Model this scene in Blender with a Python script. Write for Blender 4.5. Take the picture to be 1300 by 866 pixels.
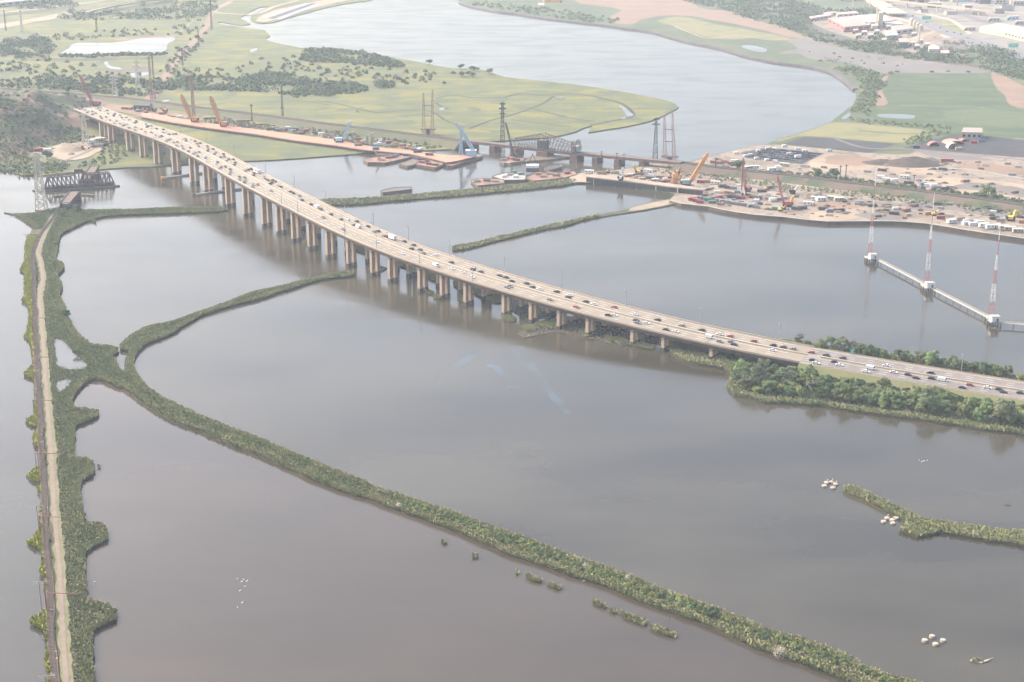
import bpy, math, random
import numpy as np
from mathutils import Vector, Matrix
from mathutils.geometry import tessellate_polygon

random.seed(7); RNG = np.random.default_rng(7)
for o in list(bpy.data.objects): bpy.data.objects.remove(o)
SC = bpy.context.scene
COL = SC.collection
rad = math.radians

# ------------------------------------------------------------------ camera, sky, sun, exposure
H = 310.0; FPX = 1900.0; PITCH = math.atan(623.0 / 1900.0)
cam_d = bpy.data.cameras.new('camera'); cam = bpy.data.objects.new('camera', cam_d); COL.objects.link(cam)
cam.location = (0, 0, H); cam.rotation_euler = (math.pi / 2 - PITCH, 0, 0)
cam_d.sensor_width = 36.0; cam_d.lens = FPX / 1300.0 * 36.0
cam_d.clip_start = 1.0; cam_d.clip_end = 30000.0
SC.camera = cam
SUN_EL = rad(40); SUN_AZ = rad(296)        # compass bearing the light comes from, 0 = +Y (ahead), clockwise
w = bpy.data.worlds.new('World'); SC.world = w; w.use_nodes = True
wn = w.node_tree.nodes; wl = w.node_tree.links; wn.clear()
sky = wn.new('ShaderNodeTexSky'); sky.sky_type = 'NISHITA'; sky.sun_disc = False
sky.sun_elevation = SUN_EL; sky.sun_rotation = SUN_AZ; sky.air_density = 1.0; sky.dust_density = 6.5; sky.ozone_density = 1.0
bg = wn.new('ShaderNodeBackground'); bg.inputs['Strength'].default_value = 0.15
wo = wn.new('ShaderNodeOutputWorld'); wl.new(sky.outputs[0], bg.inputs['Color']); wl.new(bg.outputs[0], wo.inputs['Surface'])
sd = bpy.data.lights.new('sun', 'SUN'); sd.energy = 1.0; sd.angle = rad(20.0); sd.color = (1.0, 0.93, 0.84)
sun = bpy.data.objects.new('sun', sd); COL.objects.link(sun)
sun.rotation_euler = Vector((-math.sin(SUN_AZ) * math.cos(SUN_EL), -math.cos(SUN_AZ) * math.cos(SUN_EL), -math.sin(SUN_EL))).to_track_quat('-Z', 'Y').to_euler()
SC.render.engine = 'CYCLES'
SC.view_settings.view_transform = 'Standard'; SC.view_settings.look = 'None'
SC.view_settings.gamma = 1.0; SC.view_settings.use_curve_mapping = False
SC.view_settings.exposure = 1.725
SC.cycles.max_bounces = 6; SC.cycles.diffuse_bounces = 2; SC.cycles.glossy_bounces = 3; SC.cycles.volume_bounces = 1
SC.cycles.use_denoising = True
HAZE = 0.00008

# ------------------------------------------------------------------ map from a place in the photograph to the ground
_cp, _sp = math.cos(PITCH), math.sin(PITCH)
def ray(x, y):
    a = (x - 650.0) / FPX; b = (433.0 - y) / FPX
    return Vector((a, _cp + b * _sp, -_sp + b * _cp))
def G(x, y, z=0.0):
    d = ray(x, y); t = (z - H) / d.z
    return Vector((d.x * t, d.y * t, z))
def UP(base, x, y):                      # point straight above ground point `base` (same depth) seen at x, y
    d = ray(x, y); t = base.y / d.y
    return Vector((d.x * t, base.y, H + d.z * t))

# ------------------------------------------------------------------ materials
MATS = {}; ALB = 0.45
def M(name, c1, c2=None, scale=0.3, rough=0.85, metal=0.0, bump=0.0, c3=None, stretch=(1, 1, 1), contrast=(0.35, 0.65), var=0.0, fine=None):
    if name in MATS: return MATS[name]
    m = bpy.data.materials.new(name); m.use_nodes = True; MATS[name] = m
    n = m.node_tree.nodes; l = m.node_tree.links
    p = n['Principled BSDF']; p.inputs['Roughness'].default_value = rough; p.inputs['Metallic'].default_value = metal
    p.inputs['Specular IOR Level'].default_value = 0.3
    if c2 is None: c2 = tuple(v * 0.8 for v in c1)
    c1 = tuple(v * ALB for v in c1); c2 = tuple(v * ALB for v in c2); c3 = c3 and tuple(v * ALB for v in c3)
    if fine: fine = (tuple(v * ALB for v in fine[0]), fine[1], fine[2])
    geo = n.new('ShaderNodeNewGeometry'); mp = n.new('ShaderNodeMapping'); mp.inputs['Scale'].default_value = stretch
    l.new(geo.outputs['Position'], mp.inputs['Vector'])
    tx = n.new('ShaderNodeTexNoise'); tx.inputs['Scale'].default_value = scale; tx.inputs['Detail'].default_value = 6; tx.inputs['Roughness'].default_value = 0.6
    l.new(mp.outputs[0], tx.inputs['Vector'])
    cr = n.new('ShaderNodeValToRGB'); e = cr.color_ramp.elements
    e[0].position = contrast[0]; e[0].color = (*c1, 1); e[1].position = contrast[1]; e[1].color = (*c2, 1)
    if c3 is not None:
        k = cr.color_ramp.elements.new((contrast[0] + contrast[1]) / 2); k.color = (*c3, 1)
    l.new(tx.outputs['Fac'], cr.inputs['Fac']); out = cr.outputs[0]
    if fine is not None:
        fc, fs, ft = fine
        t2 = n.new('ShaderNodeTexNoise'); t2.inputs['Scale'].default_value = fs; t2.inputs['Detail'].default_value = 5
        l.new(geo.outputs['Position'], t2.inputs['Vector'])
        r2 = n.new('ShaderNodeValToRGB'); r2.color_ramp.elements[0].position = ft; r2.color_ramp.elements[1].position = ft + 0.1
        l.new(t2.outputs['Fac'], r2.inputs['Fac'])
        mx = n.new('ShaderNodeMix'); mx.data_type = 'RGBA'; mx.inputs[7].default_value = (*fc, 1)
        l.new(r2.outputs[0], mx.inputs[0]); l.new(out, mx.inputs[6]); out = mx.outputs[2]
    if var > 0:
        oi = n.new('ShaderNodeObjectInfo'); hs = n.new('ShaderNodeHueSaturation')
        mr = n.new('ShaderNodeMapRange'); mr.inputs[3].default_value = 1 - var; mr.inputs[4].default_value = 1 + var
        l.new(oi.outputs['Random'], mr.inputs[0]); l.new(mr.outputs[0], hs.inputs['Value'])
        mr2 = n.new('ShaderNodeMapRange'); mr2.inputs[3].default_value = 0.5 - var * 0.12; mr2.inputs[4].default_value = 0.5 + var * 0.08
        mu = n.new('ShaderNodeMath'); mu.operation = 'MULTIPLY'; mu.inputs[1].default_value = 7.31
        fr = n.new('ShaderNodeMath'); fr.operation = 'FRACT'
        l.new(oi.outputs['Random'], mu.inputs[0]); l.new(mu.outputs[0], fr.inputs[0]); l.new(fr.outputs[0], mr2.inputs[0]); l.new(mr2.outputs[0], hs.inputs['Hue'])
        l.new(out, hs.inputs['Color']); out = hs.outputs[0]
    l.new(out, p.inputs['Base Color'])
    if bump > 0:
        b = n.new('ShaderNodeBump'); b.inputs['Strength'].default_value = bump; b.inputs['Distance'].default_value = 1.0
        l.new(tx.outputs['Fac'], b.inputs['Height']); l.new(b.outputs[0], p.inputs['Normal'])
    return m

def water_mat(name, ca, cb, scale, rough=0.1):
    m = bpy.data.materials.new(name); m.use_nodes = True
    n = m.node_tree.nodes; l = m.node_tree.links; p = n['Principled BSDF']; p.inputs['IOR'].default_value = 1.33
    geo = n.new('ShaderNodeNewGeometry')
    mp = n.new('ShaderNodeMapping'); mp.inputs['Rotation'].default_value = (0, 0, rad(25)); mp.inputs['Scale'].default_value = (1, 2.2, 1)
    l.new(geo.outputs['Position'], mp.inputs[0])
    t = n.new('ShaderNodeTexNoise'); t.inputs['Scale'].default_value = scale; t.inputs['Detail'].default_value = 4; l.new(mp.outputs[0], t.inputs['Vector'])
    cr = n.new('ShaderNodeValToRGB'); e = cr.color_ramp.elements; e[0].position = .35; e[0].color = (*ca, 1); e[1].position = .65; e[1].color = (*cb, 1)
    l.new(t.outputs['Fac'], cr.inputs[0]); l.new(cr.outputs[0], p.inputs['Base Color'])
    t2 = n.new('ShaderNodeTexNoise'); t2.inputs['Scale'].default_value = 0.012; t2.inputs['Detail'].default_value = 5; t2.inputs['Distortion'].default_value = 0.6
    l.new(mp.outputs[0], t2.inputs['Vector'])
    mr = n.new('ShaderNodeMapRange'); mr.inputs[1].default_value = .35; mr.inputs[2].default_value = .65
    mr.inputs[3].default_value = rough * 0.7; mr.inputs[4].default_value = rough * 1.7
    l.new(t2.outputs['Fac'], mr.inputs[0]); l.new(mr.outputs[0], p.inputs['Roughness'])
    t3 = n.new('ShaderNodeTexNoise'); t3.inputs['Scale'].default_value = 0.35; t3.inputs['Detail'].default_value = 3; l.new(mp.outputs[0], t3.inputs['Vector'])
    b = n.new('ShaderNodeBump'); b.inputs['Strength'].default_value = 0.10; b.inputs['Distance'].default_value = 0.12
    l.new(t3.outputs['Fac'], b.inputs['Height']); l.new(b.outputs[0], p.inputs['Normal'])
    return m

def simple(name, c, rough=0.6, metal=0.0, spec=0.5):
    if name in MATS: return MATS[name]
    return M(name, c, tuple(v * 0.88 for v in c), scale=0.8, rough=rough, metal=metal)

# ------------------------------------------------------------------ objects, labels
def tag(o, label=None, cat=None, group=None, kind=None):
    if label: o['label'] = label
    if cat: o['category'] = cat
    if group: o['group'] = group
    if kind: o['kind'] = kind
    return o
def thing(name, label, cat, loc, rotz=0.0, group=None):
    o = bpy.data.objects.new(name, None); COL.objects.link(o); o.empty_display_size = 1
    o.location = loc; o.rotation_euler = (0, 0, rotz)
    return tag(o, label, cat, group)
def dup(root, loc, rotz, label=None, group=None, scale=None):
    r = root.copy(); COL.objects.link(r); r.location = loc; r.rotation_euler = (0, 0, rotz)
    if label: r['label'] = label
    if group: r['group'] = group
    if scale: r.scale = scale
    for ch in list(root.children):
        c = ch.copy(); COL.objects.link(c); c.parent = r
        for g in list(ch.children):
            d = g.copy(); COL.objects.link(d); d.parent = c
    return r

class MB:
    def __init__(s): s.v = []; s.f = []; s.smooth = False
    def add(s, vs, fs):
        k = len(s.v); s.v.extend([tuple(v) for v in vs]); s.f.extend([tuple(i + k for i in f) for f in fs]); return s
    def box(s, c, size, rz=0.0, taper=1.0, tz=None):
        sx, sy, sz = size[0] / 2, size[1] / 2, size[2] / 2; ca, sa = math.cos(rz), math.sin(rz); vs = []
        for z in (-1, 1):
            t = taper if z > 0 else 1.0
            for x, y in ((-1, -1), (1, -1), (1, 1), (-1, 1)):
                X, Y = x * sx * t, y * sy * t
                vs.append((c[0] + X * ca - Y * sa, c[1] + X * sa + Y * ca, c[2] + z * sz))
        return s.add(vs, [(3, 2, 1, 0), (4, 5, 6, 7), (0, 1, 5, 4), (1, 2, 6, 5), (2, 3, 7, 6), (3, 0, 4, 7)])
    def beam(s, a, b, w=0.3, h=None):
        a = Vector(a); b = Vector(b); d = b - a
        if d.length < 1e-6: return s
        d.normalize(); up = Vector((0, 0, 1)) if abs(d.z) < 0.95 else Vector((0, 1, 0))
        r = d.cross(up).normalized(); u = r.cross(d).normalized(); h = w if h is None else h
        vs = []
        for p in (a, b):
            for x, y in ((-1, -1), (1, -1), (1, 1), (-1, 1)): vs.append(p + r * (x * w / 2) + u * (y * h / 2))
        return s.add(vs, [(3, 2, 1, 0), (4, 5, 6, 7), (0, 1, 5, 4), (1, 2, 6, 5), (2, 3, 7, 6), (3, 0, 4, 7)])
    def cyl(s, a, b, r, r2=None, n=8):
        a = Vector(a); b = Vector(b); d = (b - a).normalized(); up = Vector((0, 0, 1)) if abs(d.z) < 0.95 else Vector((0, 1, 0))
        x = d.cross(up).normalized(); y = x.cross(d).normalized(); r2 = r if r2 is None else r2; vs = []
        for p, q in ((a, r), (b, r2)):
            for i in range(n):
                t = 2 * math.pi * i / n; vs.append(p + x * (math.cos(t) * q) + y * (math.sin(t) * q))
        fs = [(i, (i + 1) % n, n + (i + 1) % n, n + i) for i in range(n)]
        fs += [tuple(range(n - 1, -1, -1)), tuple(range(n, 2 * n))]
        return s.add(vs, fs)
    def prism(s, pts, z0, z1):           # closed outline in x,y extruded up
        n = len(pts); vs = [(p[0], p[1], z0) for p in pts] + [(p[0], p[1], z1) for p in pts]
        tri = tessellate_polygon([[Vector((p[0], p[1], 0)) for p in pts]])
        fs = []
        for t in tri:
            a, b, c = [Vector((pts[i][0], pts[i][1], 0)) for i in t]
            if (b - a).cross(c - a).z < 0: t = (t[0], t[2], t[1])
            fs.append(tuple(i + n for i in t)); fs.append((t[2], t[1], t[0]))
        fs += [(i, (i + 1) % n, n + (i + 1) % n, n + i) for i in range(n)]
        return s.add(vs, fs)
    def profile(s, pts, width, ax='y'):  # side outline in x,z extruded across
        n = len(pts); h = width / 2
        vs = [(p[0], -h, p[1]) for p in pts] + [(p[0], h, p[1]) for p in pts]
        return s.add(vs, [tuple(range(n)), tuple(range(2 * n - 1, n - 1, -1))] + [(i, n + i, n + (i + 1) % n, (i + 1) % n) for i in range(n)])
    def lattice(s, a, b, w0, w1, nseg, r, n4=True):
        a = Vector(a); b = Vector(b); d = (b - a).normalized(); up = Vector((0, 0, 1)) if abs(d.z) < 0.95 else Vector((0, 1, 0))
        x = d.cross(up).normalized(); y = x.cross(d).normalized(); rings = []
        for i in range(nseg + 1):
            t = i / nseg; p = a.lerp(b, t); q = (w0 + (w1 - w0) * t) / 2
            rings.append([p + x * sx * q + y * sy * q for sx, sy in ((-1, -1), (1, -1), (1, 1), (-1, 1))])
        for i in range(nseg):
            for k in range(4):
                s.beam(rings[i][k], rings[i + 1][k], r * 1.3)
                k2 = (k + 1) % 4
                s.beam(rings[i][k], rings[i + 1][k2], r) if i % 2 else s.beam(rings[i][k2], rings[i + 1][k], r)
                s.beam(rings[i + 1][k], rings[i + 1][k2], r)
        return s
    def build(s, name, mat, parent=None, loc=None, smooth=False):
        me = bpy.data.meshes.new(name); me.from_pydata(s.v, [], s.f); me.update()
        if smooth:
            for p in me.polygons: p.use_smooth = True
        me.materials.append(mat)
        o = bpy.data.objects.new(name, me); COL.objects.link(o)
        if parent: o.parent = parent
        if loc is not None: o.location = loc
        return o
def quads_mesh(name, Q, mat, loc=None, parent=None):      # Q: (n,4,3) array of loose quads
    Q = np.asarray(Q, dtype=np.float32); n = len(Q)
    me = bpy.data.meshes.new(name); me.vertices.add(n * 4); me.loops.add(n * 4); me.polygons.add(n)
    me.vertices.foreach_set('co', Q.reshape(-1)); me.loops.foreach_set('vertex_index', np.arange(n * 4, dtype=np.int32))
    me.polygons.foreach_set('loop_start', np.arange(0, n * 4, 4, dtype=np.int32)); me.polygons.foreach_set('loop_total', np.full(n, 4, dtype=np.int32))
    me.update(calc_edges=True); me.materials.append(mat)
    o = bpy.data.objects.new(name, me); COL.objects.link(o)
    if parent: o.parent = parent
    if loc is not None: o.location = loc
    return o

# ------------------------------------------------------------------ outlines
def smooth_line(P, step=6.0, closed=False, jit=0.0):
    P = [Vector(p) for p in P]; n = len(P); out = []
    rng = range(n if closed else n - 1)
    for i in rng:
        if closed: a, b, c, d = P[(i - 1) % n], P[i], P[(i + 1) % n], P[(i + 2) % n]
        else: a, b, c, d = P[max(i - 1, 0)], P[i], P[i + 1], P[min(i + 2, n - 1)]
        L = (c - b).length; k = max(1, min(60, int(L / step)))
        la, lc = (b - a).length, (d - c).length
        m1 = (c - a) * (L / max(L + la, 1e-6)) if la > 0 else (c - b)
        m2 = (d - b) * (L / max(L + lc, 1e-6)) if lc > 0 else (c - b)
        for j in range(k):
            t = j / k; h1 = 2 * t**3 - 3 * t**2 + 1; h2 = t**3 - 2 * t**2 + t; h3 = -2 * t**3 + 3 * t**2; h4 = t**3 - t**2
            q = b * h1 + m1 * h2 + c * h3 + m2 * h4
            if jit and j: q = q + Vector((random.uniform(-jit, jit), random.uniform(-jit, jit), 0))
            out.append(q)
    if not closed: out.append(P[-1])
    return out
def outline(pts, z=1.0, step=6.0, jit=0.0): return smooth_line([G(x, y, z) for x, y in pts], step, True, jit)
def land(name, pts, mat, z=1.0, z0=-1.0, step=7.0, jit=0.7, raw=False):
    P = pts if raw else outline(pts, z, step, jit)
    o = MB().prism([(p.x, p.y) for p in P], z0, z).build(name, mat); o['kind'] = 'structure'
    return o, P
def sheet(name, pts, mat, z=1.1, step=8.0, jit=0.6, kind='structure', straight=False):
    P = [G(x, y, z) for x, y in pts] if straight else outline(pts, z, step, jit)
    tri = tessellate_polygon([[Vector((p.x, p.y, 0)) for p in P]]); fs = []
    for t in tri:
        a, b, c = [P[i] for i in t]
        fs.append(t if (b - a).cross(c - a).z > 0 else (t[0], t[2], t[1]))
    o = MB().add([(p.x, p.y, z) for p in P], fs).build(name, mat); o['kind'] = kind
    return o, P
def ribbon(name, pts, width, mat, z=1.2, jit=0.0, step=8.0, kind='structure', world=None, thick=0.0, base=None):
    L = world if world else smooth_line([G(x, y, z) for x, y in pts], step)
    mb = MB(); vs = []
    for i, p in enumerate(L):
        t = (L[min(i + 1, len(L) - 1)] - L[max(i - 1, 0)]); t.z = 0; t.normalize(); nrm = Vector((-t.y, t.x, 0))
        wd = (width if not isinstance(width, (list, tuple)) else width[0] + (width[1] - width[0]) * i / (len(L) - 1)) / 2
        vs += [p + nrm * (wd + random.uniform(-jit, jit)), p - nrm * (wd + random.uniform(-jit, jit))]
    fs = [(2 * i, 2 * i + 1, 2 * i + 3, 2 * i + 2) for i in range(len(L) - 1)]
    if thick:
        n = len(vs); vs += [Vector((v.x, v.y, (v.z - thick) if base is None else base)) for v in vs]
        fs += [(2 * i, 2 * i + 2, n + 2 * i + 2, n + 2 * i) for i in range(len(L) - 1)] + [(2 * i + 3, 2 * i + 1, n + 2 * i + 1, n + 2 * i + 3) for i in range(len(L) - 1)]
        fs += [(1, 0, n, n + 1), (2 * len(L) - 2, 2 * len(L) - 1, n + 2 * len(L) - 1, n + 2 * len(L) - 2)]
    o = mb.add(vs, fs).build(name, mat)
    if kind: o['kind'] = kind
    return o, L
def in_poly(X, Y, P):
    P = np.array([(p[0], p[1]) for p in P]); x0, y0 = P[:, 0], P[:, 1]; x1, y1 = np.roll(x0, -1), np.roll(y0, -1)
    r = np.zeros(len(X), bool)
    for a, b, c, d in zip(x0, y0, x1, y1):
        m = (b > Y) != (d > Y)
        if m.any(): r[m] ^= X[m] < (c - a) * (Y[m] - b) / (d - b) + a
    return r
def edge_dist(X, Y, P):
    P = np.array([(p[0], p[1]) for p in P]); Q = np.roll(P, -1, 0); best = np.full(len(X), 1e9)
    for (a, b), (c, d) in zip(P, Q):
        L = (c - a)**2 + (d - b)**2 + 1e-9; t = np.clip(((X - a) * (c - a) + (Y - b) * (d - b)) / L, 0, 1)
        best = np.minimum(best, np.hypot(X - a - t * (c - a), Y - b - t * (d - b)))
    return best
def scatter(P, density, exclude=(), ymin=None):
    A = np.array([(p[0], p[1]) for p in P]); lo, hi = A.min(0), A.max(0)
    n = int((hi[0] - lo[0]) * (hi[1] - lo[1]) * density)
    X = RNG.uniform(lo[0], hi[0], n); Y = RNG.uniform(lo[1], hi[1], n)
    k = (Y > 380) & (np.abs(X) < 0.40 * Y + 60); X, Y = X[k], Y[k]
    k = in_poly(X, Y, P); X, Y = X[k], Y[k]
    for e in exclude:
        k = ~in_poly(X, Y, e); X, Y = X[k], Y[k]
    return X, Y
def tufts(X, Y, Z, w, h, lean=0.5, per=2):
    n = len(X); Q = []
    for _ in range(per):
        a = RNG.uniform(0, np.pi, n); ww = w * RNG.uniform(.6, 1.4, n) / 2; hh = h * RNG.uniform(.55, 1.3, n)
        dx, dy = np.cos(a) * ww, np.sin(a) * ww; la = RNG.uniform(0, 2 * np.pi, n); lx, ly = np.cos(la) * hh * lean, np.sin(la) * hh * lean
        q = np.stack([np.stack([X - dx, Y - dy, Z], -1), np.stack([X + dx, Y + dy, Z], -1), np.stack([X + dx * .6 + lx, Y + dy * .6 + ly, Z + hh], -1), np.stack([X - dx * .6 + lx, Y - dy * .6 + ly, Z + hh], -1)], 1)
        Q.append(q)
    return np.concatenate(Q)
def leaf_blob(n, rx, rz, leaf, cz=0.0, flat=0.35, centre=(0, 0)):
    d = RNG.normal(size=(n, 3)); d /= np.linalg.norm(d, axis=1)[:, None]; d[:, 2] = np.abs(d[:, 2]) * np.where(RNG.random(n) < .82, 1, -.4)
    r = RNG.uniform(.72, 1.06, n)[:, None]; c = d * r * np.array([rx, rx, rz]) + np.array([centre[0], centre[1], cz])
    nn = d + RNG.normal(scale=.45, size=(n, 3)); nn[:, 2] += flat; nn /= np.linalg.norm(nn, axis=1)[:, None]
    t = np.cross(nn, RNG.normal(size=(n, 3))); t /= np.linalg.norm(t, axis=1)[:, None]; b = np.cross(nn, t)
    s = (leaf * RNG.uniform(.5, 1.3, n))[:, None] / 2
    return np.stack([c - t * s - b * s * .7, c + t * s - b * s * .7, c + t * s * .8 + b * s * .7, c - t * s * .8 + b * s * .7], 1)
# ------------------------------------------------------------------ water, land
WATER = water_mat('river water', (.032, .028, .019), (.056, .049, .034), 0.006, 0.13)
POND = water_mat('pond water', (.05, .05, .045), (.07, .065, .06), 0.01, 0.14)
o = MB().add([(-3500, -200, 0), (3500, -200, 0), (3500, 6500, 0), (-3500, 6500, 0)], [(0, 1, 2, 3)]).build('water', WATER); o['kind'] = 'structure'

m_marsh = M('marsh grass', (.165, .185, .065), (.30, .275, .065), 0.012, c3=(.19, .21, .075), stretch=(1, 2.4, 1), contrast=(.38, .60), fine=((.13, .165, .08), .028, .53))
m_scrub = M('scrub', (.11, .15, .07), (.19, .21, .10), 0.01, c3=(.13, .17, .08), fine=((.26, .22, .15), .03, .6))
m_mud_shade = M('mud and bridge shade', (.09, .07, .06), (.15, .12, .09), 0.08)  # mud tone, also dark for the shade beneath the deck
m_dikesoil = M('dike soil', (.10, .10, .055), (.14, .125, .07), 0.05, c3=(.09, .10, .05))
m_dirt = M('bare dirt', (.62, .49, .35), (.46, .36, .27), 0.02, c3=(.55, .42, .29), fine=((.30, .25, .19), .09, .60))
m_yard = M('yard dirt', (.43, .34, .25), (.26, .215, .165), 0.025, c3=(.48, .385, .29), fine=((.24, .20, .17), .16, .54))
m_clay = M('red clay', (.44, .28, .19), (.34, .23, .16), 0.02, fine=((.28, .24, .15), .04, .6))
m_gravel = M('grey gravel', (.30, .265, .235), (.24, .215, .195), 0.015, fine=((.10, .12, .07), .035, .70))
m_asph = M('asphalt', (.06, .06, .065), (.085, .085, .09), 0.05)
m_field = M('green field', (.075, .12, .05), (.14, .19, .07), 0.014, stretch=(1, 3, 1), c3=(.10, .15, .06), fine=((.17, .18, .10), .03, .58))
m_meadow = M('pale meadow', (.29, .29, .12), (.20, .24, .09), 0.012, c3=(.36, .32, .14))
m_ballast = M('rail ballast', (.13, .10, .085), (.19, .155, .13), 0.3)
m_road = M('pale dirt road', (.40, .33, .26), (.33, .265, .21), 0.2)
m_hill = M('hill scrub and red rock', (.12, .165, .075), (.36, .23, .175), 0.022, c3=(.17, .175, .09), contrast=(.36, .56), fine=((.085, .12, .055), .06, .56), bump=0.5)
m_rock = M('reddish rock scrub', (.25, .185, .14), (.15, .17, .08), 0.03, c3=(.22, .165, .12), fine=((.09, .13, .06), .05, .50), bump=0.5)

WEST = [(-220,216),(0,216),(20,216),(28,222),(57,222),(78,220),(97,218),(117,216),(138,214),(159,212.5),(192,211.6),(225,209),(260,207),(300,205),(345,203),(383,200.5),(415,198),(448,195.6),(470,193),(500,192),(527,191),(551,190.3),(576,188.6),(590,186),(588,181),(600,179),(620,179.5),(649,178),(677,175.7),(705,173),(732,166.7),(740,162.5),(752,159),(750,163),(747,168),(768,164.5),(795,160.4),(820,155),(830,152),(841,147),(856,139.7),(862,136),(860,134),(848,128),(818,122),(787,115.6),(762,111.8),(736,108),(708,104.7),(665,100.4),(640,97.8),(637,96.5),(607,87.7),(574,86.4),(538,80),(498,72.4),(472,68.6),(447,63.5),(421,62),(394,62),(362,57),(337,49.5),(343,46),(333,38),(309,35),(276,29.5),(278,27.7),(307,32),(318,30.5),(306,24),(309,20),(330,9),(341,8.3),(319,20),(321,27),(331,29.5),(346,28.6),(365,23),(392,15.7),(420,8.3),(450,3),(472,0),(482,-12),(500,-40),(400,-78),(0,-78),(-500,-78),(-700,0),(-500,150)]
EAST = [(584,3),(598,8.3),(635,15.7),(654,17.5),(683,22.4),(728,27.7),(772,33),(800,37),(828,40.8),(851,47),(877,54),(908,60),(931,66),(946,70.8),(969,76),(990,80),(1025,84.5),(1051,90),(1065,97),(1076,105),(1086,114),(1087.5,120),(1086,127.7),(1078,137),(1066,146),(1058,152),(1049,157),(1018,167.7),(980,180),(970,184),(949,186),(918,194),(893,200),(878,204),(860,207),(830,206.5),(822,207),(817,211),(795,213.7),(768,218),(746,218.7),(725,221.4),(722,227),(725.5,232.5),(740,231),(754,231.8),(787,236),(831,242),(857,246),(851,252),(849,256.7),(865,259.8),(900,263.5),(920,268),(959,274),(997,277),(1025,280.5),(1050,282.5),(1080,282),(1134,282),(1178,285),(1207,290),(1250,297),(1300,304),(1420,324),(1700,360),(1900,100),(1700,-78),(900,-78),(590,-78),(580,-30)]
DIKE = [(5,269.5),(18,272),(27,277),(34,282),(41,287),(38,296),(33,306),(31,332),(25.5,343),(30.4,346),(31,365),(31,377),(28,382),(34.5,386.5),(35,420),(29.7,427),(37,431),(41,464),(30.5,477),(42,481),(43.4,519),(44,527),(32,535),(39.4,540),(47,542),(42.6,553),(43.4,566),(50,570),(50.7,592),(33,603.5),(44,611),(51,614),(47.5,623),(52,629),(51,645),(49,675),(34.5,689),(50.7,698),(54,714),(52,728),(58,738),(55,748),(61,755),(59,774),(39,786.5),(39,792),(55,799.6),(58,810),(58.5,839),(61,865),(64,930),(124,930),(120,865),(117.5,833),(118,802.6),(127.7,795),(148,786.6),(148,776),(136.4,769),(115,763.5),(110.5,758),(109,741),(109,701),(117,694.7),(137,685),(135.6,673.6),(131.5,665),(106,664),(108,654),(104,646),(104,610),(117,603.4),(120,597),(118,587),(106,582),(97,582),(95,545),(96,540.4),(110.5,535),(125,528),(125,522.6),(107,519),(97,518.5),(92,513),(90,510.5),(101,493),(115,482),(127,482),(146,490.5),(157,493),(183,512),(221,534.6),(254,546),(280,559),(330,578),(353,589),(429,621),(465,632),(498,644.5),(536,658.4),(574,672),(612,689),(650,705),(679,714),(723,730),(770,744),(802,758.7),(843,774),(901,794),(970,826),(1011,839),(1050,854.7),(1082,866),(1190,905),(1260,905),(1152,864),(1110,851.5),(1066,829),(1027,815),(989,804),(970,799),(950,789),(901,770),(849,752),(796,730),(757,717),(718,704),(679,688),(640,674),(600,659.7),(536,638),(472,616.5),(462,611),(432,600),(381,579),(330,557.5),(280,538.5),(239,521),(201,501.6),(185,489),(175,476),(170,461),(175,446),(188,435.6),(216,424),(241,409),(254,401),(292,389),(330,379),(358,370),(409,355),(447,350),(449.6,346),(437,345),(396,353.7),(345,366.4),(320,371.5),(292,383),(241,400.7),(216,409.6),(188,415),(157.5,433),(152.5,440),(153,444.6),(164,444.5),(159,460),(158.5,473),(150,466.5),(147,457),(142,452),(150,447),(150,442),(137,439.4),(119,438),(101,426),(89,407),(84,393),(76,375),(79,362.6),(73.7,350),(81,339.7),(79,334),(72,331.5),(73.7,312),(79,296.5),(101.6,285),(114,280),(122,282),(119,278.5),(140,274),(216,271),(279.5,268.6),(289.6,266.6),(279.5,264),(229,264),(163,266.6),(122,267),(101.6,267),(89,266.6),(76,263.5),(63,267),(48,270),(25,272.4)]
ISLE = [(851,448),(884,461.5),(919,467),(928,472),(925,484),(925,493),(933,500),(951,505),(970,510),(1041,514),(1072,519.4),(1107,524.5),(1148,529.6),(1199,537),(1250,545),(1300,551),(1450,575),(1650,600),(1700,540),(1500,512),(1300,480),(1200,462.5),(1100,447),(1020,436),(960,428),(920,424),(880,420),(855,418),(852,430)]
ISLET = [(1072,617),(1085,618),(1113,631.5),(1148,647),(1168,658),(1193,661.8),(1235,668),(1282,674),(1300,674),(1420,690),(1420,712),(1300,692),(1241,683),(1193,675.5),(1165,681),(1142,673.5),(1150,661),(1126,648.5),(1091,631.5),(1071,622)]
NORTHDIKE = [(404,254),(442,252),(513,248),(574,242),(650,235),(690,231),(724,227),(732,229),(727,232.5),(690,238),(657,241.3),(587,248),(523,253),(447,259.5),(419,260),(406,257)]
MIDDIKE = [(574,314),(600,309),(640,299),(670,292.7),(691,287.7),(731,279),(742,276),(792,266),(818,258.4),(851,252),(866,253),(858,258.5),(828,264.8),(792,270.6),(747,278),(716,287),(691,291.5),(655,300.4),(640,303.7),(587,317),(575,318)]
_, PW = land('west_marsh', WEST, m_marsh, 1.0, jit=1.2, step=14)
_, PE = land('east_land', EAST, m_scrub, 1.5, jit=1.0, step=14)
_, PD = land('dike_bank', DIKE, m_dikesoil, 1.0, step=5, jit=0.5)
_, PI = land('causeway_island', ISLE, m_dikesoil, 1.0, step=6)
_, PJ = land('islet', ISLET, m_dikesoil, 0.9, step=5)
_, PN = land('river_dike', NORTHDIKE, m_dikesoil, 1.2, step=8)
_, PM = land('cove_dike', MIDDIKE, m_dikesoil, 0.8, step=8)
PONDS = []
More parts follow.
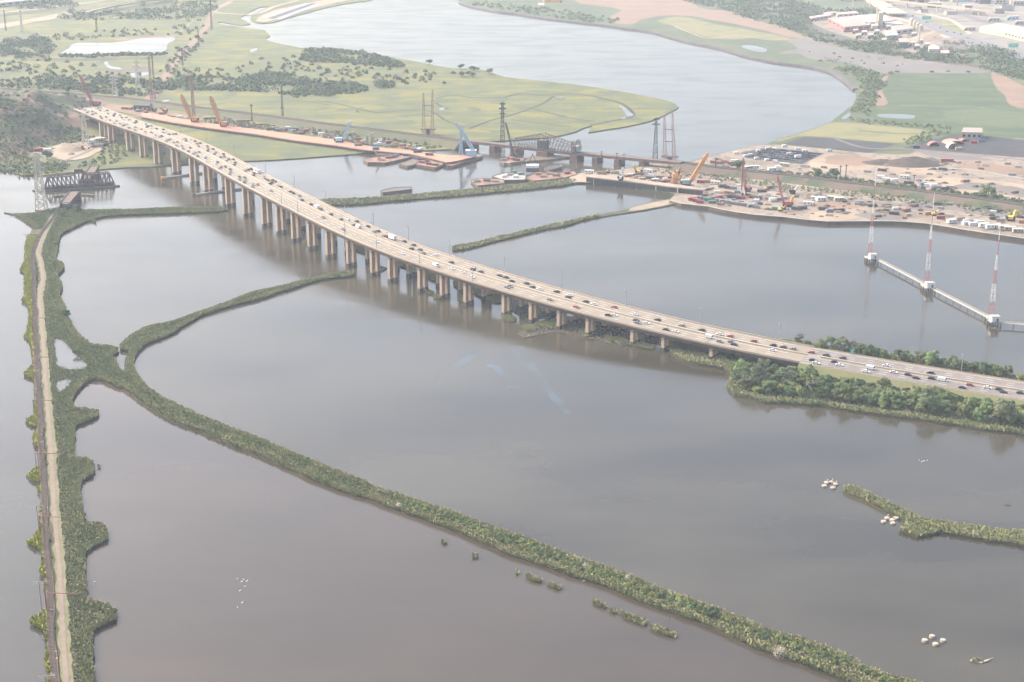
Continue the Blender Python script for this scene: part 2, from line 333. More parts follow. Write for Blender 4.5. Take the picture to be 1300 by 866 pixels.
for pts in ([(69,430),(76.6,430),(94,446),(110,462),(109,467.5),(91,469.7),(73,465.7),(70,451)], [(73,483.5),(90,480.5),(84.7,493),(75,499)]):
    _, p = sheet('pond', pts, POND, 1.05, step=4, jit=.3); PONDS.append(p)
REEDS = []
for pts in ([(371,300.5),(377,301.5),(373,304),(367,302.5)], [(385,307),(395,310),(391,312.5),(384,310)], [(437,308),(452,311),(472,320),(466,323),(450,317)],
            [(498,327),(510,329),(528,337),(524,342.5),(508,338),(500,334)], [(535,341),(549,346),(557,352),(552,357),(541,351)], [(543,369),(550,371),(549,374),(541,372)], [(551,375),(559,377),(557,380),(551,379)],
            [(577,356),(588,360),(590,364),(583,366),(577,362)], [(582,375),(597,377),(600,380),(588,383),(582,380)], [(600,365),(640,377),(644,384),(628,384),(604,374)], [(637,400),(650,402),(656,405),(648,409),(638,405)],
            [(662,415),(668,413),(680,417),(681,420),(668,421)], [(680,410),(700,409),(707,413),(702,418),(686,416)], [(736,419),(748,421),(752,427),(742,428)],
            [(768,427),(800,433),(832,441),(828,444),(800,439),(775,434)], [(655,725),(658,725),(658,729),(655,729)], [(668,729),(677,732),(688,736),(687,740),(676,738),(668,733)], [(695,740),(704,743),(713,746),(711,749),(702,746),(695,743.5)],
            [(752,762),(760,765),(770.5,770),(769,773),(758,769),(752,765)], [(773,773),(783,776),(782,779.5),(774,777)], [(786,776),(804,783),(822,790),(819,794.5),(802,789),(788,781)], [(826,794),(842,799),(859,806),(857,810),(840,805),(826,798)],
            [(600,704),(606,704),(606,709),(600,709)], [(561,687),(567,688),(566,691),(561,690)], [(125,592),(127,592),(127,594),(125,594)]):
    _, p = land('reed_islet', pts, m_dikesoil, 0.4, step=3, jit=.3); REEDS.append(p)
MUD_SHADE = []
for pts in ([(660,420),(664,429),(690,424),(712,422),(735,430),(757,431),(790,440),(800,430),(790,415),(760,405),(735,402),(700,404)], [(464,338),(478,336),(492,341),(486,345),(470,344)], [(738,412),(800,428),(852,442),(900,453),(950,463),(965,445),(900,426),(820,405),(760,393)], [(612,372),(640,384),(660,400),(690,404),(700,396),(660,378),(630,368)]):  # last two outlines widen the mud, painting in shade under the near spans
    _, p = land('mud_and_shade', pts, m_mud_shade, 0.35, step=5, jit=.8); MUD_SHADE.append(p)

# the closed lagoon between the railway dike and the long dike holds browner water
LAG = water_mat('lagoon water', (.040, .033, .024), (.060, .047, .035), 0.004, 0.05)
sheet('lagoon_water', [(95,500),(118,470),(160,485),(240,535),(330,570),(460,625),(640,695),(800,750),(900,785),(1060,850),(1230,900),(1300,925),(1200,990),(90,990),(90,800),(85,640)], LAG, 0.05, straight=True)
LEFTW = water_mat('tidal flat water', (.034, .032, .025), (.046, .043, .034), 0.004, 0.09)
sheet('bay_water', [(-400,271),(0,271),(8,271.5),(30,278),(50,300),(45,400),(50,560),(65,700),(80,990),(-400,990)], LEFTW, 0.05, straight=True)

# rocky hill under the far end of the bridge
def hill():
    c = G(22, 172, 0); nx, ny = 70, 70; vs = []; fs = []
    x0, x1, y0, y1 = c.x - 330, c.x + 190, c.y - 190, c.y + 330
    for j in range(ny + 1):
        for i in range(nx + 1):
            x = x0 + (x1 - x0) * i / nx; y = y0 + (y1 - y0) * j / ny
            h = _hz(x, y, c) if _hraw(x, y, c) > 1.5 else -1.0
            vs.append((x, y, h))
    for j in range(ny):
        for i in range(nx):
            a = j * (nx + 1) + i; fs.append((a, a + 1, a + nx + 2, a + nx + 1))
    o = MB().add(vs, fs).build('hill', m_hill, smooth=True); o['kind'] = 'structure'
    return lambda x, y: _hz(x, y, c)
def _hraw(x, y, c):
    r = math.hypot((x - c.x + 30) / 190, (y - c.y - 60) / 165); h = 34 * math.exp(-r**2.6 * 1.3); q = min(1, max(0, (G(118, 158, 0).x - x) / 60)); h *= q * q * (3 - 2 * q)
    e = G(112, 141, 15); r2 = math.hypot((x - e.x + 15) / 42, (y - e.y - 12) / 40); h = max(h, 13.0 * math.exp(-r2**3)); hb = max(0, 1 - max(0, abs(x - e.x - 12) - 30) / 45) * max(0, 1 - max(0, abs(y - e.y - 5) - 30) / 40); h = h * (1 - hb) + min(h, 13.0) * hb
    y0 = G(90, 190).y; k = min(1, max(0, (y - y0) / 70)); kx = min(1, max(0, (x - G(35, 190).x) / 30)); return h * (1 - kx * (1 - k * k * (3 - 2 * k)))
def _hz(x, y, c):
    return max(1.0, _hraw(x, y, c) * (1 + .10 * (math.sin(x * .11 + y * .05) + math.sin(y * .13 - x * .07))) - 1.0)
hill_z = hill()

# patches on the west land
sheet('pond', [(79,69),(88,61),(97,54.7),(145,54),(180,48.5),(221,47.5),(213,56),(203,66.6),(150,67),(110,68.5)], POND, 1.3)
sheet('stream', [(132,79),(136,78),(141,84),(154,86),(152,88),(139,87)], POND, 1.3, step=5)
sheet('pond', [(165,94),(175,92),(188,91),(189,95),(180,97),(175,100.5)], POND, 1.3, step=5)
for pts in ([(318,63),(327,61),(326,64),(319,66)], [(558,137),(563,136),(564,139),(559,140.5)], [(785,134),(792,136),(800,142),(804,147),(797,148),(792,141)], [(706,123.5),(716,123.5),(714,125),(708,125)], [(786,150),(795,148.5),(792,151)], [(207,127),(214,126.5),(215,129),(208,129.5)]):
    sheet('pond', pts, POND, 1.3, step=4, jit=.2)
m_creek = M('creek mud', (.06, .062, .045), (.045, .05, .035), .1)
for k, (wd, pts) in enumerate([(5, [(640,124),(660,119),(690,121),(720,119),(745,121),(770,126),(790,132),(803,143),(800,149),(780,153),(750,159)]),
        (4, [(596,163),(620,154),(645,147),(665,141),(690,131),(703,122)]), (3, [(672,137),(700,144),(730,151),(755,154)]), (3, [(650,152),(690,157),(725,161)]),
        (4, [(552,125),(575,121),(600,124),(640,124)]), (4, [(553,130),(562,136),(570,139)]), (3, [(590,162),(570,155),(540,140),(500,141),(480,143),(455,138),(430,132),(400,127)]), (2.5, [(455,143),(453,139),(462,136)]),
        (2.5, [(330,130),(380,128),(420,134)]), (2.5, [(220,118),(260,112),(330,112)]), (3, [(0,58),(40,52),(90,48),(140,45)]), (3, [(60,75),(130,74),(190,75)])]):
    ribbon('creek', pts, wd, m_creek, 1.12 + .01 * k, jit=.6)
ribbon('dirt_road', [(186,130),(196,119),(203,110),(218,86),(227,72),(239,60),(253,46),(262,34),(270,16),(292,2.5),(300,-8),(320,-25)], (13, 10), m_clay, 1.5, jit=1.5)
ribbon('service_road', [(292,2.5),(272,15),(320,18),(350,8),(380,0)], 12, m_dirt, 1.55, jit=1)
ribbon('service_road', [(222,45),(235,36),(245,24)], 6, m_meadow, 1.5)
sheet('sand_bank', [(145,49.5),(158,47.5),(168,48.5),(166,51),(150,52)], m_clay, 1.35)
sheet('sand_bank', [(168,47.5),(200,45.5),(221,45),(221,47),(190,48)], m_clay, 1.34)
sheet('dirt_field', [(-40,30),(0,30),(60,20),(84,15),(90,20),(50,27),(0,36),(-40,40)], m_dirt, 1.4)
sheet('dirt_field', [(325,27),(340,16),(380,6),(410,0),(430,-6),(470,-3),(440,1),(400,10),(360,22),(335,28)], m_dirt, 1.4)
sheet('brown_reeds', [(130,88),(160,84),(190,86),(186,92),(150,92)], m_rock, 1.25)
sheet('green_marsh', [(0,50),(90,38),(160,34),(200,38),(180,44),(100,46),(60,60),(0,66)], m_marsh, 1.21)
m_solar = M('dark panel rows', (.10, .11, .13), (.13, .14, .16), .05)
for k in range(3):
    sheet('paved_lot', [(331 + 9 * k, 22 + k), (388 + 7 * k, 4 + k * .3), (395 + 7 * k, 4 + .3 * k), (338 + 9 * k, 23 + k)], m_solar if k % 2 else M('white cover', (.6, .6, .6)), 1.6 + .05 * k, straight=True)
# west rail embankment
m_emb = M('embankment scrub', (.12, .16, .07), (.2, .18, .1), .05)
RAILW = smooth_line([G(-60,108,4), G(38,115,4), G(102,120,4), G(163,125,4.5), G(240,135,5), G(330,146,6), G(422,158,6.5), G(548,173.5,7), G(590,179.5,7.5)], 12)
RAILE = smooth_line([G(862,206,7.5), G(900,211,7), G(942,216,6), G(986,220.5,6), G(1080,232,6), G(1182,244,6), G(1300,260,6), G(1480,285,6)], 12)
def bank(name, L, wt, wb, mat):
    vs = []; fs = []
    for i, p in enumerate(L):
        t = L[min(i + 1, len(L) - 1)] - L[max(i - 1, 0)]; t.z = 0; t.normalize(); n = Vector((-t.y, t.x, 0))
        for s, zz in ((wb, .5), (wt, p.z - .15), (-wt, p.z - .15), (-wb, .5)): vs.append((p.x + n.x * s, p.y + n.y * s, zz))
    for i in range(len(L) - 1):
        for k in range(3): fs.append((4 * i + k, 4 * i + k + 1, 4 * i + k + 5, 4 * i + k + 4))
    fs += [(3, 2, 1, 0), tuple(4 * len(L) - 4 + k for k in range(4))]
    o = MB().add(vs, fs).build(name, mat); o['kind'] = 'structure'
bank('rail_embankment', RAILW, 8, 17, m_emb); bank('rail_embankment', RAILE, 8, 20, m_rock)
ribbon('rail_ballast', None, 13, m_ballast, world=RAILW); ribbon('rail_ballast', None, 11, m_ballast, world=RAILE)
m_steel = M('rusty rail', (.12, .075, .055), (.16, .11, .08), .5, rough=.6)
def track(name, label, L, off, gauge=1.5):
    r = thing(name, label, 'railway track', L[0])
    for sgn in (-1, 1):
        mb = MB()
        Q = []
        for i, p in enumerate(L):
            t = L[min(i + 1, len(L) - 1)] - L[max(i - 1, 0)]; t.z = 0; t.normalize(); n = Vector((-t.y, t.x, 0)); Q.append(p + n * (off + sgn * gauge / 2) - L[0] + Vector((0, 0, .25)))
        for a, b in zip(Q, Q[1:]): mb.beam(a, b, .3, .25)
        mb.build('rail', m_steel, r)
for k, off in enumerate((-3.2, 3.2)):
    track('railway_track', ('nearer' if k == 0 else 'farther') + ' rusty track on the embankment crossing the western marsh', RAILW, off)
    track('railway_track', ('nearer' if k == 0 else 'farther') + ' rusty track on the embankment behind the eastern construction yard', RAILE, off)

# patches on the east land
sheet('dirt_field', [(725,-20),(735,4),(765,8),(788,13),(776,20),(778,29),(800,31),(815,25),(845,20),(880,21),(905,26),(940,32),(975,40),(1000,47),(1022,48.5),(1004,39),(990,34),(975,30),(945,21),(925,14),(900,12),(885,8),(880,-2),(875,-20)], m_clay, 1.7)
sheet('gravel_field', [(1001,51),(1021,48.5),(1045,55),(1087,65),(1129,70.7),(1189,79),(1258,91.2),(1217,93),(1120,93.3),(1108,94),(1100,88),(1087,82),(1059,77.6),(1031,75),(1011,68),(991,69),(990,66),(1012,62)], m_gravel, 1.75)
ribbon('dirt_track', [(1020,47),(1060,57),(1129,69.5),(1189,77.5),(1262,90)], 7, m_clay, 1.8)
sheet('dirt_field', [(1259,92),(1275,97),(1300,109),(1340,128),(1340,148),(1300,138),(1282,133),(1275,120),(1265,112)], m_clay, 1.75)
sheet('green_field', [(1125,94),(1217,93.4),(1258,92),(1263,105),(1266,114),(1276,124),(1283,134),(1300,140),(1340,150),(1340,180),(1200,172),(1150,160),(1110,150),(1115,130),(1128,105)], m_field, 1.65)
sheet('dirt_track_patch', [(1122,96),(1128,96),(1123,106),(1120,116),(1127,130),(1122,134),(1110,134),(1114,120),(1120,105)], m_clay, 1.8, step=5)
sheet('pond', [(1117,145),(1160,146.3),(1156,151),(1117,148.5)], POND, 1.85, step=5, jit=.3)
sheet('pond', [(1067,151),(1078,143),(1080,146),(1072,152)], POND, 1.85, step=5, jit=.3)
sheet('pond', [(941,58),(955,57.5),(974,63),(968,66.5),(950,63)], POND, 1.85, step=5, jit=.3)
sheet('green_field', [(835,26),(865,21),(905,30),(960,40),(1000,48),(1005,51),(985,51),(960,48),(930,50),(902,48),(870,38),(845,30)], m_meadow, 1.66)
ribbon('dirt_track', [(856,33),(875,41),(902,49),(935,45),(980,51),(1000,49)], 5, m_dirt, 1.8)
sheet('meadow', [(1060,155.5),(1100,158),(1186,166.5),(1187,170),(1165,177),(1140,181.5),(1021,172.8),(990,180),(982,180),(1018,169),(1049,158)], m_meadow, 1.7)
sheet('yard', [(972,184),(990,184),(1148,196),(1180,180),(1300,176),(1400,180),(1750,300),(1750,372),(1420,322),(1300,303),(1250,296),(1207,289),(1178,284.3),(1134,281.2),(1080,281.2),(1050,281.7),(1025,279.7),(997,276.2),(959,273.2),(920,267.2),(900,262.7),(865,259),(850,256),(852,252),(857,246),(831,241.2),(787,235.2),(754,231),(740,230.3),(728,231.5),(723,227),(727,221.8),(746,219.3),(768,218.6),(795,214.3),(817,211.6),(823,207.6),(860,207.6),(878,204.7),(918,194.7),(949,186.8)], m_yard, 1.7)
for pts in ([(905,232),(940,236),(985,243),(990,252),(950,252),(910,244)], [(1040,266),(1065,262),(1090,268),(1080,279),(1030,279)], [(760,222),(800,221),(850,228),(845,234),(790,229),(760,227)], [(1120,205),(1180,212),(1185,222),(1120,218)], [(1180,225),(1300,235),(1300,258),(1240,252),(1190,243)], [(1050,195),(1120,205),(1090,216),(1030,216),(1022,210)]):
    sheet('sandy_patch', pts, m_dirt, 1.76, jit=2)
ribbon('haul_road', [(1010,224),(1100,232),(1200,244),(1300,258)], 8, m_gravel, 1.8, jit=.8)
ribbon('haul_road', [(880,228),(960,238),(1040,250),(1120,258),(1200,264),(1300,276)], 9, m_gravel, 1.8, jit=.8)
ribbon('haul_road', [(1180,213),(1230,215),(1300,227)], 6, M('white gravel', (.55,.52,.48)), 1.85, jit=1.2)
sheet('asphalt_lot', [(1021,173.4),(995,182.4),(1102,194),(1138,182.6)], m_asph, 1.85, straight=True)
sheet('asphalt_lot', [(1217,169),(1250,173),(1300,177.6),(1400,186),(1400,210),(1300,200),(1226,194.5),(1147,187.5),(1180,178)], m_asph, 1.85, straight=True)
sheet('car_park', [(973,187),(940,194),(948.5,201),(1018,208.4),(1047,194.5)], m_asph, 1.85, straight=True)
m_mulch = M('dark mulch', (.10, .08, .065), (.16, .125, .10), .1)

sheet('sand_bank', [(800,264.5),(818,259.5),(851,253.2),(864,253.5),(858,257),(828,263.8),(800,268)], m_dirt, .95, step=5)
sheet('sand_bank', [(726,222.5),(745,220),(760,222.5),(760,231),(735,231),(727,229)], m_dirt, 1.8, step=5)
# faint blue slicks drifting on the water
sm = bpy.data.materials.new('oily slick'); sm.use_nodes = True; n_ = sm.node_tree.nodes; l_ = sm.node_tree.links; p_ = n_['Principled BSDF']
p_.inputs['Base Color'].default_value = (.10, .17, .22, 1); p_.inputs['Roughness'].default_value = .12
g_ = n_.new('ShaderNodeNewGeometry'); t_ = n_.new('ShaderNodeTexNoise'); t_.inputs['Scale'].default_value = .035; t_.inputs['Detail'].default_value = 7
l_.new(g_.outputs['Position'], t_.inputs['Vector']); r_ = n_.new('ShaderNodeMapRange'); r_.inputs[1].default_value = .38; r_.inputs[2].default_value = .75; r_.inputs[4].default_value = .5
l_.new(t_.outputs['Fac'], r_.inputs[0]); l_.new(r_.outputs[0], p_.inputs['Alpha'])
for pts, wd in (([(607,443),(590,456),(575,470),(560,485),(547,498)], (8, 3)), ([(618,464),(628,466),(640,477),(652,492)], (5, 7)), ([(658,439),(664,455),(680,472),(700,500),(720,525)], (9, 4))):
    ribbon('water_slick', pts, wd, sm, .03, jit=1.2)

sheet('yard', [(42,193),(66,188),(90,182),(120,177),(138,177),(142,183),(122,194),(108,201),(82,204),(70,200),(60,197)], m_dirt, 1.6, step=8)
ribbon('dirt_track', [(80,205),(110,193),(140,178)], 5, m_gravel, 1.7, jit=.5)

sheet('bright_field', [(1200,143),(1240,138),(1300,143),(1340,147),(1340,160),(1300,160),(1230,158),(1205,152)], M('bright grass', (.13, .18, .075), (.17, .21, .09), .02, stretch=(1, 3, 1)), 1.7)
ribbon('dirt_track', [(1143,134),(1170,134),(1200,136),(1225,135),(1250,137)], 4, m_gravel, 1.72, jit=1.4); ribbon('ditch', [(1222,158),(1240,146),(1300,146)], 3, m_scrub, 1.74, jit=.8)
ribbon('ditch', [(1090,166),(1150,170),(1200,168),(1300,176)], 6, m_scrub, 1.78, jit=1.2)
sheet('urban_ground', [(1108,-30),(1112,16),(1140,26),(1180,42),(1220,56),(1240,60),(1290,74),(1350,92),(1500,60),(1500,-40)], M('dusty urban ground', (.36,.34,.28), (.24,.26,.18), .015, c3=(.42,.37,.31), fine=((.2,.2,.18), .03, .55)), 1.56)
sheet('grass_patch', [(1165,22),(1200,26),(1216,34),(1228,42),(1205,38),(1180,30)], m_meadow, 1.63)

for pts in ([(1015,228),(1060,233),(1100,237),(1090,226),(1050,222)], [(1200,238),(1250,243),(1300,250),(1300,240),(1240,232)], [(940,250),(980,256),(1010,262),(1000,252),(960,246)], [(1085,272),(1130,270),(1150,276),(1110,279)], [(1205,262),(1260,268),(1290,274),(1250,274)], [(1160,190),(1220,197),(1260,203),(1200,202)], [(905,212),(960,219),(1000,222),(960,214)], [(780,221),(830,224),(850,229),(810,227)], [(1155,252),(1195,258),(1185,270),(1150,264)]):
    sheet('gravel_patch', pts, m_gravel, 1.79, jit=2.2, step=6)
for pts in ([(1060,196),(1110,202),(1100,210),(1050,208)], [(1215,206),(1300,214),(1300,222),(1230,216)], [(1030,258),(1075,258),(1090,264),(1050,265)]):
    sheet('clay_patch', pts, m_clay, 1.78, jit=2, step=6)

sheet('yard', [(126,131),(150,133),(175,134),(200,138),(215,142),(240,147),(262,152),(250,154),(220,150),(195,146),(180,148),(160,144),(140,139)], m_clay, 1.5, jit=1.5)
# ------------------------------------------------------------------ the highway bridge
m_conc = M('tan concrete deck', (.52, .445, .335), (.46, .395, .30), .06, fine=((.50, .41, .32), .35, .56))
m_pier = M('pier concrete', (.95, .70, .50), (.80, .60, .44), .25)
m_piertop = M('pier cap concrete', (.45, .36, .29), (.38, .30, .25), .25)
m_stain = M('tide stained concrete', (.10, .09, .08), (.16, .14, .12), .6)
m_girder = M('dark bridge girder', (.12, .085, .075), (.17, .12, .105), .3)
m_line = M('worn white road paint', (1.3, 1.3, 1.25), (1.0, 1.0, .95), 1.0)
m_rail = M('concrete parapet', (.80, .65, .49), (.7, .56, .43), .2)
COLS = [(132,155,175),(146,160,181.5),(161,166,194),(176.5,171,202),(193,178,211),(220,191,222),(240,202,233),(262,211,246),(293,226,263),(315,238,274),(338,250,285),(361,262,297),(380,272,307),(401,283,317),(425,295,327),(452,308,338),(477.5,319,347),(504,330,357),(534,343,368),(565,355,377),(599.5,366,388),(635,376,398),(673.5,386,411),(714,397,422),(757,408,427.5),(803,419,437),(850,430,447.5),(900,441,456)]
ZX = [85, 132, 176, 230, 293, 361, 425, 504, 565, 635, 714, 803, 900, 985, 1060, 1150, 1300, 1700]
ZZ = [18.0, 22.5, 28, 30, 30, 28, 25, 21.5, 20, 18.2, 16.5, 13.4, 10.6, 8.2, 6.6, 5.4, 5.0, 5.0]
def zdeck(x): return float(np.interp(x, ZX, ZZ))
NEAR = [(93,138.5),(104,143.5),(112,147),(150,161),(188,173),(218,185),(244,198),(269,213),(293,227.5),(320,241),(361,262.5),(401,283.5),(437,301),(472,317),(502,328),(531,337),(565,349),(600,361),(640,371),(691,386.5),(726,396),(760,405),(803,416),(861,430),(903,439),(942,447.5),(1003,460.5),(1060,470),(1120,479.5),(1200,493),(1300,509),(1420,528),(1560,550)]
CURVE = smooth_line([G(x, y, zdeck(x)) for x, y in NEAR], 10)
# even out the traced line
for _ in range(40):
    Q = [p.copy() for p in CURVE]
    for i in range(1, len(Q) - 1): CURVE[i] = (Q[i - 1] + Q[i] * 2 + Q[i + 1]) / 4
_cum = [0.0]
for a, b in zip(CURVE, CURVE[1:]): _cum.append(_cum[-1] + (b - a).length)
CLEN = _cum[-1]
def at(s, off=0.0, dz=0.0):
    s = min(max(s, 0), CLEN - .01); i = max(0, int(np.searchsorted(_cum, s, side='right')) - 1); t = (s - _cum[i]) / (_cum[i + 1] - _cum[i])
    p = CURVE[i].lerp(CURVE[i + 1], t); a = CURVE[max(i - 1, 0)]; b = CURVE[min(i + 2, len(CURVE) - 1)]
    d = (b - a); d.z = 0; d.normalize(); n = Vector((-d.y, d.x, 0))
    return p + n * off + Vector((0, 0, dz)), d
def nearest(p):
    P = np.array([(q.x, q.y) for q in CURVE]); i = int(np.argmin(np.hypot(P[:, 0] - p.x, P[:, 1] - p.y))); return _cum[i]
W = 33.5
S_END = nearest(G(1010, 462, 8))          # abutment on the island
SEG = [i * 9.0 for i in range(int(S_END / 9) + 1)] + [S_END]
def sweep(name, o0, o1, z0, z1, mat, parent, ss, rel=None):
    vs = []; fs = []
    for s in ss:
        for off, dz in ((o0, z0), (o1, z0), (o1, z1), (o0, z1)): vs.append(at(s, off, dz)[0] - rel)
    for i in range(len(ss) - 1):
        for k in range(4):
            k2 = (k + 1) % 4; fs.append((4 * i + k, 4 * i + k2, 4 * i + 4 + k2, 4 * i + 4 + k))
    fs += [(3, 2, 1, 0), tuple(4 * len(ss) - 4 + k for k in range(4))]
    return MB().add(vs, fs).build(name, mat, parent)
B0 = CURVE[0].copy(); B0.z = 0
bridge = thing('highway_bridge', 'long curving tan concrete highway bridge on tall paired columns', 'bridge', B0)
deck = sweep('deck', 0, W, -.5, 0, m_conc, bridge, SEG, B0)
for o0 in (0.0, W - .45): sweep('parapet', o0, o0 + .45, .004, 1.0, m_rail, bridge, SEG, B0)
sweep('median_barrier', W / 2 - .35, W / 2 + .35, .004, .9, m_rail, bridge, SEG, B0)
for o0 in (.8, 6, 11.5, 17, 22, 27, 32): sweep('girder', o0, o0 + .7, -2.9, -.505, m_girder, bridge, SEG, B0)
def dashes(s0, s1, rel, z=.012):
    mb = MB()
    def strip(sa, sb, off, w):
        a, d = at(sa, off, z); b, _ = at(sb, off, z); n = Vector((-d.y, d.x, 0)) * (w / 2)
        mb.add([a + n - rel, a - n - rel, b - n - rel, b + n - rel], [(0, 1, 2, 3)])
    s = s0
    while s < s1 - 12:
        for off in (6.2, 9.9, 23.6, 27.3): strip(s, s + 4.5, off, .35)
        for off in (2.4, 13.7, W - 13.7, W - 2.4): strip(s, s + 12.02, off, .25)
        s += 12
    return mb
dashes(0, S_END, B0).build('lane_marking', m_line, bridge)
mw = MB(); m_wear = M('tyre darkened lane', (.45, .385, .295), (.40, .345, .27), .08)
for off in (4.3, 8.0, 11.7, 21.8, 25.5, 29.2):
    for s0, s1 in zip(SEG, SEG[1:]):
        a, d = at(s0, off, .005); b, d2 = at(s1, off, .005); n = Vector((-d.y, d.x, 0)); n2 = Vector((-d2.y, d2.x, 0))
        mw.add([a + n * 1.1 - B0, a - n * 1.1 - B0, b - n2 * 1.1 - B0, b + n2 * 1.1 - B0], [(0, 1, 2, 3)])
mw.build('lane_wear', m_wear, bridge)
mb = MB()
for k in range(1, int(S_END / 33)):
    a, d = at(k * 33.0, .5, .008); b, _ = at(k * 33.0, W - .5, .008)
    mb.add([a - B0, a + d * .35 - B0, b + d * .35 - B0, b - B0], [(0, 1, 2, 3)])
mb.build('expansion_joint', m_girder, bridge)
SK = Vector((.62, .785, 0))
PIERS = []
for k, (x, yt, yb) in enumerate(COLS):
    b = G(x, yb, 0); s = nearest(b + Vector((-1.5, -2, 0))); p, d = at(s); top = p.z - 2.92
    g0 = hill_z(b.x, b.y) - 1.0 if x < 165 else 0.0
    PIERS.append(s)
    n = Vector((-d.y, d.x, 0)); sk = (SK + n * .5).normalized(); start = (p - b).dot(n)
    base = b - n * 0.0; base.z = 0
    # near column 2 m inside the near edge
    c0 = p + n * 2.2 - (p - b).dot(d) * d * 0; c0 = Vector((c0.x, c0.y, 0))
    offs = [0, 5.6, 19.5, 25.5]
    def drop(o): return c0 + sk * (o / max(sk.dot(n), .5))
    ang = math.atan2(sk.y, sk.x)
    for a_, b_ in ((0, 1), (2, 3)):
        pa, pb = drop(offs[a_] - 1.6), drop(offs[b_] + 1.6); mid = (pa + pb) / 2
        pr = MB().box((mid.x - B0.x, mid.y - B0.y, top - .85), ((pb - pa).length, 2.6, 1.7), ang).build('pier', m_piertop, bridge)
        for o in (offs[a_], offs[b_]):
            q = drop(o); hh = top - 1.75 - g0; rel = q - B0
            MB().box((rel.x, rel.y, g0 + 2.6 + (hh - 2.6) / 2), (3.05 + .9 * min(1, max(0, (420 - x) / 100)), 2.5, hh - 2.6), ang, taper=.9).build('column', m_pier, pr)
            MB().box((rel.x, rel.y, g0 + .8), (3.1, 3.0, 3.6), ang).build('column_foot', m_stain if x > 200 else m_piertop, pr)
# road on the island
m_roadside = M('worn asphalt carriageway', (.30, .27, .25), (.38, .33, .30), .08, fine=((.22, .2, .19), .4, .6))
SEG2 = [S_END + i * 9.0 for i in range(int((CLEN - S_END) / 9))] + [CLEN - 1]
def roadstrip(name, o0, o1, dz, mat, ss=SEG2):
    vs = []; fs = []
    for s in ss: vs += [at(s, o0, dz)[0], at(s, o1, dz)[0]]
    for i in range(len(ss) - 1): fs.append((2 * i, 2 * i + 2, 2 * i + 3, 2 * i + 1))
    o = MB().add(vs, fs).build(name, mat); o['kind'] = 'structure'; return o
vs = []; fs = []
for s in SEG2:
    for off, zz in ((-14, .6), (-1, -.15), (W + 1, -.15), (W + 14, .6)):
        p = at(s, off)[0]; vs.append((p.x, p.y, p.z + zz if zz < 0 else zz))
for i in range(len(SEG2) - 1):
    for k in range(3): fs.append((4 * i + k, 4 * i + k + 4, 4 * i + k + 5, 4 * i + k + 1))
fs += [(0, 1, 2, 3)]
o = MB().add(vs, fs).build('causeway', M('grassy verge', (.22, .26, .09), (.3, .28, .13), .1)); o['kind'] = 'structure'
roadstrip('road', 0, W, -.1, m_roadside)
roadstrip('road_shoulder', 0, 2.2, -.08, m_conc); roadstrip('road_shoulder', W - 2.2, W, -.08, m_conc); roadstrip('road_shoulder', W / 2 - 2.2, W / 2 + 2.2, -.08, m_conc)
o = dashes(S_END, CLEN - 20, Vector((0, 0, 0)), -.04).build('lane_paint', m_line); o['kind'] = 'structure'
gr = thing('crash_barrier', 'low grey barrier down the middle of the causeway road', 'barrier', at(S_END + 2)[0])
sweep('barrier_wall', W / 2 - .3, W / 2 + .3, 0, .9, m_rail, gr, SEG2[1:], at(S_END + 2)[0])
for nm, off in (('nearer', .3), ('farther', W - .6)):
    gr = thing('guard_rail', 'steel guard rail along the ' + nm + ' edge of the causeway road', 'guard rail', at(S_END + 2)[0])
    sweep('rail', off, off + .25, .35, .75, m_rail, gr, SEG2[1:], at(S_END + 2)[0])

# lamps
m_lamp = M('pale lamp metal', (.62, .62, .60), (.55, .55, .53), 1)
def ordinal(n):
    w_ = ['zeroth','first','second','third','fourth','fifth','sixth','seventh','eighth','ninth','tenth','eleventh','twelfth','thirteenth','fourteenth','fifteenth','sixteenth','seventeenth','eighteenth','nineteenth','twentieth']
    if n <= 20: return w_[n]
    return str(n) + ('th' if 10 <= n % 100 <= 20 else {1: 'st', 2: 'nd', 3: 'rd'}.get(n % 10, 'th'))
lamp0 = thing('street_lamp', '', 'street lamp', (0, 0, 0))
MB().cyl((0, 0, 0), (0, 0, 11), .26, .16, 6).build('pole', m_lamp, lamp0)
MB().beam((0, 0, 10.9), (1.9, 0, 11.5), .16).build('arm', m_lamp, lamp0)
MB().box((2.3, 0, 11.45), (1.1, .45, .25)).build('lamp_head', m_lamp, lamp0)
LAMPS = [('far edge', px, W - .25) for px in (195, 228, 262, 297, 338, 373, 413, 439, 475, 517, 572, 639, 711, 796, 888, 989, 1221)] + [('near edge', px, .25) for px in (358, 378, 438.6, 479.5, 535, 600.7)]
_first = True
cnt = {}
for side, px, off in sorted(LAMPS, key=lambda t: -t[1]):
    s_best, e_best = 0, 1e9
    for s in range(0, int(CLEN), 4):
        p = at(s, off)[0]; v = p - Vector((0, 0, H)); f = v.y * _cp - v.z * _sp; X = 650 + FPX * v.x / f
        if abs(X - px) < e_best: e_best, s_best = abs(X - px), s
    p, d = at(s_best, off, .95); ang = math.atan2(d.y, d.x) + (math.pi / 2 if off < 1 else -math.pi / 2)
    cnt[side] = cnt.get(side, 0) + 1
    if px == 1221: lab = 'grey street lamp beside the causeway road among the island trees'
    else: lab = f'slim grey street lamp on the bridge {side}, {ordinal(cnt[side] - (1 if side == "far edge" else 0))} from the wooded island'
    if _first: lamp0.location = p; lamp0.rotation_euler = (0, 0, ang); tag(lamp0, lab, None, 'street lamps along the bridge'); _first = False
    else: dup(lamp0, p, ang, lab, 'street lamps along the bridge')

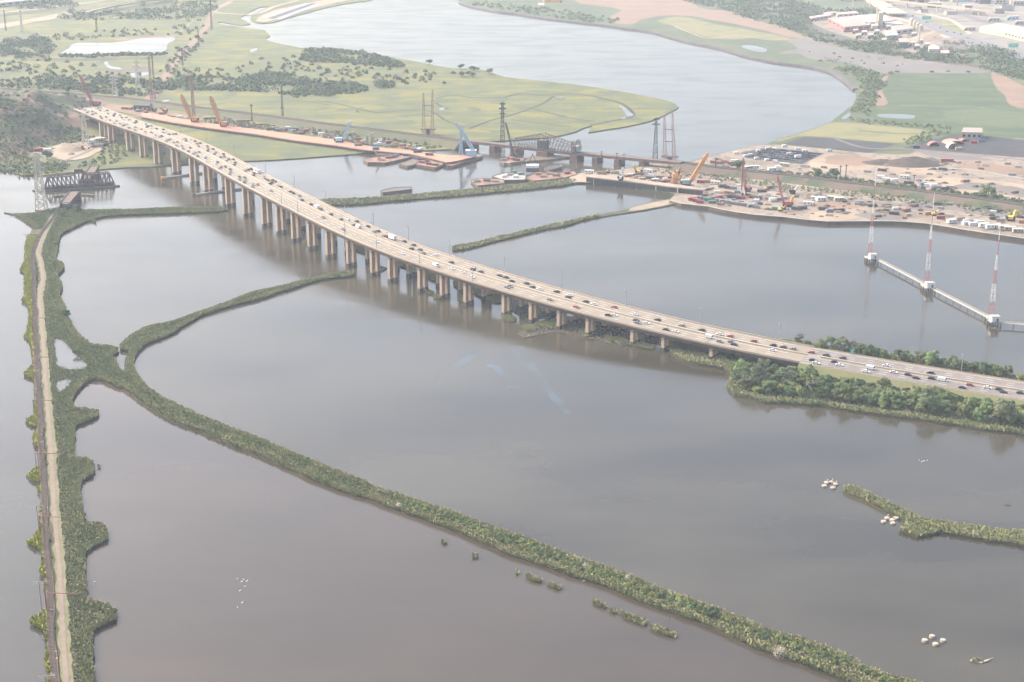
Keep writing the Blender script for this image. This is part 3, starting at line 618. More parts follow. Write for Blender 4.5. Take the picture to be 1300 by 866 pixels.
# cars
m_glass = simple('dark car glass', (.05, .06, .08), rough=.15)
m_tyre = simple('tyre rubber', (.03, .03, .03), rough=.9)
PAINT = {'dark': (.05, .055, .07), 'white': (1.35, 1.35, 1.35), 'grey': (.42, .42, .43), 'red': (.62, .14, .12), 'blue': (.18, .30, .46), 'tan': (.7, .55, .4), 'orange': (.85, .36, .16), 'yellow': (1.3, .85, .15), 'green': (.16, .42, .30)}
def paint(c): return simple(c + ' paint', PAINT[c], rough=.35)
PROTO = {}
WH = MB().cyl((0, -.12, 0), (0, .12, 0), .36, n=10)
wheel_me = None
def put_wheels(root, xs, y, r=.36):
    global wheel_me
    for x in xs:
        for s in (-1, 1):
            if wheel_me is None:
                o = WH.build('wheel', m_tyre, root); wheel_me = o.data
            else:
                o = bpy.data.objects.new('wheel', wheel_me); COL.objects.link(o); o.parent = root
            o.location = (x, s * y, r); o.scale = (r / .36,) * 3
def make_car(c, kind):
    root = thing({'car': 'parked_car', 'van': 'delivery_van', 'truck': 'box_truck', 'bus': 'coach'}.get(kind, 'car'), '', kind, (0, 0, 0))
    if kind == 'car':
        root.name = 'car'
        MB().profile([(-2.35, .35), (2.35, .35), (2.4, .75), (1.2, .95), (-1.9, 1.0), (-2.4, .85)], 1.85).build('body', paint(c), root)
        MB().profile([(-1.75, 1.0), (1.15, .95), (.45, 1.38), (-1.2, 1.42)], 1.6).build('windows', m_glass, root)
        MB().profile([(-1.15, 1.425), (.4, 1.385), (.35, 1.47), (-1.1, 1.5)], 1.5).build('roof', paint(c), root)
        put_wheels(root, (-1.45, 1.45), .85)
    elif kind == 'van':
        MB().profile([(-2.9, .4), (2.9, .4), (2.95, 1.1), (2.3, 1.3), (1.6, 2.3), (-2.9, 2.35)], 2.1).build('body', paint(c), root)
        MB().profile([(1.75, 1.35), (2.3, 1.33), (1.7, 2.18)], 2.12).build('windows', m_glass, root)
        put_wheels(root, (-1.9, 1.9), .95, .4)
    elif kind == 'truck':
        MB().profile([(2.6, .5), (5.0, .5), (5.0, 1.6), (4.6, 2.6), (2.6, 2.7)], 2.4).build('cab', paint(c), root)
        MB().profile([(4.72, 1.7), (5.02, 1.65), (4.66, 2.45)], 2.1).build('windscreen', m_glass, root)
        MB().box((-1.4, 0, 2.25), (7.6, 2.55, 2.7)).build('cargo_box', paint('white'), root)
        MB().box((-.6, 0, .75), (8.6, 1.2, .28)).build('chassis', m_tyre, root)
        put_wheels(root, (-3.6, -2.4, 3.8), 1.05, .5)
    elif kind == 'bus':
        MB().box((0, 0, 1.95), (12, 2.6, 2.9)).build('body', paint(c), root)
        MB().box((0, 0, 2.3), (11.2, 2.64, .9)).build('windows', m_glass, root)
        MB().box((-1, 0, 3.55), (3, 1.6, .28)).build('roof_unit', paint('grey'), root)
        put_wheels(root, (-4, -2.8, 4), 1.1, .5)
    return root
def place_car(c, kind, loc, rotz, label, group):
    k = (c, kind)
    if k not in PROTO:
        r = make_car(c, kind); r.location = loc; r.rotation_euler = (0, 0, rotz); tag(r, label, None, group); PROTO[k] = r; return r
    r = dup(PROTO[k], loc, rotz, label, group); return r
CARS = []
def z6(x, y): return (320 + x / 3.936, 200 + y / 3.936)
def z7(x, y): return (640 + x / 3.936, 200 + y / 3.936)
def z3(x, y): return (640 + x / 3.936, 350 + y / 3.936)
def z4(x, y): return (970 + x / 3.936, 400 + y / 3.936)
for f, L in ((z6, [(55,93,'w'),(12,133,'w'),(70,118,'d'),(100,128,'d'),(110,122,'d'),(98,168,'g'),(150,150,'d'),(200,182,'d'),(215,183,'d'),(232,198,'g'),(250,218,'d'),(303,240,'d'),(315,262,'V'),(350,265,'d'),(405,290,'d'),(352,303,'g'),(440,316,'d'),(470,320,'w'),(515,330,'d'),(512,348,'d'),(535,354,'V'),(570,355,'d'),(458,362,'g'),(600,380,'g'),(625,378,'d'),(660,402,'r'),(698,414,'T'),(615,425,'w'),(755,430,'d'),(802,447,'d'),(797,462,'d'),(835,468,'d'),(758,482,'w'),(857,483,'g'),(910,493,'w'),(1003,527,'d'),(925,540,'V'),(1018,553,'w'),(1050,573,'w'),(1113,552,'w'),(1095,565,'d'),(1148,573,'d'),(1102,597,'w'),(1270,603,'d'),(1285,645,'g')]),
    (z7, [(10,603,'d'),(40,620,'d'),(22,648,'g'),(110,633,'d'),(145,652,'d'),(165,663,'w'),(253,675,'d'),(318,692,'w'),(305,703,'d'),(235,707,'g'),(403,724,'d'),(365,744,'r'),(432,739,'w'),(550,752,'r'),(525,786,'d'),(557,785,'w'),(650,787,'w'),(668,812,'d'),(665,827,'g'),(718,825,'w'),(754,821,'d'),(887,843,'g')]),
    (z3, [(845,278,'d'),(857,280,'w'),(993,272,'d'),(1030,308,'V'),(1073,297,'w'),(1072,333,'g'),(1118,313,'r'),(1138,330,'g'),(1145,349,'d'),(1252,328,'r')]),
    (z4, [(45,178,'w'),(100,171,'d'),(130,172,'d'),(135,183,'g'),(230,196,'r'),(310,205,'d'),(243,228,'d'),(262,239,'w'),(363,227,'d'),(388,226,'d'),(377,251,'w'),(533,271,'V'),(510,284,'w'),(603,264,'w'),(655,279,'w'),(728,289,'d'),(760,317,'d'),(828,296,'d'),(880,312,'d'),(890,331,'V'),(1035,340,'r'),(993,361,'d'),(1128,356,'w'),(1180,362,'d'),(1198,385,'d'),(1283,384,'d')])):
    for x, y, c in L:
        px, py = f(x, y); zz = zdeck(px) + .7; p = G(px, py, zz); s = nearest(p)
        for _ in range(3):
            q, d = at(s); s += (p - q).dot(d)
        q, d = at(s); off = (p - q).dot(Vector((-d.y, d.x, 0))); CARS.append((s, off, c))
# the dense traffic at the far end
for k, lane in enumerate((4.3, 8.0, 11.7, 21.8, 25.5, 29.2)):
    s = 4 + RNG.uniform(0, 10); lim = nearest(G(322, 242, 29))
    while s < lim:
        if not (k == 5 and abs(s - lim * .80) < 16): CARS.append((s, lane, str(RNG.choice(list('ddddgwwgrgdg')))))
        s += RNG.uniform(13, 42)
CARS.append((nearest(G(291, 226, 30)), 27.5, 'B'))
lanes = (4.3, 8.0, 11.7, 21.8, 25.5, 29.2); lname = ['outer near-side lane', 'middle near-side lane', 'inner near-side lane', 'inner far-side lane', 'middle far-side lane', 'outer far-side lane']
rows = [[] for _ in lanes]
for s, off, c in CARS:
    k = min(range(6), key=lambda i: abs(lanes[i] - off)); rows[k].append((s, c))
CC = {'d': ('dark', 'car'), 'g': ('grey', 'car'), 'w': ('white', 'car'), 'r': ('red', 'car'), 'V': ('white', 'van'), 'T': ('dark', 'truck'), 'B': ('white', 'bus')}
KW = {'car': 'car', 'van': 'van', 'truck': 'box truck', 'bus': 'coach'}
for k, row in enumerate(rows):
    row.sort(key=lambda t: -t[0]); seen = {}; last = 1e9
    for s, c in row:
        col, kd = CC[c]; ln = {'car': 5.6, 'van': 7, 'truck': 12, 'bus': 15}[kd]
        if last - s < ln + 1: s = last - ln - 1
        last = s - (3 if kd in ('truck', 'bus') else 0)
        q, d = at(s, lanes[k] + RNG.uniform(-.35, .35), .02 if s < S_END else -.07)
        ang = math.atan2(d.y, d.x) + (0 if k < 3 else math.pi)
        seen[(col, kd)] = seen.get((col, kd), 0) + 1
        where = 'on the causeway road' if s > S_END else 'on the bridge'
        if (c == 'B'): lab = 'long white coach in the dense traffic near the far end of the bridge'
        elif (c == 'T'): lab = 'box truck with dark cab and white box heading across the bridge'
        else: lab = f'{col} {KW[kd]} in the {lname[k]}, {ordinal(seen[(col, kd)])} from the island end'
        r = place_car(col, kd, q, ang, lab, 'vehicles driving along the highway bridge')
# ------------------------------------------------------------------ towers, cranes, rail bridges, barges
m_rust = M('rusty lattice steel', (.75, .40, .32), (.6, .32, .26), .5)
m_dkst = M('dark weathered steel', (.11, .10, .11), (.16, .14, .14), .5)
m_galv = M('galvanised steel', (1.15, 1.05, .85), (.95, .87, .7), .5)
m_white = simple('white painted metal', (1.5, 1.5, 1.45))
m_redp = M('faded red paint', (.85, .24, .20), (.7, .2, .17), .5)
m_orange = M('orange crane paint', (1.3, .62, .22), (1.1, .5, .18), .5)
m_redc = M('red crane paint', (.95, .27, .24), (.8, .22, .2), .5)
m_blue = M('pale blue crane paint', (.75, 1.1, 1.3), (.65, .95, 1.15), .5)
m_yell = M('yellow crane paint', (1.6, 1.1, .25), (1.4, .95, .2), .5)
m_timber = M('old timber', (.22, .17, .13), (.3, .24, .19), .3)
m_hull = M('barge hull rust', (.30, .22, .17), (.20, .15, .12), .2)
m_bdeck = M('barge deck rust red', (.62, .33, .24), (.42, .25, .18), .12, fine=((.24, .19, .16), .22, .5))
m_trest = M('trestle deck timber', (.95, .44, .27), (.78, .37, .25), .05, fine=((.5, .36, .28), .12, .52))
m_stone = M('brown stone masonry', (.26, .16, .13), (.19, .12, .10), .3)
m_conc2 = M('pale concrete', (.75, .68, .58), (.62, .56, .48), .3)

def drop(o, base): return o
def tower(name, label, bx, by, tx, ty, wb, wt, mat, arms=(), r=.35, z=1.0, group=None, armlen=4.0, cat='lattice tower', nseg=None):
    b = G(bx, by, z); t = UP(b, tx, ty); h = t.z - b.z; top = Vector((0, 0, h))
    root = thing(name, label, cat, b, 0.0, group)
    if mat is m_dkst and by < 160: wb *= .62; wt *= .62; r *= .62
    nseg = nseg or max(5, int(h / 5))
    MB().lattice((0, 0, 0), top, wb, wt, nseg, r).build('mast', mat, root)
    for k, (frac, ln) in enumerate(arms):
        MB().beam((-ln, 0, h * frac), (ln, 0, h * frac), r * 2.2).beam((-ln, 0, h * frac), (0, 0, h * frac + 2), r).beam((ln, 0, h * frac), (0, 0, h * frac + 2), r).build('crossarm', mat, root)
    MB().box((0, 0, .2), (wb + 1.4, wb + 1.4, .9)).build('base', m_conc2, root)
    return root
GT = 'power line towers crossing the marsh'
tower('transmission_tower', 'tall pale lattice tower with three crossarms in the river beside the open railway bridge', 53, 266, 47, 194, 8.5, 2.6, m_galv, [(.93, 6), (.83, 7), (.74, 6)], r=.5, group=GT)
tower('transmission_tower', 'pale lattice tower standing at the foot of the hill under the bridge', 109, 184, 108, 144, 7, 2, m_galv, [(.95, 5), (.82, 6)], r=.42, group=GT)
tower('transmission_tower', 'pale lattice tower with wide crossarms beyond the far bridge end', 146, 122, 146, 95, 6, 2, m_galv, [(.93, 6), (.78, 6.5), (.6, 6)], r=.45, group=GT)
tower('transmission_tower', 'faint pale lattice tower just beside the small white pond', 176, 121, 174, 76, 6, 2, m_galv, [(.93, 5), (.8, 6)], r=.3, group=GT)
tower('mast_tower', 'slim rust red mast at the lower end of the red dirt road', 193, 128, 189, 72, 3.0, 1.8, m_rust, [(.97, 2)], r=.3, group='slim masts along the railway')
tower('mast_tower', 'slim dark mast close beside the rust red one by the dirt road', 197, 127, 191.5, 71, 2.6, 1.6, m_dkst, [(.97, 2)], r=.3, group='slim masts along the railway')
tower('mast_tower', 'tall dark mast beside the far bend of the red dirt road', 269, 38, 266.5, 0, 4, 2.4, m_dkst, [(.85, 3)], r=.5, group='slim masts along the railway')
tower('mast_tower', 'dark mast on the middle of the red dirt road', 252.5, 60, 252, 37, 3, 1.8, m_dkst, r=.4, group='slim masts along the railway')
tower('mast_tower', 'short dark mast beside the dirt road near the thicket', 232, 84, 231, 66, 3, 1.6, m_dkst, r=.4, group='slim masts along the railway')
tower('mast_tower', 'reddish mast rising beside the left orange crane boom', 246, 147, 244, 95, 3, 1.8, m_rust, [(.9, 3)], r=.45, group='slim masts along the railway')
tower('mast_tower', 'dark mast with a small crossarm behind the trestle pier frames', 320, 155, 319, 133, 2.2, 1.4, m_dkst, [(.95, 2.5)], r=.35, group='slim masts along the railway')
tower('mast_tower', 'dark mast standing at the marsh edge of the railway', 359, 149, 358, 109, 3, 1.6, m_dkst, [(.3, 2.5)], r=.45, group='slim masts along the railway')
tower('mast_tower', 'tall dark tapered mast with short arms where the railway meets the river', 638, 184, 636, 130.5, 5, 1.6, m_dkst, [(.97, 3.2), (.86, 4), (.74, 3)], r=.5, group='slim masts along the railway')
tower('mast_tower', 'tall dark tapered mast on the east bank beside the rusty portal towers', 831.5, 206, 831, 150, 5, 1.3, m_dkst, [(.97, 3.5), (.86, 4.5)], r=.36, z=1.5, group='slim masts along the railway')
tower('mast_tower', 'distant dark mast left of the dark round wood', 7.5, 39, 7, 13, 3.5, 2, m_dkst, r=.4, group='slim masts along the railway')
tower('mast_tower', 'distant pale mast above the dark round wood', 28, 40, 27, 13, 3.5, 2, m_galv, r=.4, group='slim masts along the railway')
tower('mast_tower', 'distant grey mast above the long pond', 123, 40, 122.5, 23, 4, 3, m_dkst, r=.5, group='slim masts along the railway')
tower('mast_tower', 'distant pale mast right of the long pond', 177, 19, 177, 3, 4, 2, m_galv, r=.5, group='slim masts along the railway')

def portal(label, L, R_, tops, ymid, mat, z=1.0, plat=None):
    a, b = G(*L, z), G(*R_, z); c = (a + b) / 2; root = thing('portal_tower', label, 'lattice tower', c)
    ta, tb = UP(a, *tops[0]) - c, UP(b, *tops[1]) - c
    for p, t, s in ((a - c, ta, -1), (b - c, tb, 1)):
        MB().lattice(p, Vector((t.x, p.y, t.z)), 4.0, 1.2, 11, .24).build('leg', mat, root)
    h = (ta.z + tb.z) / 2
    for fr in (.45, .7):
        xa = (a - c).lerp(Vector((ta.x, (a - c).y, ta.z)), fr); xb = (b - c).lerp(Vector((tb.x, (b - c).y, tb.z)), fr)
        MB().beam(xa, (xb.x, xb.y, xa.z), .8).build('tie', mat, root)
    MB().box((0, 0, 7), ((b - a).length + 8, 8, 1.0)).build('platform', m_bdeck, root)
    MB().box((0, 0, 3.3), (4, 4, 6.4)).build('pedestal', m_dkst, root)
portal('tall rusty twin legged tower at the river end of the east bank', (844, 207), (856, 207), ((843.5, 146), (853.5, 143.5)), 180, m_rust, z=1.5)
portal('faint rusty twin legged tower on the marsh left of the blue crane', (538, 171), (549, 171), ((537.5, 118), (549, 114)), 150, m_rust)

# radio towers in the bay
m_redband, m_whband = m_redp, m_white
def radio(bx, by, tx, ty, label, hutlab, hx, hy):
    b = G(bx, by, 3.5); t = UP(b, tx, ty); h = t.z - b.z
    root = thing('radio_tower', label, 'radio tower', b, 0, 'striped radio towers in the bay')
    ys = [0, .16, .35, .5, .66, 1.0]; mats = [m_redp, m_white, m_redp, m_white, m_redp]
    w_ = lambda f: 5.4 * (1 - f) + .7 * f if f < .66 else .8
    for i in range(5):
        f0, f1 = ys[i], ys[i + 1]
        if i == 4:
            MB().cyl((0, 0, h * f0), (0, 0, h * .82), .24, .22, 6).build('antenna_rod', m_redp, root)
            MB().cyl((0, 0, h * .82), (0, 0, h), .24, .2, 6).build('antenna_rod', m_white, root)
        else: MB().lattice((0, 0, h * f0), (0, 0, h * f1), 2.7 * (1 - f0 / .66) + .6, 2.7 * (1 - f1 / .66) + .6, max(3, int(h * (f1 - f0) / 5)), .1).build('lattice_section', mats[i], root)
    MB().box((0, 0, -.5), (7, 7, .7)).build('platform', m_conc2, root)
    mb = None
    for sx in (-2.8, 2.8):
        for sy in (-2.8, 2.8): MB().cyl((sx, sy, -4.6), (sx, sy, -.86), .5, n=6).build('pile', m_stain, root)
    c = G(hx, hy, 3.5); hr = thing('equipment_hut', hutlab, 'hut', c, 0.1, 'white huts at the radio towers')
    MB().box((0, 0, 1.9), (5.8, 4.6, 3.2)).build('wall', m_white, hr)
    MB().box((0, 0, 3.7), (6.3, 5.1, .3)).build('roof', m_conc2, hr)
    MB().box((1.2, -2.33, 1.4), (1.2, .1, 2.1)).build('door', m_dkst, hr)
    MB().box((0, 0, -.1), (7.4, 6.2, .6)).build('platform', m_conc2, hr)
    for sx in (-3.6, 3.6):
        for sy in (-2.6, 2.6): MB().cyl((sx, sy, -4.6), (sx, sy, -.4), .5, n=6).build('pile', m_stain, hr)
radio(1104, 326, 1106, 216, 'red and white radio tower at the far end of the walkway, leftmost of three', 'white hut at the foot of the leftmost radio tower', 1108, 328)
radio(1176, 362, 1178.5, 245, 'red and white radio tower halfway along the walkway, middle of three', 'white hut at the foot of the middle radio tower', 1180, 364.5)
radio(1258, 402, 1262.5, 283, 'red and white radio tower at the bend of the walkway, rightmost of three', 'white hut at the foot of the rightmost radio tower', 1262.5, 407.5)
def walkway(label, a, b):
    A, B = G(*a, 2.6), G(*b, 2.6); root = thing('walkway', label, 'walkway', A); d = B - A; L = d.length; u = d.normalized(); n = Vector((-u.y, u.x, 0))
    MB().beam((0, 0, 0), d, 2.0, .45).build('deck', m_conc2, root)
    for s in (-1.1, 1.1): MB().beam(n * s + Vector((0, 0, 1.1)), d + n * s + Vector((0, 0, 1.1)), .18).build('handrail', m_galv, root)
    k = int(L / 9)
    for i in range(k + 1):
        p = u * (L * i / k); MB().beam(p + Vector((0, 0, -3.6)), p + Vector((0, 0, -.25)), .4).build('pile', m_stain, root)
walkway('narrow grey walkway on piles linking the leftmost and middle radio towers', (1111, 328.5), (1176, 362.5))
walkway('narrow grey walkway on piles linking the middle and rightmost radio towers', (1184, 367), (1257, 404.5))
walkway('narrow grey walkway on piles leading away right from the rightmost radio tower', (1268, 410), (1400, 420))

# trusses
def truss_side(mb, p0, p1, hfun, n, r, z0=0):
    pts = [p0.lerp(p1, i / n) for i in range(n + 1)]
    top = [p + Vector((0, 0, hfun(i / n))) for i, p in enumerate(pts)]
    for i in range(n):
        mb.beam(pts[i], pts[i + 1], r * 1.5)
        if i > 0 and i < n - 1 or True:
            if (top[i] - pts[i]).length > .5 or (top[i + 1] - pts[i + 1]).length > .5: mb.beam(top[i], top[i + 1], r * 1.5)
        if i: mb.beam(pts[i], top[i], r)
        mb.beam(top[i], pts[i + 1], r) if (i < n / 2) else mb.beam(pts[i], top[i + 1], r)
# open swing bridge on the left
m_truss = M('dark red truss steel', (.17, .11, .11), (.22, .15, .14), .4)
p0, p1 = G(57, 239.5, 2.5), G(145.5, 233.5, 2.5); c = (p0 + p1) / 2; c.z = 0; d = (p1 - p0).normalized(); n = Vector((-d.y, d.x, 0))
sw = thing('swing_bridge', 'dark red steel railway swing bridge left standing open on its timber pier', 'swing bridge', c)
def hf(t):
    t = abs(t - .5) * 2
    return 0 if t > .985 else (10.5 if t > .13 else (14 if t < .05 else 12))
for k, o_ in enumerate((0, 8)):
    mb = MB(); truss_side(mb, p0 - c + n * o_, p1 - c + n * o_, hf, 16, .75); mb.build('truss', m_truss, sw)
MB().beam(p0 - c + n * 4 + Vector((0, 0, .3)), p1 - c + n * 4 + Vector((0, 0, .3)), 7.4, 2.2).build('deck', m_truss, sw)
mb = MB()
for i in range(1, 16):
    if i in (7, 8, 9): continue
    q = (p0.lerp(p1, i / 16) - c) + Vector((0, 0, 10.5)); mb.beam(q, q + n * 8, .5)
mb.build('top_bracing', m_truss, sw)
MB().box((n * 4)[:2] + (17,), (8, 6, 3.5), math.atan2(d.y, d.x)).build('control_house', m_truss, sw)
fp = thing('fender_pier', 'long narrow timber fender pier under the open swing bridge', 'fender pier', c)
a0, a1 = G(41, 242, .6), G(152, 236, .6); mid = (a0 + a1) / 2 - c; L = (a1 - a0).length; ang = math.atan2((a1 - a0).y, (a1 - a0).x)
MB().prism([(Matrix.Rotation(ang, 2) @ Vector(v) + mid.xy)[:] for v in ((-L / 2, 0), (-L / 2 + 9, -6), (L / 2 - 9, -6), (L / 2, 0), (L / 2 - 9, 7), (-L / 2 + 9, 7))], -1, 1.2).build('cribwork', m_timber, fp)
MB().cyl((mid.x, mid.y + 3, 1.2), (mid.x, mid.y + 3, 2.2), 6, n=16).build('pivot', m_stone, fp)
fp = thing('fender_wall', 'low pale timber fender wall in the water before the open swing bridge', 'fender', G(95, 249, 0))
mb = MB().beam(G(68, 249.5, .6) - G(95, 249, 0), G(97, 247, .6) - G(95, 249, 0), 2, 1.4).build('wale', m_timber, fp)
MB().beam(G(100, 247, .6) - G(95, 249, 0), G(120, 248.5, .6) - G(95, 249, 0), 2, 1.4).build('wale', m_timber, fp)
def girder_span(label, a, b, wd, z, pier_at=()):
    A, B = G(*a, z), G(*b, z); A0 = Vector((A.x, A.y, 0)); root = thing('girder_bridge', label, 'girder bridge', A0); d = B - A; u = d.normalized(); n = Vector((-u.y, u.x, 0)); up = Vector((0, 0, z))
    MB().beam(up, up + d, wd, .5).build('deck', m_timber, root)
    for s in (-1, 1): MB().beam(up + n * (s * wd / 2) + Vector((0, 0, -.6)), up + d + n * (s * wd / 2) + Vector((0, 0, -.6)), .6, 3.4).build('girder', m_truss, root)
    for f in pier_at:
        q = d * f; MB().box((q.x, q.y, (z - 2.6) / 2), (wd + 2, 4, z - 2.0), math.atan2(u.y, u.x) + math.pi / 2).build('pier', m_stone, root)
    return root
girder_span('dark girder railway span leading from the dike toward the open swing bridge', (83, 257.5), (95, 243.5), 9, 7, (.06, .94))
girder_span('dark girder railway span between the open swing bridge and the hill shore', (109, 228), (119.5, 212), 9, 7, (.06, .94))

# rail bridge over the river
def big_rail():
    Z = 8.5; P = [G(588, 177.5, Z), G(649, 184.5, Z), G(731, 193.5, Z), G(866, 206, Z)]
    o0 = Vector((P[1].x, P[1].y, 0)); root = thing('railway_bridge', 'grey steel railway bridge with a humped swing truss across the river', 'railway bridge', o0)
    for k, (a, b) in enumerate(zip(P, P[1:])):
        u = (b - a).normalized(); n = Vector((-u.y, u.x, 0))
        MB().beam(a - o0, b - o0, 9, .8).build('deck', m_timber, root)
        for s in (-4.6, 4.6): MB().beam(a - o0 + n * s + Vector((0, 0, -1)), b - o0 + n * s + Vector((0, 0, -1)), .7, 2.8).build('girder', m_rust2, root)
    a, b = P[1] - o0, P[2] - o0; u = (b - a).normalized(); n = Vector((-u.y, u.x, 0))
    def hf(t):
        e = min(t, 1 - t)
        if e < .001: return 0
        return 7 + 8 * min(1, abs(e) / .42) + (1.5 if e > .46 else 0)
    for s in (-5, 5):
        mb = MB(); truss_side(mb, a + n * s, b + n * s, hf, 20, .42); mb.build('truss', m_tgrey, root)
    mb = MB()
    for i in range(1, 20):
        q = a.lerp(b, i / 20) + Vector((0, 0, hf(i / 20))); mb.beam(q - n * 5, q + n * 5, .45)
    mb.build('top_bracing', m_tgrey, root)
    cc = a.lerp(b, .5); MB().box((cc.x, cc.y, cc.z + 5), (10, 9, 9), math.atan2(u.y, u.x)).build('machinery_house', m_tgrey, root)
    e = a.lerp(b, 1.0); MB().box((e.x, e.y, e.z + 4.5), (7, 12, 5), math.atan2(u.y, u.x)).build('signal_cabin', m_conc2, root)
    for s in (-5.5, 5.5): MB().lattice(e + n * s + Vector((0, 0, 1)), e + n * s + Vector((0, 0, 12)), 4, 4, 4, .5).build('end_tower', m_tgrey, root)
    for px, py, w_, l_ in ((602, 191, 4, 13), (628.5, 196, 7, 15), (656, 199, 8, 17), (692, 198.5, 14, 16), (732, 206, 9, 17), (759.5, 210.5, 6, 15), (788, 214, 6, 15), (818, 212, 6, 14)):
        q = G(px, py, 0)
        k = min(range(300), key=lambda i: abs((P[0] if i < 100 else P[1] if i < 200 else P[2]).lerp((P[1] if i < 100 else P[2] if i < 200 else P[3]), (i % 100) / 100).x - q.x))
        A_, B_ = (P[k // 100], P[k // 100 + 1]); c_ = A_.lerp(B_, (k % 100) / 100)
        MB().box((c_.x - o0.x, c_.y - o0.y, 3.2), (w_, l_, 6.8), math.atan2(u.y, u.x), taper=.9).build('pier', m_stone, root)
m_rust2 = M('brown girder steel', (.30, .19, .16), (.24, .16, .14), .4)
m_tgrey = M('grey brown truss steel', (.30, .26, .25), (.24, .21, .21), .4)
big_rail()
cr = thing('fender_pier', 'long timber fender pier around the centre of the river railway bridge', 'fender pier', G(690, 200, 0))
o0 = G(690, 200, 0)
MB().prism([((p - o0).x, (p - o0).y) for p in (G(640, 208, 0), G(664, 207, 0), G(700, 204, 0), G(727, 200.5, 0), G(722, 198, 0), G(690, 199, 0), G(655, 203, 0))], -1, 1.6).build('cribwork', m_timber, cr)
# power poles and small poles
def pole(name, label, bx, by, tx, ty, z, r=.22, arm=1.8, mat=None, group=None, cat='utility pole'):
    b = G(bx, by, z); t = UP(b, tx, ty); h = t.z - z; root = thing(name, label, cat, b, 0, group)
    MB().cyl((0, 0, 0), (0, 0, h), r * 1.2, r, 6).build('pole', mat or m_dkst, root)
    MB().beam((-arm, 0, h * .93), (arm, 0, h * .93), r).build('crossarm', mat or m_dkst, root)
for k, (bx, by, tx, ty, lab) in enumerate([(1066, 231, 1066, 210, 'left one of the pole pair behind the yard tree row'), (1073, 232.5, 1073, 209, 'right one of the pole pair behind the yard tree row'), (1160, 233, 1160, 222, 'short pole beside the parked equipment behind the tree row'), (1249, 249, 1249, 236, 'left one of the pole pair beside the big yard tree'), (1254.5, 248.5, 1254.5, 233, 'right one of the pole pair beside the big yard tree'),
        (941.5, 244, 941.5, 200, 'tall dark pole standing against the left red crane'), (908, 219, 908, 200, 'dark pole left of the round yard tree'), (989.5, 222, 989.5, 214, 'short pole above the right red crane boom'), (763.5, 202, 763.5, 192, 'pole on the railway bridge right of the truss'), (783, 205, 783, 194, 'dark pole on the railway bridge span near the east bank'), (792, 206, 792, 195, 'grey pole on the railway bridge span nearest the east bank')]):
    pole('utility_pole', lab, bx, by, tx, ty, 2 if by > 206.5 else 9, r=.4, group='wooden poles by the railway')
# ------------------------------------------------------------------ trestles, cranes, barges
def trestle(name, label, pts, z, mat, piles=6, skirt=None, skm=None):
    P = [G(x, y, z) for x, y in pts]; o0 = Vector((P[0].x, P[0].y, 0)); root = thing(name, label, 'trestle', o0)
    MB().prism([((p - o0).x, (p - o0).y) for p in P], z - .9, z).build('deck', mat, root)
    return root, P, o0
WT = [(180,148),(221,155.5),(270,163),(291,165.7),(333,171.3),(374,178),(430,185),(468,190.7),(520,195),(551,201.8),(567,206),(575,205),(585,203),(606,198),(600,196),(572,197.6),(531,192),(475,186.5),(430,178),(390,173),(347,167),(305,161.6),(250,154.6),(215,148),(190,143.5),(180,144)]
root, P, o0 = trestle('work_trestle', 'long pinkish timber work trestle beside the railway in the western marsh', WT, 4.5, m_trest)
near = P[:10]
for a, b in zip(near, near[1:]):
    MB().beam(a - o0 + Vector((0, 0, -1.6)), b - o0 + Vector((0, 0, -1.6)), .6, 1.4).build('fascia_beam', m_dkst, root)
m_pile = m_dkst
L = smooth_line(near, 13)
for p in L[::2]:
    q = p - o0; MB().cyl((q.x, q.y + 1.2, -1), (q.x, q.y + 1.2, 3.5), .5, n=6).build('pile', m_pile, root)
ET = [(745,224.3),(800,230.5),(850,237),(893,241.2),(897,239.5),(870,235.5),(820,229),(775,223),(752,221)]
root, P, o0 = trestle('work_trestle', 'pale work trestle with a tall black pile front on the east bank', ET, 7.0, M('sandy deck', (.62, .5, .38), (.5, .4, .31), .1, fine=((.3, .25, .2), .3, .6)))
L = smooth_line([p for p in P[:4]], 7)
MB().beam(P[0] - o0 + Vector((0, .5, -1.6)), P[3] - o0 + Vector((0, .5, -1.6)), .5, 1.2).build('fascia_beam', m_dkst, root)
for i, p in enumerate(L):
    q = p - o0; MB().cyl((q.x, q.y + .6, -1), (q.x, q.y + .6, 6.1), .55, n=6).build('pile', m_galv if i % 3 == 1 else m_dkst, root)
for a, b in zip(P[:3], P[1:4]): MB().beam(a - o0 + Vector((0, .35, -3.8)), b - o0 + Vector((0, .35, -3.8)), .4, 5.6).build('black_sheeting', simple('black sheeting', (.05, .05, .06)), root)
# sheet pile river wall
wallp = [(851,255.6),(865,259.8),(900,263.5),(920,268),(959,274),(997,277),(1025,280.5),(1050,282.5),(1080,282.3),(1134,282.3),(1178,285.3),(1207,290),(1250,297),(1300,304),(1420,324)]
P = smooth_line([G(x, y, 1.6) for x, y in wallp], 12); r = thing('quay_wall', 'dark steel sheet pile wall along the eastern yard waterfront', 'quay wall', P[0])
ribbonv = []
mb = MB()
for a, b in zip(P, P[1:]): mb.beam(a - P[0] + Vector((0, -1.2, -.6)), b - P[0] + Vector((0, -1.2, -.6)), 1.0, 3.4)
mb.build('sheet_piling', M('dark sheet piling', (.13, .105, .09), (.2, .165, .14), .3), r)
mb = MB()
for a, b in zip(P, P[1:]): mb.beam(a - P[0] + Vector((0, -1.0, 1.3)), b - P[0] + Vector((0, -1.0, 1.3)), 1.6, .4)
mb.build('capping_beam', m_conc2, r)
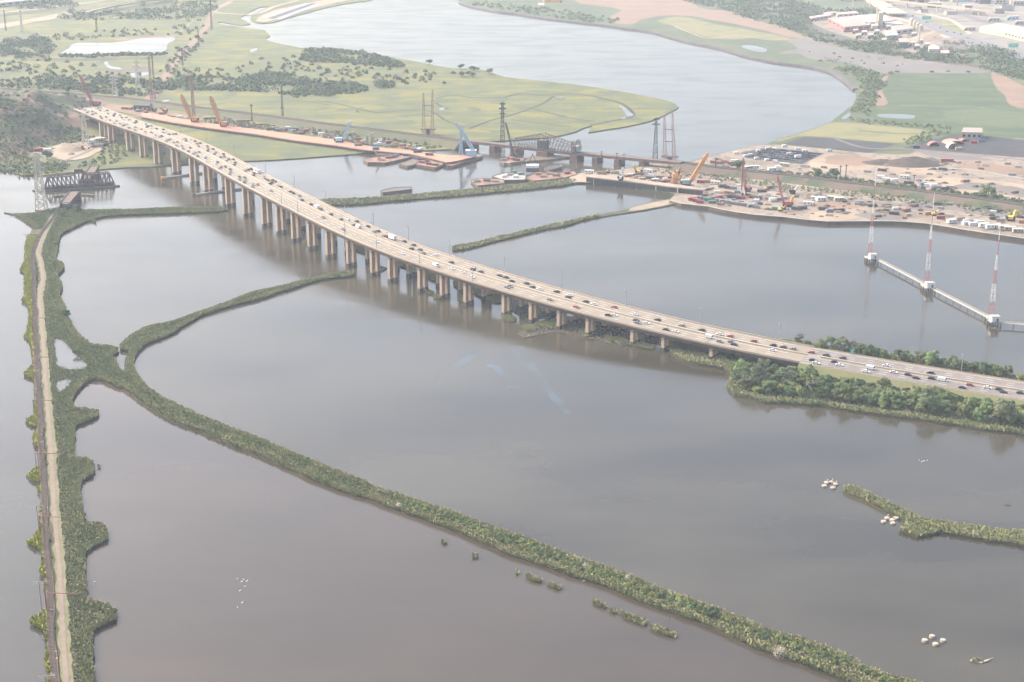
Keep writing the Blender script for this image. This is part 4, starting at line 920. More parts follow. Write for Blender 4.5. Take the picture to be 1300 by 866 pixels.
# rock edge of the far east shore
P = smooth_line([G(x, y, 1.2) for x, y in EAST[:21]], 14); r = thing('rock_revetment', 'dark stone revetment edging the far east river shore', 'river wall', P[0])
mb = MB()
for a, b in zip(P, P[1:]): mb.beam(a - P[0], b - P[0], 7, 3.2)
mb.build('rock_edge', M('dark wet rock', (.16, .14, .14), (.24, .21, .2), .08), r)

def crane(label, base, tip, mat, z=2.0, w=2.6, body=(7, 5, 4), r=.4, foot=None, mast=False, bodymat=None, boomtop=None, name='crawler_crane', cat='crane'):
    b = G(*base, z); t = UP(b, *tip) - b; root = thing(name, label, cat, b)
    s = 1 if t.x >= 0 else -1; ang = 0 if s > 0 else math.pi
    for sy in (-1, 1): MB().box((0, sy * body[1] * .42, .7), (body[0] * 1.05, 1.1, 1.4)).build('crawler_track', m_tyre, root)
    MB().box((-s * .8, 0, 1.5 + body[2] / 2), body, 0).build('machine_house', bodymat or mat, root)
    MB().box((s * body[0] * .4, -body[1] * .33, 2.6), (1.8, 1.6, 2.6)).build('cab', m_glass, root)
    MB().box((-s * body[0] * .62, 0, 3.0), (1.6, body[1], 2.4)).build('counterweight', m_dkst, root)
    f = Vector((s * body[0] * .45, 0, 2.2)); L = (t - f).length
    m1 = f.lerp(t, .12); m2 = f.lerp(t, .88)
    mb = MB().lattice(f, m1, .8, w, 2, r).lattice(m1, m2, w, w, max(5, int(L / 3.2)), r).lattice(m2, t, w, .9, 2, r)
    bm = mb.build('boom', mat, root)
    if boomtop: MB().lattice(f.lerp(t, .82), t, w * 1.02, 1.2, 3, r * 1.1).build('boom_tip', boomtop, root)
    k = Vector((-s * body[0] * .3, 0, 1.5 + body[2] + 3.5))
    MB().beam((-s * 1, 0, 1.5 + body[2]), k, .4).build('gantry', mat, root)
    MB().beam(k, t, .12).build('pendant_line', m_dkst, root)
    MB().beam(t, (t.x, t.y, max(4, t.z * .45)), .1).build('hoist_line', m_dkst, root)
    return root
crane('red lattice crane leaning over the far end of the highway bridge', (122, 134), (101, 95), m_redc, z=14, w=2.4, body=(8, 5, 4))
crane('orange lattice boom crane on the trestle, left one of the two', (247, 154.5), (230, 120), m_orange, z=5, w=3.4, r=.55)
crane('orange lattice boom crane on the trestle, right one of the two', (284, 160.5), (267, 122), m_orange, z=5, w=3.4, r=.55)
crane('pale blue crane with white boom tip beside grey bridge columns on the trestle', (431, 180.5), (445, 153), m_blue, z=4.5, w=2.4, body=(8, 5, 3.4), boomtop=m_white)
crane('small cream crane by the dark shed behind the bridge', (196, 141.5), (191, 131), m_conc2, z=2, w=2, body=(4, 3, 2))
crane('small orange crane right of the dark shed behind the bridge', (210, 143), (203, 136), m_orange, z=2, w=1.6, body=(4, 3, 2))
crane('big orange crane leaning right over the eastern railway', (871, 235), (898.5, 194.5), m_orange, z=3, w=3.0, r=.5, body=(8, 6, 4), bodymat=simple('pale green paint', (.6, .78, .7)))
crane('tall dark red lattice crane, left of the two in the east yard', (949, 243), (943, 208), m_redc, z=2, w=2.2, r=.33, body=(5, 3.6, 2.4))
crane('tall red lattice crane, right of the two beside the quay wall', (999, 262), (987, 224), m_redc, z=2, w=1.5, r=.3, body=(7, 5, 3))
crane('yellow boom excavator crane just right of the red quay crane', (1001, 261), (1008, 248), m_yell, z=2, w=1.2, body=(3, 3, 2))
crane('white boom crane at the river end of the black fronted trestle', (788, 229), (790.5, 213), m_white, z=7, w=1.5, body=(4, 3, 2), r=.3)
crane('yellow crane near the white trailer behind the east trestle', (810, 221), (805, 209), m_yell, z=2, w=1.6, body=(5, 3.5, 2))
crane('small white crane beside the blue container in the yard', (944, 250), (940.5, 242), m_white, z=2, w=1, body=(3, 2.5, 1.6), r=.25)
crane('black and white crane at the edge of the yard embankment scrub', (1006, 246), (1013, 236), m_white, z=2, w=1.1, body=(4, 3, 2.6), r=.3, bodymat=m_dkst)
crane('yellow crane on the right of the yard near the site cabins', (1283, 280), (1290, 267), m_yell, z=2, w=2.0, body=(6, 4, 2.4), r=.4)
crane('pale boom crane on top of the tall orange frame', (860, 222), (863.5, 212.5), m_conc2, z=5, w=1.4, body=(3, 3, 2), r=.3)
crane('dark crane with a curved black boom beside the railway bridge pier', (654, 200), (642, 156), m_dkst, z=2, w=1.4, body=(4, 3, 3), r=.4)
# orange frames
fr = thing('steel_frame', 'tall orange steel frame beside the big orange crane', 'steel frame', G(860.5, 233, 2))
for k, (x, hgt) in enumerate(((-4, 10), (-1, 13), (2.5, 9), (5, 6))): MB().box((x, 0, hgt / 2), (2.2, 3, hgt)).build('frame_leg', m_orange, fr)
MB().box((0, 0, 5), (12, 2, 1.2)).build('cross_beam', m_orange, fr)

def barge(label, pts, z=2.0, deckm=None, h0=-.8, name='barge', bulwark=True):
    P = [G(x, y, z) for x, y in pts]; c = sum(P, Vector((0, 0, 0))) / len(P); c.z = 0; root = thing(name, label, 'barge', c)
    q = [((p - c).x, (p - c).y) for p in P]
    MB().prism(q, h0, z - .25).build('hull', m_hull, root)
    ins = [(x * .95, y * .95) for x, y in q]; MB().prism(ins, z - .3, z + .05).build('deck', deckm or m_bdeck, root)
    if bulwark:
        mb = MB()
        for a, b in zip(q, q[1:] + q[:1]): mb.beam((a[0], a[1], z + .1), (b[0], b[1], z + .1), .5, .8)
        mb.build('bulwark', m_timber, root)
    return root, c
GB = 'work barges moored by the trestles'
def ld(label, pts, **k):
    r, c = barge(label, pts, **k); r['group'] = GB; return r, c
ld('rusty work barge with a yellow crane, leftmost of those by the western trestle', [(461,202.5),(467,206.3),(489,207),(522,199.7),(512,196.8),(478,199.5)])
ld('pale stone filled pontoon beside the red topped barge', [(506.5,208),(517,211.3),(524,210),(532,204),(524,202)], deckm=m_timber)
ld('red topped pontoon barge below the middle of the western trestle', [(527,209),(553,213.3),(563,208.5),(552,203),(532,204.5)])
ld('long crane barge carrying the tall pale blue derrick', [(568,210.5),(574,211),(613,198.5),(608,195.5),(578,200),(566,206)])
ld('low tan barge moored left of the grey pontoon barge', [(598,229),(606,236),(640,233),(640,228),(610,226.5)])
ld('pale grey pontoon barge with container sides near the white derrick vessel', [(625,224),(640,229),(667,228.5),(668,223),(645,219)], deckm=m_conc2)
ld('tan work barge with scattered gear against the east bank tip', [(667,226),(678,230),(712,226.5),(708,219),(680,219)])
ld('narrow rusty barge alongside the east bank landing', [(708,224),(716,226),(733,221.5),(728,217.5),(712,219)])
ld('dark empty barge floating between the derrick and the railway bridge', [(691,214),(697,216.6),(714,212),(711,208.5),(695,210.5)], deckm=m_dkst)
ld('cluttered barge tied to the fender pier under the railway bridge', [(634,205),(640,208),(662,205.5),(668,201),(650,199),(639,201)])
ld('lone long grey barge anchored beyond the river dike', [(483,242.5),(486,244.8),(523,240.5),(523,237.5),(500,238.5)], deckm=m_gravel)
# pale blue derrick on its barge
b = G(592, 200, 2); r = thing('floating_derrick', 'tall pale blue derrick crane with an A frame on the long barge', 'derrick crane', b)
tipA = UP(b, 585, 164) - b; foot = UP(b, 603, 195) - b; tip2 = UP(b, 579, 156) - b
MB().lattice(foot, tipA, 3.4, 2.2, 9, .6).build('boom', m_blue, r)
MB().lattice(tipA, tip2, 1.8, 1.0, 4, .5).build('boom_tip', m_blue, r)
for s in (-1, 1): MB().lattice(Vector((UP(b, 585, 196).x - b.x + s * 1.5, s * 3, 0)), tipA, 1.5, 1.2, 8, .4).build('a_frame_leg', m_blue, r)
MB().box((5, 0, 4), (11, 8, 7)).build('machine_house', m_blue, r); MB().box((5, 0, 7.8), (11.5, 8.5, .5)).build('roof', m_white, r)
MB().box((-2, -2, 1.2), (5, 4, 2.4)).build('winch', m_redc, r)
b = G(676, 217.5, 2.2); r = thing('floating_derrick', 'black and white derrick vessel with an upright black A frame', 'derrick crane', b)
MB().box((0, 0, 2), (13, 8, 4)).build('lower_house', m_dkst, r); MB().box((0, 0, 5.4), (12.4, 7.6, 2.8)).build('upper_house', m_white, r)
for s in (-1, 1): MB().beam((s * 5, 0, 6.8), (0, 0, 17), .6).build('a_frame_leg', m_dkst, r)
MB().beam((-3, 0, 6.8), (-10, 0, 10), .4).build('boom', m_dkst, r); MB().box((0, 0, 17), (1.6, 1.2, 1)).build('head_block', m_dkst, r)
b = G(480, 203.5, 2); t = UP(b, 476, 192) - b
r = thing('barge_crane', 'small yellow orange crane on the leftmost barge', 'crane', b); MB().lattice((2, 0, 1), t, 1.6, 1, 5, .4).build('boom', m_orange, r); MB().box((2, 0, 1.6), (5, 4, 3)).build('machine_house', m_orange, r)
r = thing('spud_mast', 'tall pale spud mast on the grey pontoon barge', 'mast', G(645.5, 224, 2)); MB().cyl((0, 0, 0), (0, 0, 13), .5, n=6).build('pole', m_conc2, r); MB().box((0, 0, 12.6), (3.6, 2, 2.6)).build('head_box', m_conc2, r)

# deck cargo and yard clutter: every item a thing
LM = [('the dark shed', 182, 135), ('the orange boom cranes', 262, 156), ('the pier frames', 330, 160), ('the pale blue trestle crane', 436, 176), ('the leftmost barge', 488, 203), ('the blue derrick', 590, 200), ('the red topped barge', 543, 208), ('the derrick vessel', 676, 218), ('the white boom crane', 789, 226), ('the orange steel frame', 861, 228), ('the left red crane', 949, 241), ('the right red crane', 999, 261), ('the car park', 990, 198), ('the dark dirt mound', 1155, 208), ('the tree row', 1130, 232), ('the yellow yard crane', 1283, 279), ('the shed and tents', 1210, 178), ('the quay bend', 1080, 280), ('the railway bridge landing', 830, 216), ('the hill foot yard', 95, 188)]
def near_lm(x, y): return min(LM, key=lambda t: (t[1] - x)**2 + 4 * (t[2] - y)**2)[0]
used = {}
def uniq(base, x, y):
    k = near_lm(x, y); key = (base, k); used[key] = used.get(key, 0) + 1; n_ = used[key]
    return f'{base} near {k}' + ('' if n_ == 1 else f', {ordinal(n_)} from its left' )
def mk_box(c, sx, sy, sz):
    r = thing('shipping_container', '', 'container', (0, 0, 0))
    mb = MB().box((0, 0, sz / 2), (sx, sy, sz)); mb.build('body', c, r)
    mb = MB()
    for i in range(7): mb.box((-sx / 2 + sx * (i + .5) / 7, -sy / 2 - .04, sz / 2), (.3, .1, sz * .94)).box((-sx / 2 + sx * (i + .5) / 7, sy / 2 + .04, sz / 2), (.3, .1, sz * .94))
    mb.build('ribs', c, r)
    MB().box((sx / 2 + .05, 0, sz / 2), (.12, sy * .9, sz * .9)).build('doors', m_galv, r); return r
def mk_pile(c):
    r = None; mb = MB(); n_ = 10; vs = [(0, 0, 1.9)]
    for k, (rr, z) in enumerate(((.8, 1.6), (1.9, 1.0), (3.0, -.1))):
        for i in range(n_):
            a = 2 * math.pi * i / n_; q = rr * random.uniform(.75, 1.25); vs.append((q * math.cos(a) * 1.4, q * math.sin(a), z * random.uniform(.85, 1.1)))
    fs = [(0, 1 + i, 1 + (i + 1) % n_) for i in range(n_)]
    for k in range(2): fs += [(1 + k * n_ + i, 1 + (k + 1) * n_ + i, 1 + (k + 1) * n_ + (i + 1) % n_, 1 + k * n_ + (i + 1) % n_) for i in range(n_)]
    return MB().add(vs, fs).build('material_pile', c)
def mk_stack(c):
    mb = MB()
    for k in range(5):
        for j in range(4 - k // 2): mb.box((random.uniform(-.4, .4), -1.8 + j * 1.1 + k * .1, .25 + k * .5), (8 + random.uniform(-1, 1), .9, .42))
    return mb.build('beam_stack', c)
def mk_excav(c):
    r = thing('excavator', '', 'excavator', (0, 0, 0))
    for s in (-1, 1): MB().box((0, s * 1.3, .5), (4.2, .8, 1.0)).build('crawler_track', m_tyre, r)
    MB().box((-.5, 0, 1.9), (3.4, 2.8, 1.6)).build('body', c, r); MB().box((.8, -.8, 2.6), (1.4, 1.1, 1.8)).build('cab', m_glass, r)
    MB().beam((1, .3, 2), (4.2, .3, 5), .6).beam((4.2, .3, 5), (6.8, .3, 2.2), .45).build('arm', c, r); MB().box((6.9, .3, 1.6), (1.2, 1.2, 1.2)).build('bucket', m_dkst, r); return r
def mk_cabin(c, l=9):
    r = thing('site_cabin', '', 'site cabin', (0, 0, 0)); MB().box((0, 0, 1.7), (l, 3.4, 2.8)).build('wall', c, r); MB().box((0, 0, 3.2), (l + .4, 3.8, .3)).build('roof', m_galv, r)
    for x in (-l * .3, l * .1): MB().box((x, -1.73, 2.0), (1.3, .08, 1)).build('window', m_glass, r)
    MB().box((l * .35, -1.73, 1.4), (.9, .08, 2)).build('door', m_dkst, r); return r
CL = {}
def protos():
    for c in ('white', 'red', 'blue', 'green', 'grey', 'orange', 'tan'): CL['box_' + c] = mk_box(paint(c), 7, 2.6, 2.7)
    CL['pile_tan'] = mk_pile(m_dirt); CL['pile_dark'] = mk_pile(m_mulch); CL['pile_grey'] = mk_pile(m_gravel); CL['pile_clay'] = mk_pile(m_clay)
    CL['stack_dark'] = mk_stack(m_dkst); CL['stack_rust'] = mk_stack(m_bdeck); CL['stack_pale'] = mk_stack(m_conc2)
    CL['exc_yellow'] = mk_excav(m_yell); CL['exc_orange'] = mk_excav(m_orange)
    CL['cab_white'] = mk_cabin(m_white); CL['cab_tan'] = mk_cabin(m_conc2)
protos()
KN = {'box': ('shipping container', 'shipping containers on the building site'), 'pile': ('heap of earth', 'heaps of material on the building site'), 'stack': ('stack of beams', 'stacked beams on the building site'), 'exc': ('excavator', 'excavators on the building site'), 'cab': ('site cabin', 'site cabins and trailers')}
CN = {'pile_tan': 'sandy', 'pile_clay': 'reddish'}
done = set(); ITEMS = []
def item(kind, x, y, z=1.8, rot=None, s=1.0):
    ITEMS.append((kind, x, y, z, RNG.uniform(-.5, .5) if rot is None else rot, s))
# western trestle strip
for x, y, k in [(262,150.5,'stack_pale'),(218,149,'stack_rust'),(228,150,'box_white'),(238,150.5,'pile_clay'),(345,164,'stack_rust'),(352,166,'box_blue'),(356,163,'pile_clay'),(361,165.5,'stack_rust'),(366,163.5,'box_white'),(371,167,'stack_pale'),(376,164.5,'box_blue'),(383,168,'stack_rust'),(389,166.5,'box_orange'),(395,169,'pile_clay'),(401,170,'stack_dark'),(408,171,'box_white'),(414,173,'stack_rust'),(419,171.5,'stack_pale'),(425,174,'pile_clay'),(455,178,'box_red'),(460,181,'box_orange'),(463,183,'exc_yellow'),(483,179,'box_red'),(488,181,'stack_rust'),(493,182,'box_red'),(498,184,'pile_clay'),(505,184,'stack_rust'),(511,186,'box_red'),(521,186.5,'exc_orange'),(483,184,'box_white'),(500,187,'stack_rust'),(455,185,'stack_rust'),(477,190,'box_blue'),(530,193.5,'stack_dark'),(545,197,'stack_rust'),(170,138,'box_tan'),(164,139,'stack_rust'),(158,138.5,'box_orange'),(205,145,'box_orange'),(176,142,'box_tan'),(186,143,'exc_orange')]:
    item(k, x, y, 4.6 if y > 184 and x > 440 else 1.6)
for x, y, k in [(493,201,'box_red'),(499,200,'stack_rust'),(503,198.6,'box_blue'),(515,197.8,'box_blue'),(485,204,'stack_pale'),(536,207,'box_red'),(545,209,'box_red'),(553,210,'stack_rust'),(541,205.5,'stack_rust'),(575,206,'stack_rust'),(583,204,'box_orange'),(588,201.5,'box_orange'),(600,200,'stack_rust'),(578,201.5,'stack_rust'),(605,231,'stack_pale'),(618,230,'stack_rust'),(630,231,'stack_pale'),(640,225,'box_white'),(648,222.5,'stack_pale'),(655,225.5,'box_white'),(653,219.5,'box_green'),(661,222,'box_green'),(684,222,'box_orange'),(690,225,'stack_pale'),(698,221.5,'box_tan'),(706,223.5,'stack_rust'),(720,220.5,'box_red'),(640,203.5,'stack_pale'),(646,202,'box_red'),(651,202.5,'box_orange'),(656,204,'stack_rust')]:
    item(k, x, y, 2.1, s=.85)
for x, y, k in [(748,220,'cab_white'),(757,222,'pile_tan'),(764,221,'stack_rust'),(772,219.5,'exc_orange'),(780,220,'stack_pale'),(817,218,'box_green'),(822.5,219,'cab_white'),(812,222,'stack_rust'),(797,225,'stack_rust'),(800,229,'box_orange'),(806,226,'pile_clay'),(815,229,'box_tan'),(825,227,'stack_dark'),(832,230,'box_white'),(838,226,'stack_rust'),(846,231,'box_orange'),(850,226,'exc_orange'),(889,232,'box_red'),(897,231.5,'stack_rust'),(904,232,'box_red'),(908,234,'cab_white'),(917,237.5,'stack_dark'),(925,239,'stack_dark'),(931,240,'box_grey'),(937,245.5,'box_blue'),(925,246,'stack_rust'),(907,253,'stack_rust'),(913,251.5,'box_red'),(928,250.5,'stack_dark'),(935,252,'stack_dark'),(942,252.5,'box_red'),(956,251,'stack_rust'),(961,252.5,'stack_dark'),(967,243.5,'stack_dark'),(973,241,'exc_orange'),(977,239,'box_green'),(981,255,'box_white'),(989,254.5,'box_grey'),(878,254,'box_red'),(884,256,'box_red'),(890,253,'box_blue'),(898,255,'box_green'),(904,258,'box_green'),(889,257.8,'box_red'),
    (912,256,'box_grey'),(918,257,'box_grey'),(925,258,'box_grey'),(932,259.5,'box_grey'),(939,260.5,'box_grey'),(946,261.5,'box_grey'),(953,262.5,'box_grey'),(960,264,'box_grey'),(975,266,'pile_dark'),(985,266.5,'box_green'),(991,268,'exc_yellow'),(1011,266,'stack_dark'),(1018,265,'stack_dark'),(1026,260.5,'cab_white'),(1036,254,'cab_white'),(1042,255,'cab_white'),(1057,253.5,'cab_tan'),(1065,255,'cab_tan'),(1050,262,'pile_dark'),(1045,266,'stack_dark'),(1053,269,'box_grey'),(1060,267,'pile_dark'),(1066,268,'stack_dark'),(1073,271,'pile_grey'),(1090,258,'stack_pale'),(1098,260,'pile_dark'),(1107,262,'stack_dark'),(1116,268,'pile_dark'),(1125,262,'stack_rust'),(1140,265,'pile_clay'),(1150,268,'stack_rust'),(1160,262,'stack_rust'),(1135,272,'stack_dark'),(1190,260,'stack_dark'),(1205,275,'stack_pale'),(1215,279,'stack_pale'),(1208,283,'cab_white'),(1226,285,'box_white'),(1235,286,'box_white'),(1244,284,'box_white'),(1249,288,'cab_white'),(1258,290,'cab_white'),(1266,288.5,'box_white'),(1274,291,'cab_tan'),(1282,292.5,'cab_tan'),(1292,295,'cab_tan'),(1270,281,'box_grey'),(1262,278,'stack_dark'),(1250,272,'pile_grey'),(1298,283,'box_orange'),(1178,272.5,'box_orange'),(1186,273.5,'exc_yellow'),(1194,277.5,'box_red'),
    (928,209,'box_red'),(906,207,'box_red'),(914,208,'stack_rust'),(921,206.5,'box_orange'),(932,206,'box_white'),(950,215,'cab_tan'),(958,214,'cab_white'),(965,218,'box_tan'),(972,219.5,'box_green'),(980,217,'cab_white'),(988,214,'box_white'),(996,211,'cab_tan'),(1013,200,'box_white'),
    (1118,226,'box_white'),(1124,228.5,'box_white'),(1129,230,'box_tan'),(1135,230.5,'box_white'),(1148,226.5,'cab_white'),(1153,233,'stack_dark'),(1172,235,'box_blue'),(1178,236.5,'box_white'),(1185,237,'box_white'),(1191,239,'box_grey'),(1198,240.5,'stack_dark'),(1206,239,'box_tan'),(1201,251.5,'cab_tan'),(1120,217,'stack_dark'),(1145,222,'pile_tan'),(1225,231,'stack_rust'),(1197,216,'stack_dark'),(1225,222,'pile_grey'),(1185,215,'pile_dark')]:
    item(k, x, y, 1.95)
for i in range(210):      # loose heaps and stacks all over the yard
    t = RNG.random(); x = 760 + 540 * t; lo = np.interp(x, [760, 850, 960, 1080, 1180, 1300], [220, 224, 238, 250, 256, 268]); hi = np.interp(x, [760, 850, 900, 1000, 1080, 1180, 1300], [226, 234, 258, 272, 278, 281, 297])
    item(str(RNG.choice(['pile_tan', 'pile_dark', 'pile_clay', 'stack_dark', 'stack_rust', 'stack_pale', 'pile_grey', 'stack_pale', 'pile_clay', 'box_tan', 'box_white'])), x, float(RNG.uniform(lo, hi)), 1.95, s=float(RNG.uniform(.35, .8)))
for i in range(90):      # clutter beside the western trestle
    x = RNG.uniform(285, 540); lo = np.interp(x, [285, 350, 430, 500, 540], [159, 161.5, 174, 180, 187]); hi = np.interp(x, [285, 350, 430, 500, 540], [161, 166, 178, 189, 193])
    item(str(RNG.choice(['stack_rust', 'pile_clay', 'stack_pale', 'box_white', 'stack_rust', 'box_orange', 'box_tan', 'stack_dark'])), x, float(RNG.uniform(lo, hi)), 1.3 if x < 460 else 4.6, s=float(RNG.uniform(.35, .75)))
for i in range(70):
    x = RNG.uniform(905, 1300); t = RNG.random()
    lo = np.interp(x, [905, 960, 1060, 1120, 1300], [202, 210, 212, 202, 208]); hi = np.interp(x, [905, 960, 1060, 1180, 1300], [211, 220, 230, 240, 252])
    item(str(RNG.choice(['pile_tan', 'pile_grey', 'pile_clay', 'stack_pale', 'stack_rust', 'pile_dark'])), x, float(lo + (hi - lo) * t), 1.95, s=float(RNG.uniform(.4, 1.1)))
for x, y, k in [(48,192,'box_red'),(54,191.5,'box_red'),(60,192.5,'box_white'),(66,191,'box_grey'),(71,190.5,'box_blue'),(77,189,'box_white'),(82,188.5,'box_white'),(86,187,'cab_white'),(115,182,'cab_white'),(122,180,'cab_white'),(128,179,'cab_tan'),(90,196,'pile_tan'),(97,192,'pile_tan'),(104,190,'exc_orange'),(100,186,'pile_clay'),(118,187,'pile_dark'),(125,186,'stack_pale'),(132,185,'stack_dark')]:
    item(k, x, y, 1.9 if k[0] != 'p' else 1.6, s=1.2)
ITEMS.sort(key=lambda t: t[1])
for kind, x, y, z, rot, s in ITEMS:
    kk, c = kind.split('_'); nm, gp = KN[kk]; cn = CN.get(kind, c); lab = uniq(f'{cn} {nm}', x, y); p = CL[kind]
    loc = G(x, y, z)
    if kind in done:
        r = dup(p, loc, rot, lab, gp)
    else:
        r = p; r.location = loc; r.rotation_euler = (0, 0, rot); tag(r, lab, {'box': 'container', 'pile': 'heap', 'stack': 'beam stack', 'exc': 'excavator', 'cab': 'site cabin'}[kk], gp); done.add(kind)
    r.scale = (s, s, s)
for k, p in CL.items():
    if k not in done:
        for c in list(p.children): bpy.data.objects.remove(c)
        bpy.data.objects.remove(p)
# grey pipe store along the quay, dark mound, rubble
for nm, (x, y), (rx, ry, h), m, lab in [('earth_mound', (1158, 208), (38, 22, 7), m_mulch, 'large dark brown mulch mound behind the tree row'), ('earth_mound', (1120, 207), (22, 16, 4), m_mulch, 'low brown mound left of the large dark mound'), ('earth_mound', (85, 190), (24, 18, 7), m_dirt, 'sandy mound in the yard at the hill foot'), ('earth_mound', (1180, 203), (12, 8, 3), m_gravel, 'small grey mound right of the large dark mound')]:
    c = G(x, y, 1.7); vs = []; fs = []; n_ = 22
    for k in range(8):
        for i in range(n_):
            a = 2 * math.pi * i / n_; q = k / 7; vs.append((rx * q * math.cos(a) * (1 + .12 * math.sin(3 * a + k)), ry * q * math.sin(a), h * math.cos(q * math.pi / 2)**1.3 * random.uniform(.82, 1.12) - .2))
    for k in range(7): fs += [(k * n_ + i, (k + 1) * n_ + i, (k + 1) * n_ + (i + 1) % n_, k * n_ + (i + 1) % n_) for i in range(n_)]
    o = MB().add(vs, fs).build(nm, m, loc=c, smooth=True); tag(o, lab, 'mound')
# new bridge piers on the western site
def pierframe(label, x, y, wx, h, n_):
    r = thing('pier_frame', label, 'bridge pier', G(x, y, 2), .25, 'new concrete pier frames by the trestle')
    for i in range(n_): MB().box((-wx / 2 + wx * (i + .5) / n_, 0, h / 2), (1.8, 2, h)).build('column', m_conc2, r)
    MB().box((0, 0, h + .8), (wx, 3.4, 1.8)).build('pier_cap', m_bdeck if n_ > 2 else m_conc2, r)
pierframe('tan concrete pier frame behind the left orange boom', 267, 156, 16, 5, 3)
pierframe('rust topped concrete pier frame left of the dark mast', 309, 160.5, 17, 6, 4)
pierframe('pale topped concrete pier frame right of the dark mast', 332, 165, 15, 6, 3)
for k, (x, y, h, lab) in enumerate([(286, 157, 9, 'short white column right of the right orange boom'), (289.5, 157.5, 8, 'squat white column beside the short white column'), (294, 158.5, 9, 'white column left of the rust topped pier frame'), (441.5, 182, 12, 'grey column just right of the pale blue crane'), (447.7, 181.5, 13, 'taller grey column second right of the pale blue crane'), (466.5, 184, 11, 'grey column above the yellow excavator'), (472.5, 184.8, 14, 'tallest grey column above the barge crane'), (483, 182, 5, 'short pale column right of the tall grey columns')]):
    r = thing('concrete_column', lab, 'column', G(x, y, 1.2), 0, 'free standing concrete columns'); MB().box((0, 0, h / 2), (2.6, 2.6, h), taper=.94).build('shaft', m_conc2, r); MB().box((0, 0, .5), (4.4, 4.4, 1.2)).build('footing', m_gravel, r)
r = thing('shed', 'dark flat roofed shed at the foot of the red dirt road', 'shed', G(182, 140, 1.3), -.12)
MB().box((0, 0, 3.2), (20, 12, 6)).build('wall', m_dkst, r); MB().box((0, 0, 6.5), (21, 13, .6)).build('roof', m_dkst, r)
for x in (-5, 2, 7): MB().box((x, -6.06, 2.2), (3, .1, 4)).build('door', m_conc2, r)
# ------------------------------------------------------------------ vegetation
m_leaf = [M('mid green leaves', (0.166, 0.255, 0.083), (0.255, 0.353, 0.117), .35, var=.28), M('dark green leaves', (0.102, 0.171, 0.068), (0.153, 0.231, 0.089), .35, var=.25),
          M('yellow green leaves', (0.332, 0.438, 0.110), (0.434, 0.487, 0.152), .35, var=.2), M('grey green leaves', (.18, .24, .115), (.27, .31, .16), .35, var=.2)]
m_bark = M('bark', (.12, .09, .07), (.17, .13, .10), 1.0)
m_dead = M('bleached dead twigs', (1.0, .88, .72), (.8, .7, .57), .6)
m_reed = M('olive reeds', (.56, .57, .27), (.44, .49, .21), .06, c3=(.56, .54, .26), fine=((.60, .54, .30), .05, .6))
m_thick = M('thicket leaves', (.115, .185, .065), (.24, .31, .10), .05, c3=(.16, .23, .08), contrast=(.34, .64), fine=((.34, .36, .15), .045, .57))
m_lime = M('lime green rushes', (.80, .76, .12), (.62, .62, .12), .1, fine=((.9, .8, .3), .12, .62))
m_wood = M('distant wood leaves', (.10, .16, .065), (.18, .24, .09), .02, c3=(.11, .17, .065), fine=((.2, .24, .10), .01, .58))

def make_tree(k, h, r, mat, leaf=.8, n=1400):
    root = thing('tree', '', 'tree', (0, 0, 0)); Q = []; lobes = []
    m = 11
    for i in range(m):
        a = 2 * math.pi * i / m + random.uniform(-.5, .5); q = r * random.uniform(.3, .85) if i else 0
        lobes.append((q * math.cos(a), q * math.sin(a), h * (random.uniform(.30, .82) if i else .76), r * random.uniform(.24, .52)))
    for x, y, z, rr in lobes: Q.append(leaf_blob(n // m, rr, rr * random.uniform(.7, .95), leaf, z, centre=(x, y)))
    quads_mesh('crown', np.concatenate(Q), mat, parent=root)
    mb = MB().cyl((0, 0, 0), (0, 0, h * .55), .3, .16, 6)
    for x, y, z, rr in lobes[1:5]: mb.cyl((0, 0, h * .32), (x, y, z), .14, .05, 5)
    mb.build('trunk', m_bark, root); return root
def make_shrub(mat, n=300, r=1.9, leaf=.36):
    root = thing('shrub', '', 'shrub', (0, 0, 0)); Q = [leaf_blob(n // 2, r * .8, r * .85, leaf, .3)]
    for i in range(3):
        a = random.uniform(0, 6.28); Q.append(leaf_blob(n // 6, r * .5, r * .6, leaf, random.uniform(.4, 1.0), centre=(math.cos(a) * r * .5, math.sin(a) * r * .5)))
    quads_mesh('foliage', np.concatenate(Q), mat, parent=root)
    mb = MB()
    for i in range(4): mb.cyl((0, 0, 0), (math.cos(i * 1.6) * .6, math.sin(i * 1.6) * .6, 1.2), .07, .04, 4)
    mb.build('stem', m_bark, root); return root
TREES = [make_tree(0, 9, 4.6, m_leaf[0]), make_tree(1, 7.5, 4.4, m_leaf[1]), make_tree(2, 8.2, 3.8, m_leaf[0]), make_tree(3, 10.5, 4.8, m_leaf[3]), make_tree(4, 6.2, 3.4, m_leaf[1]), make_tree(5, 5.4, 3.6, m_leaf[2])]
TKIND = ['rounded mid green tree', 'dense dark green tree', 'narrow mid green tree', 'tall grey green tree', 'low dark green tree', 'low yellow green tree']
SHRUBS = [make_shrub(m_leaf[0]), make_shrub(m_leaf[1]), make_shrub(m_leaf[2]), make_shrub(m_leaf[3])]
SKIND = ['mid green', 'dark green', 'yellow green', 'grey green']
tused = set()
def plant(arr, k, loc, s, lab, grp):
    key = (id(arr), k)
    if key in tused: r = dup(arr[k], loc, random.uniform(0, 6.28), lab, grp)
    else: r = arr[k]; r.location = loc; tag(r, lab, None, grp); tused.add(key)
    r.scale = (s * random.uniform(.9, 1.1), s * random.uniform(.9, 1.1), s * random.uniform(.88, 1.12)); return r
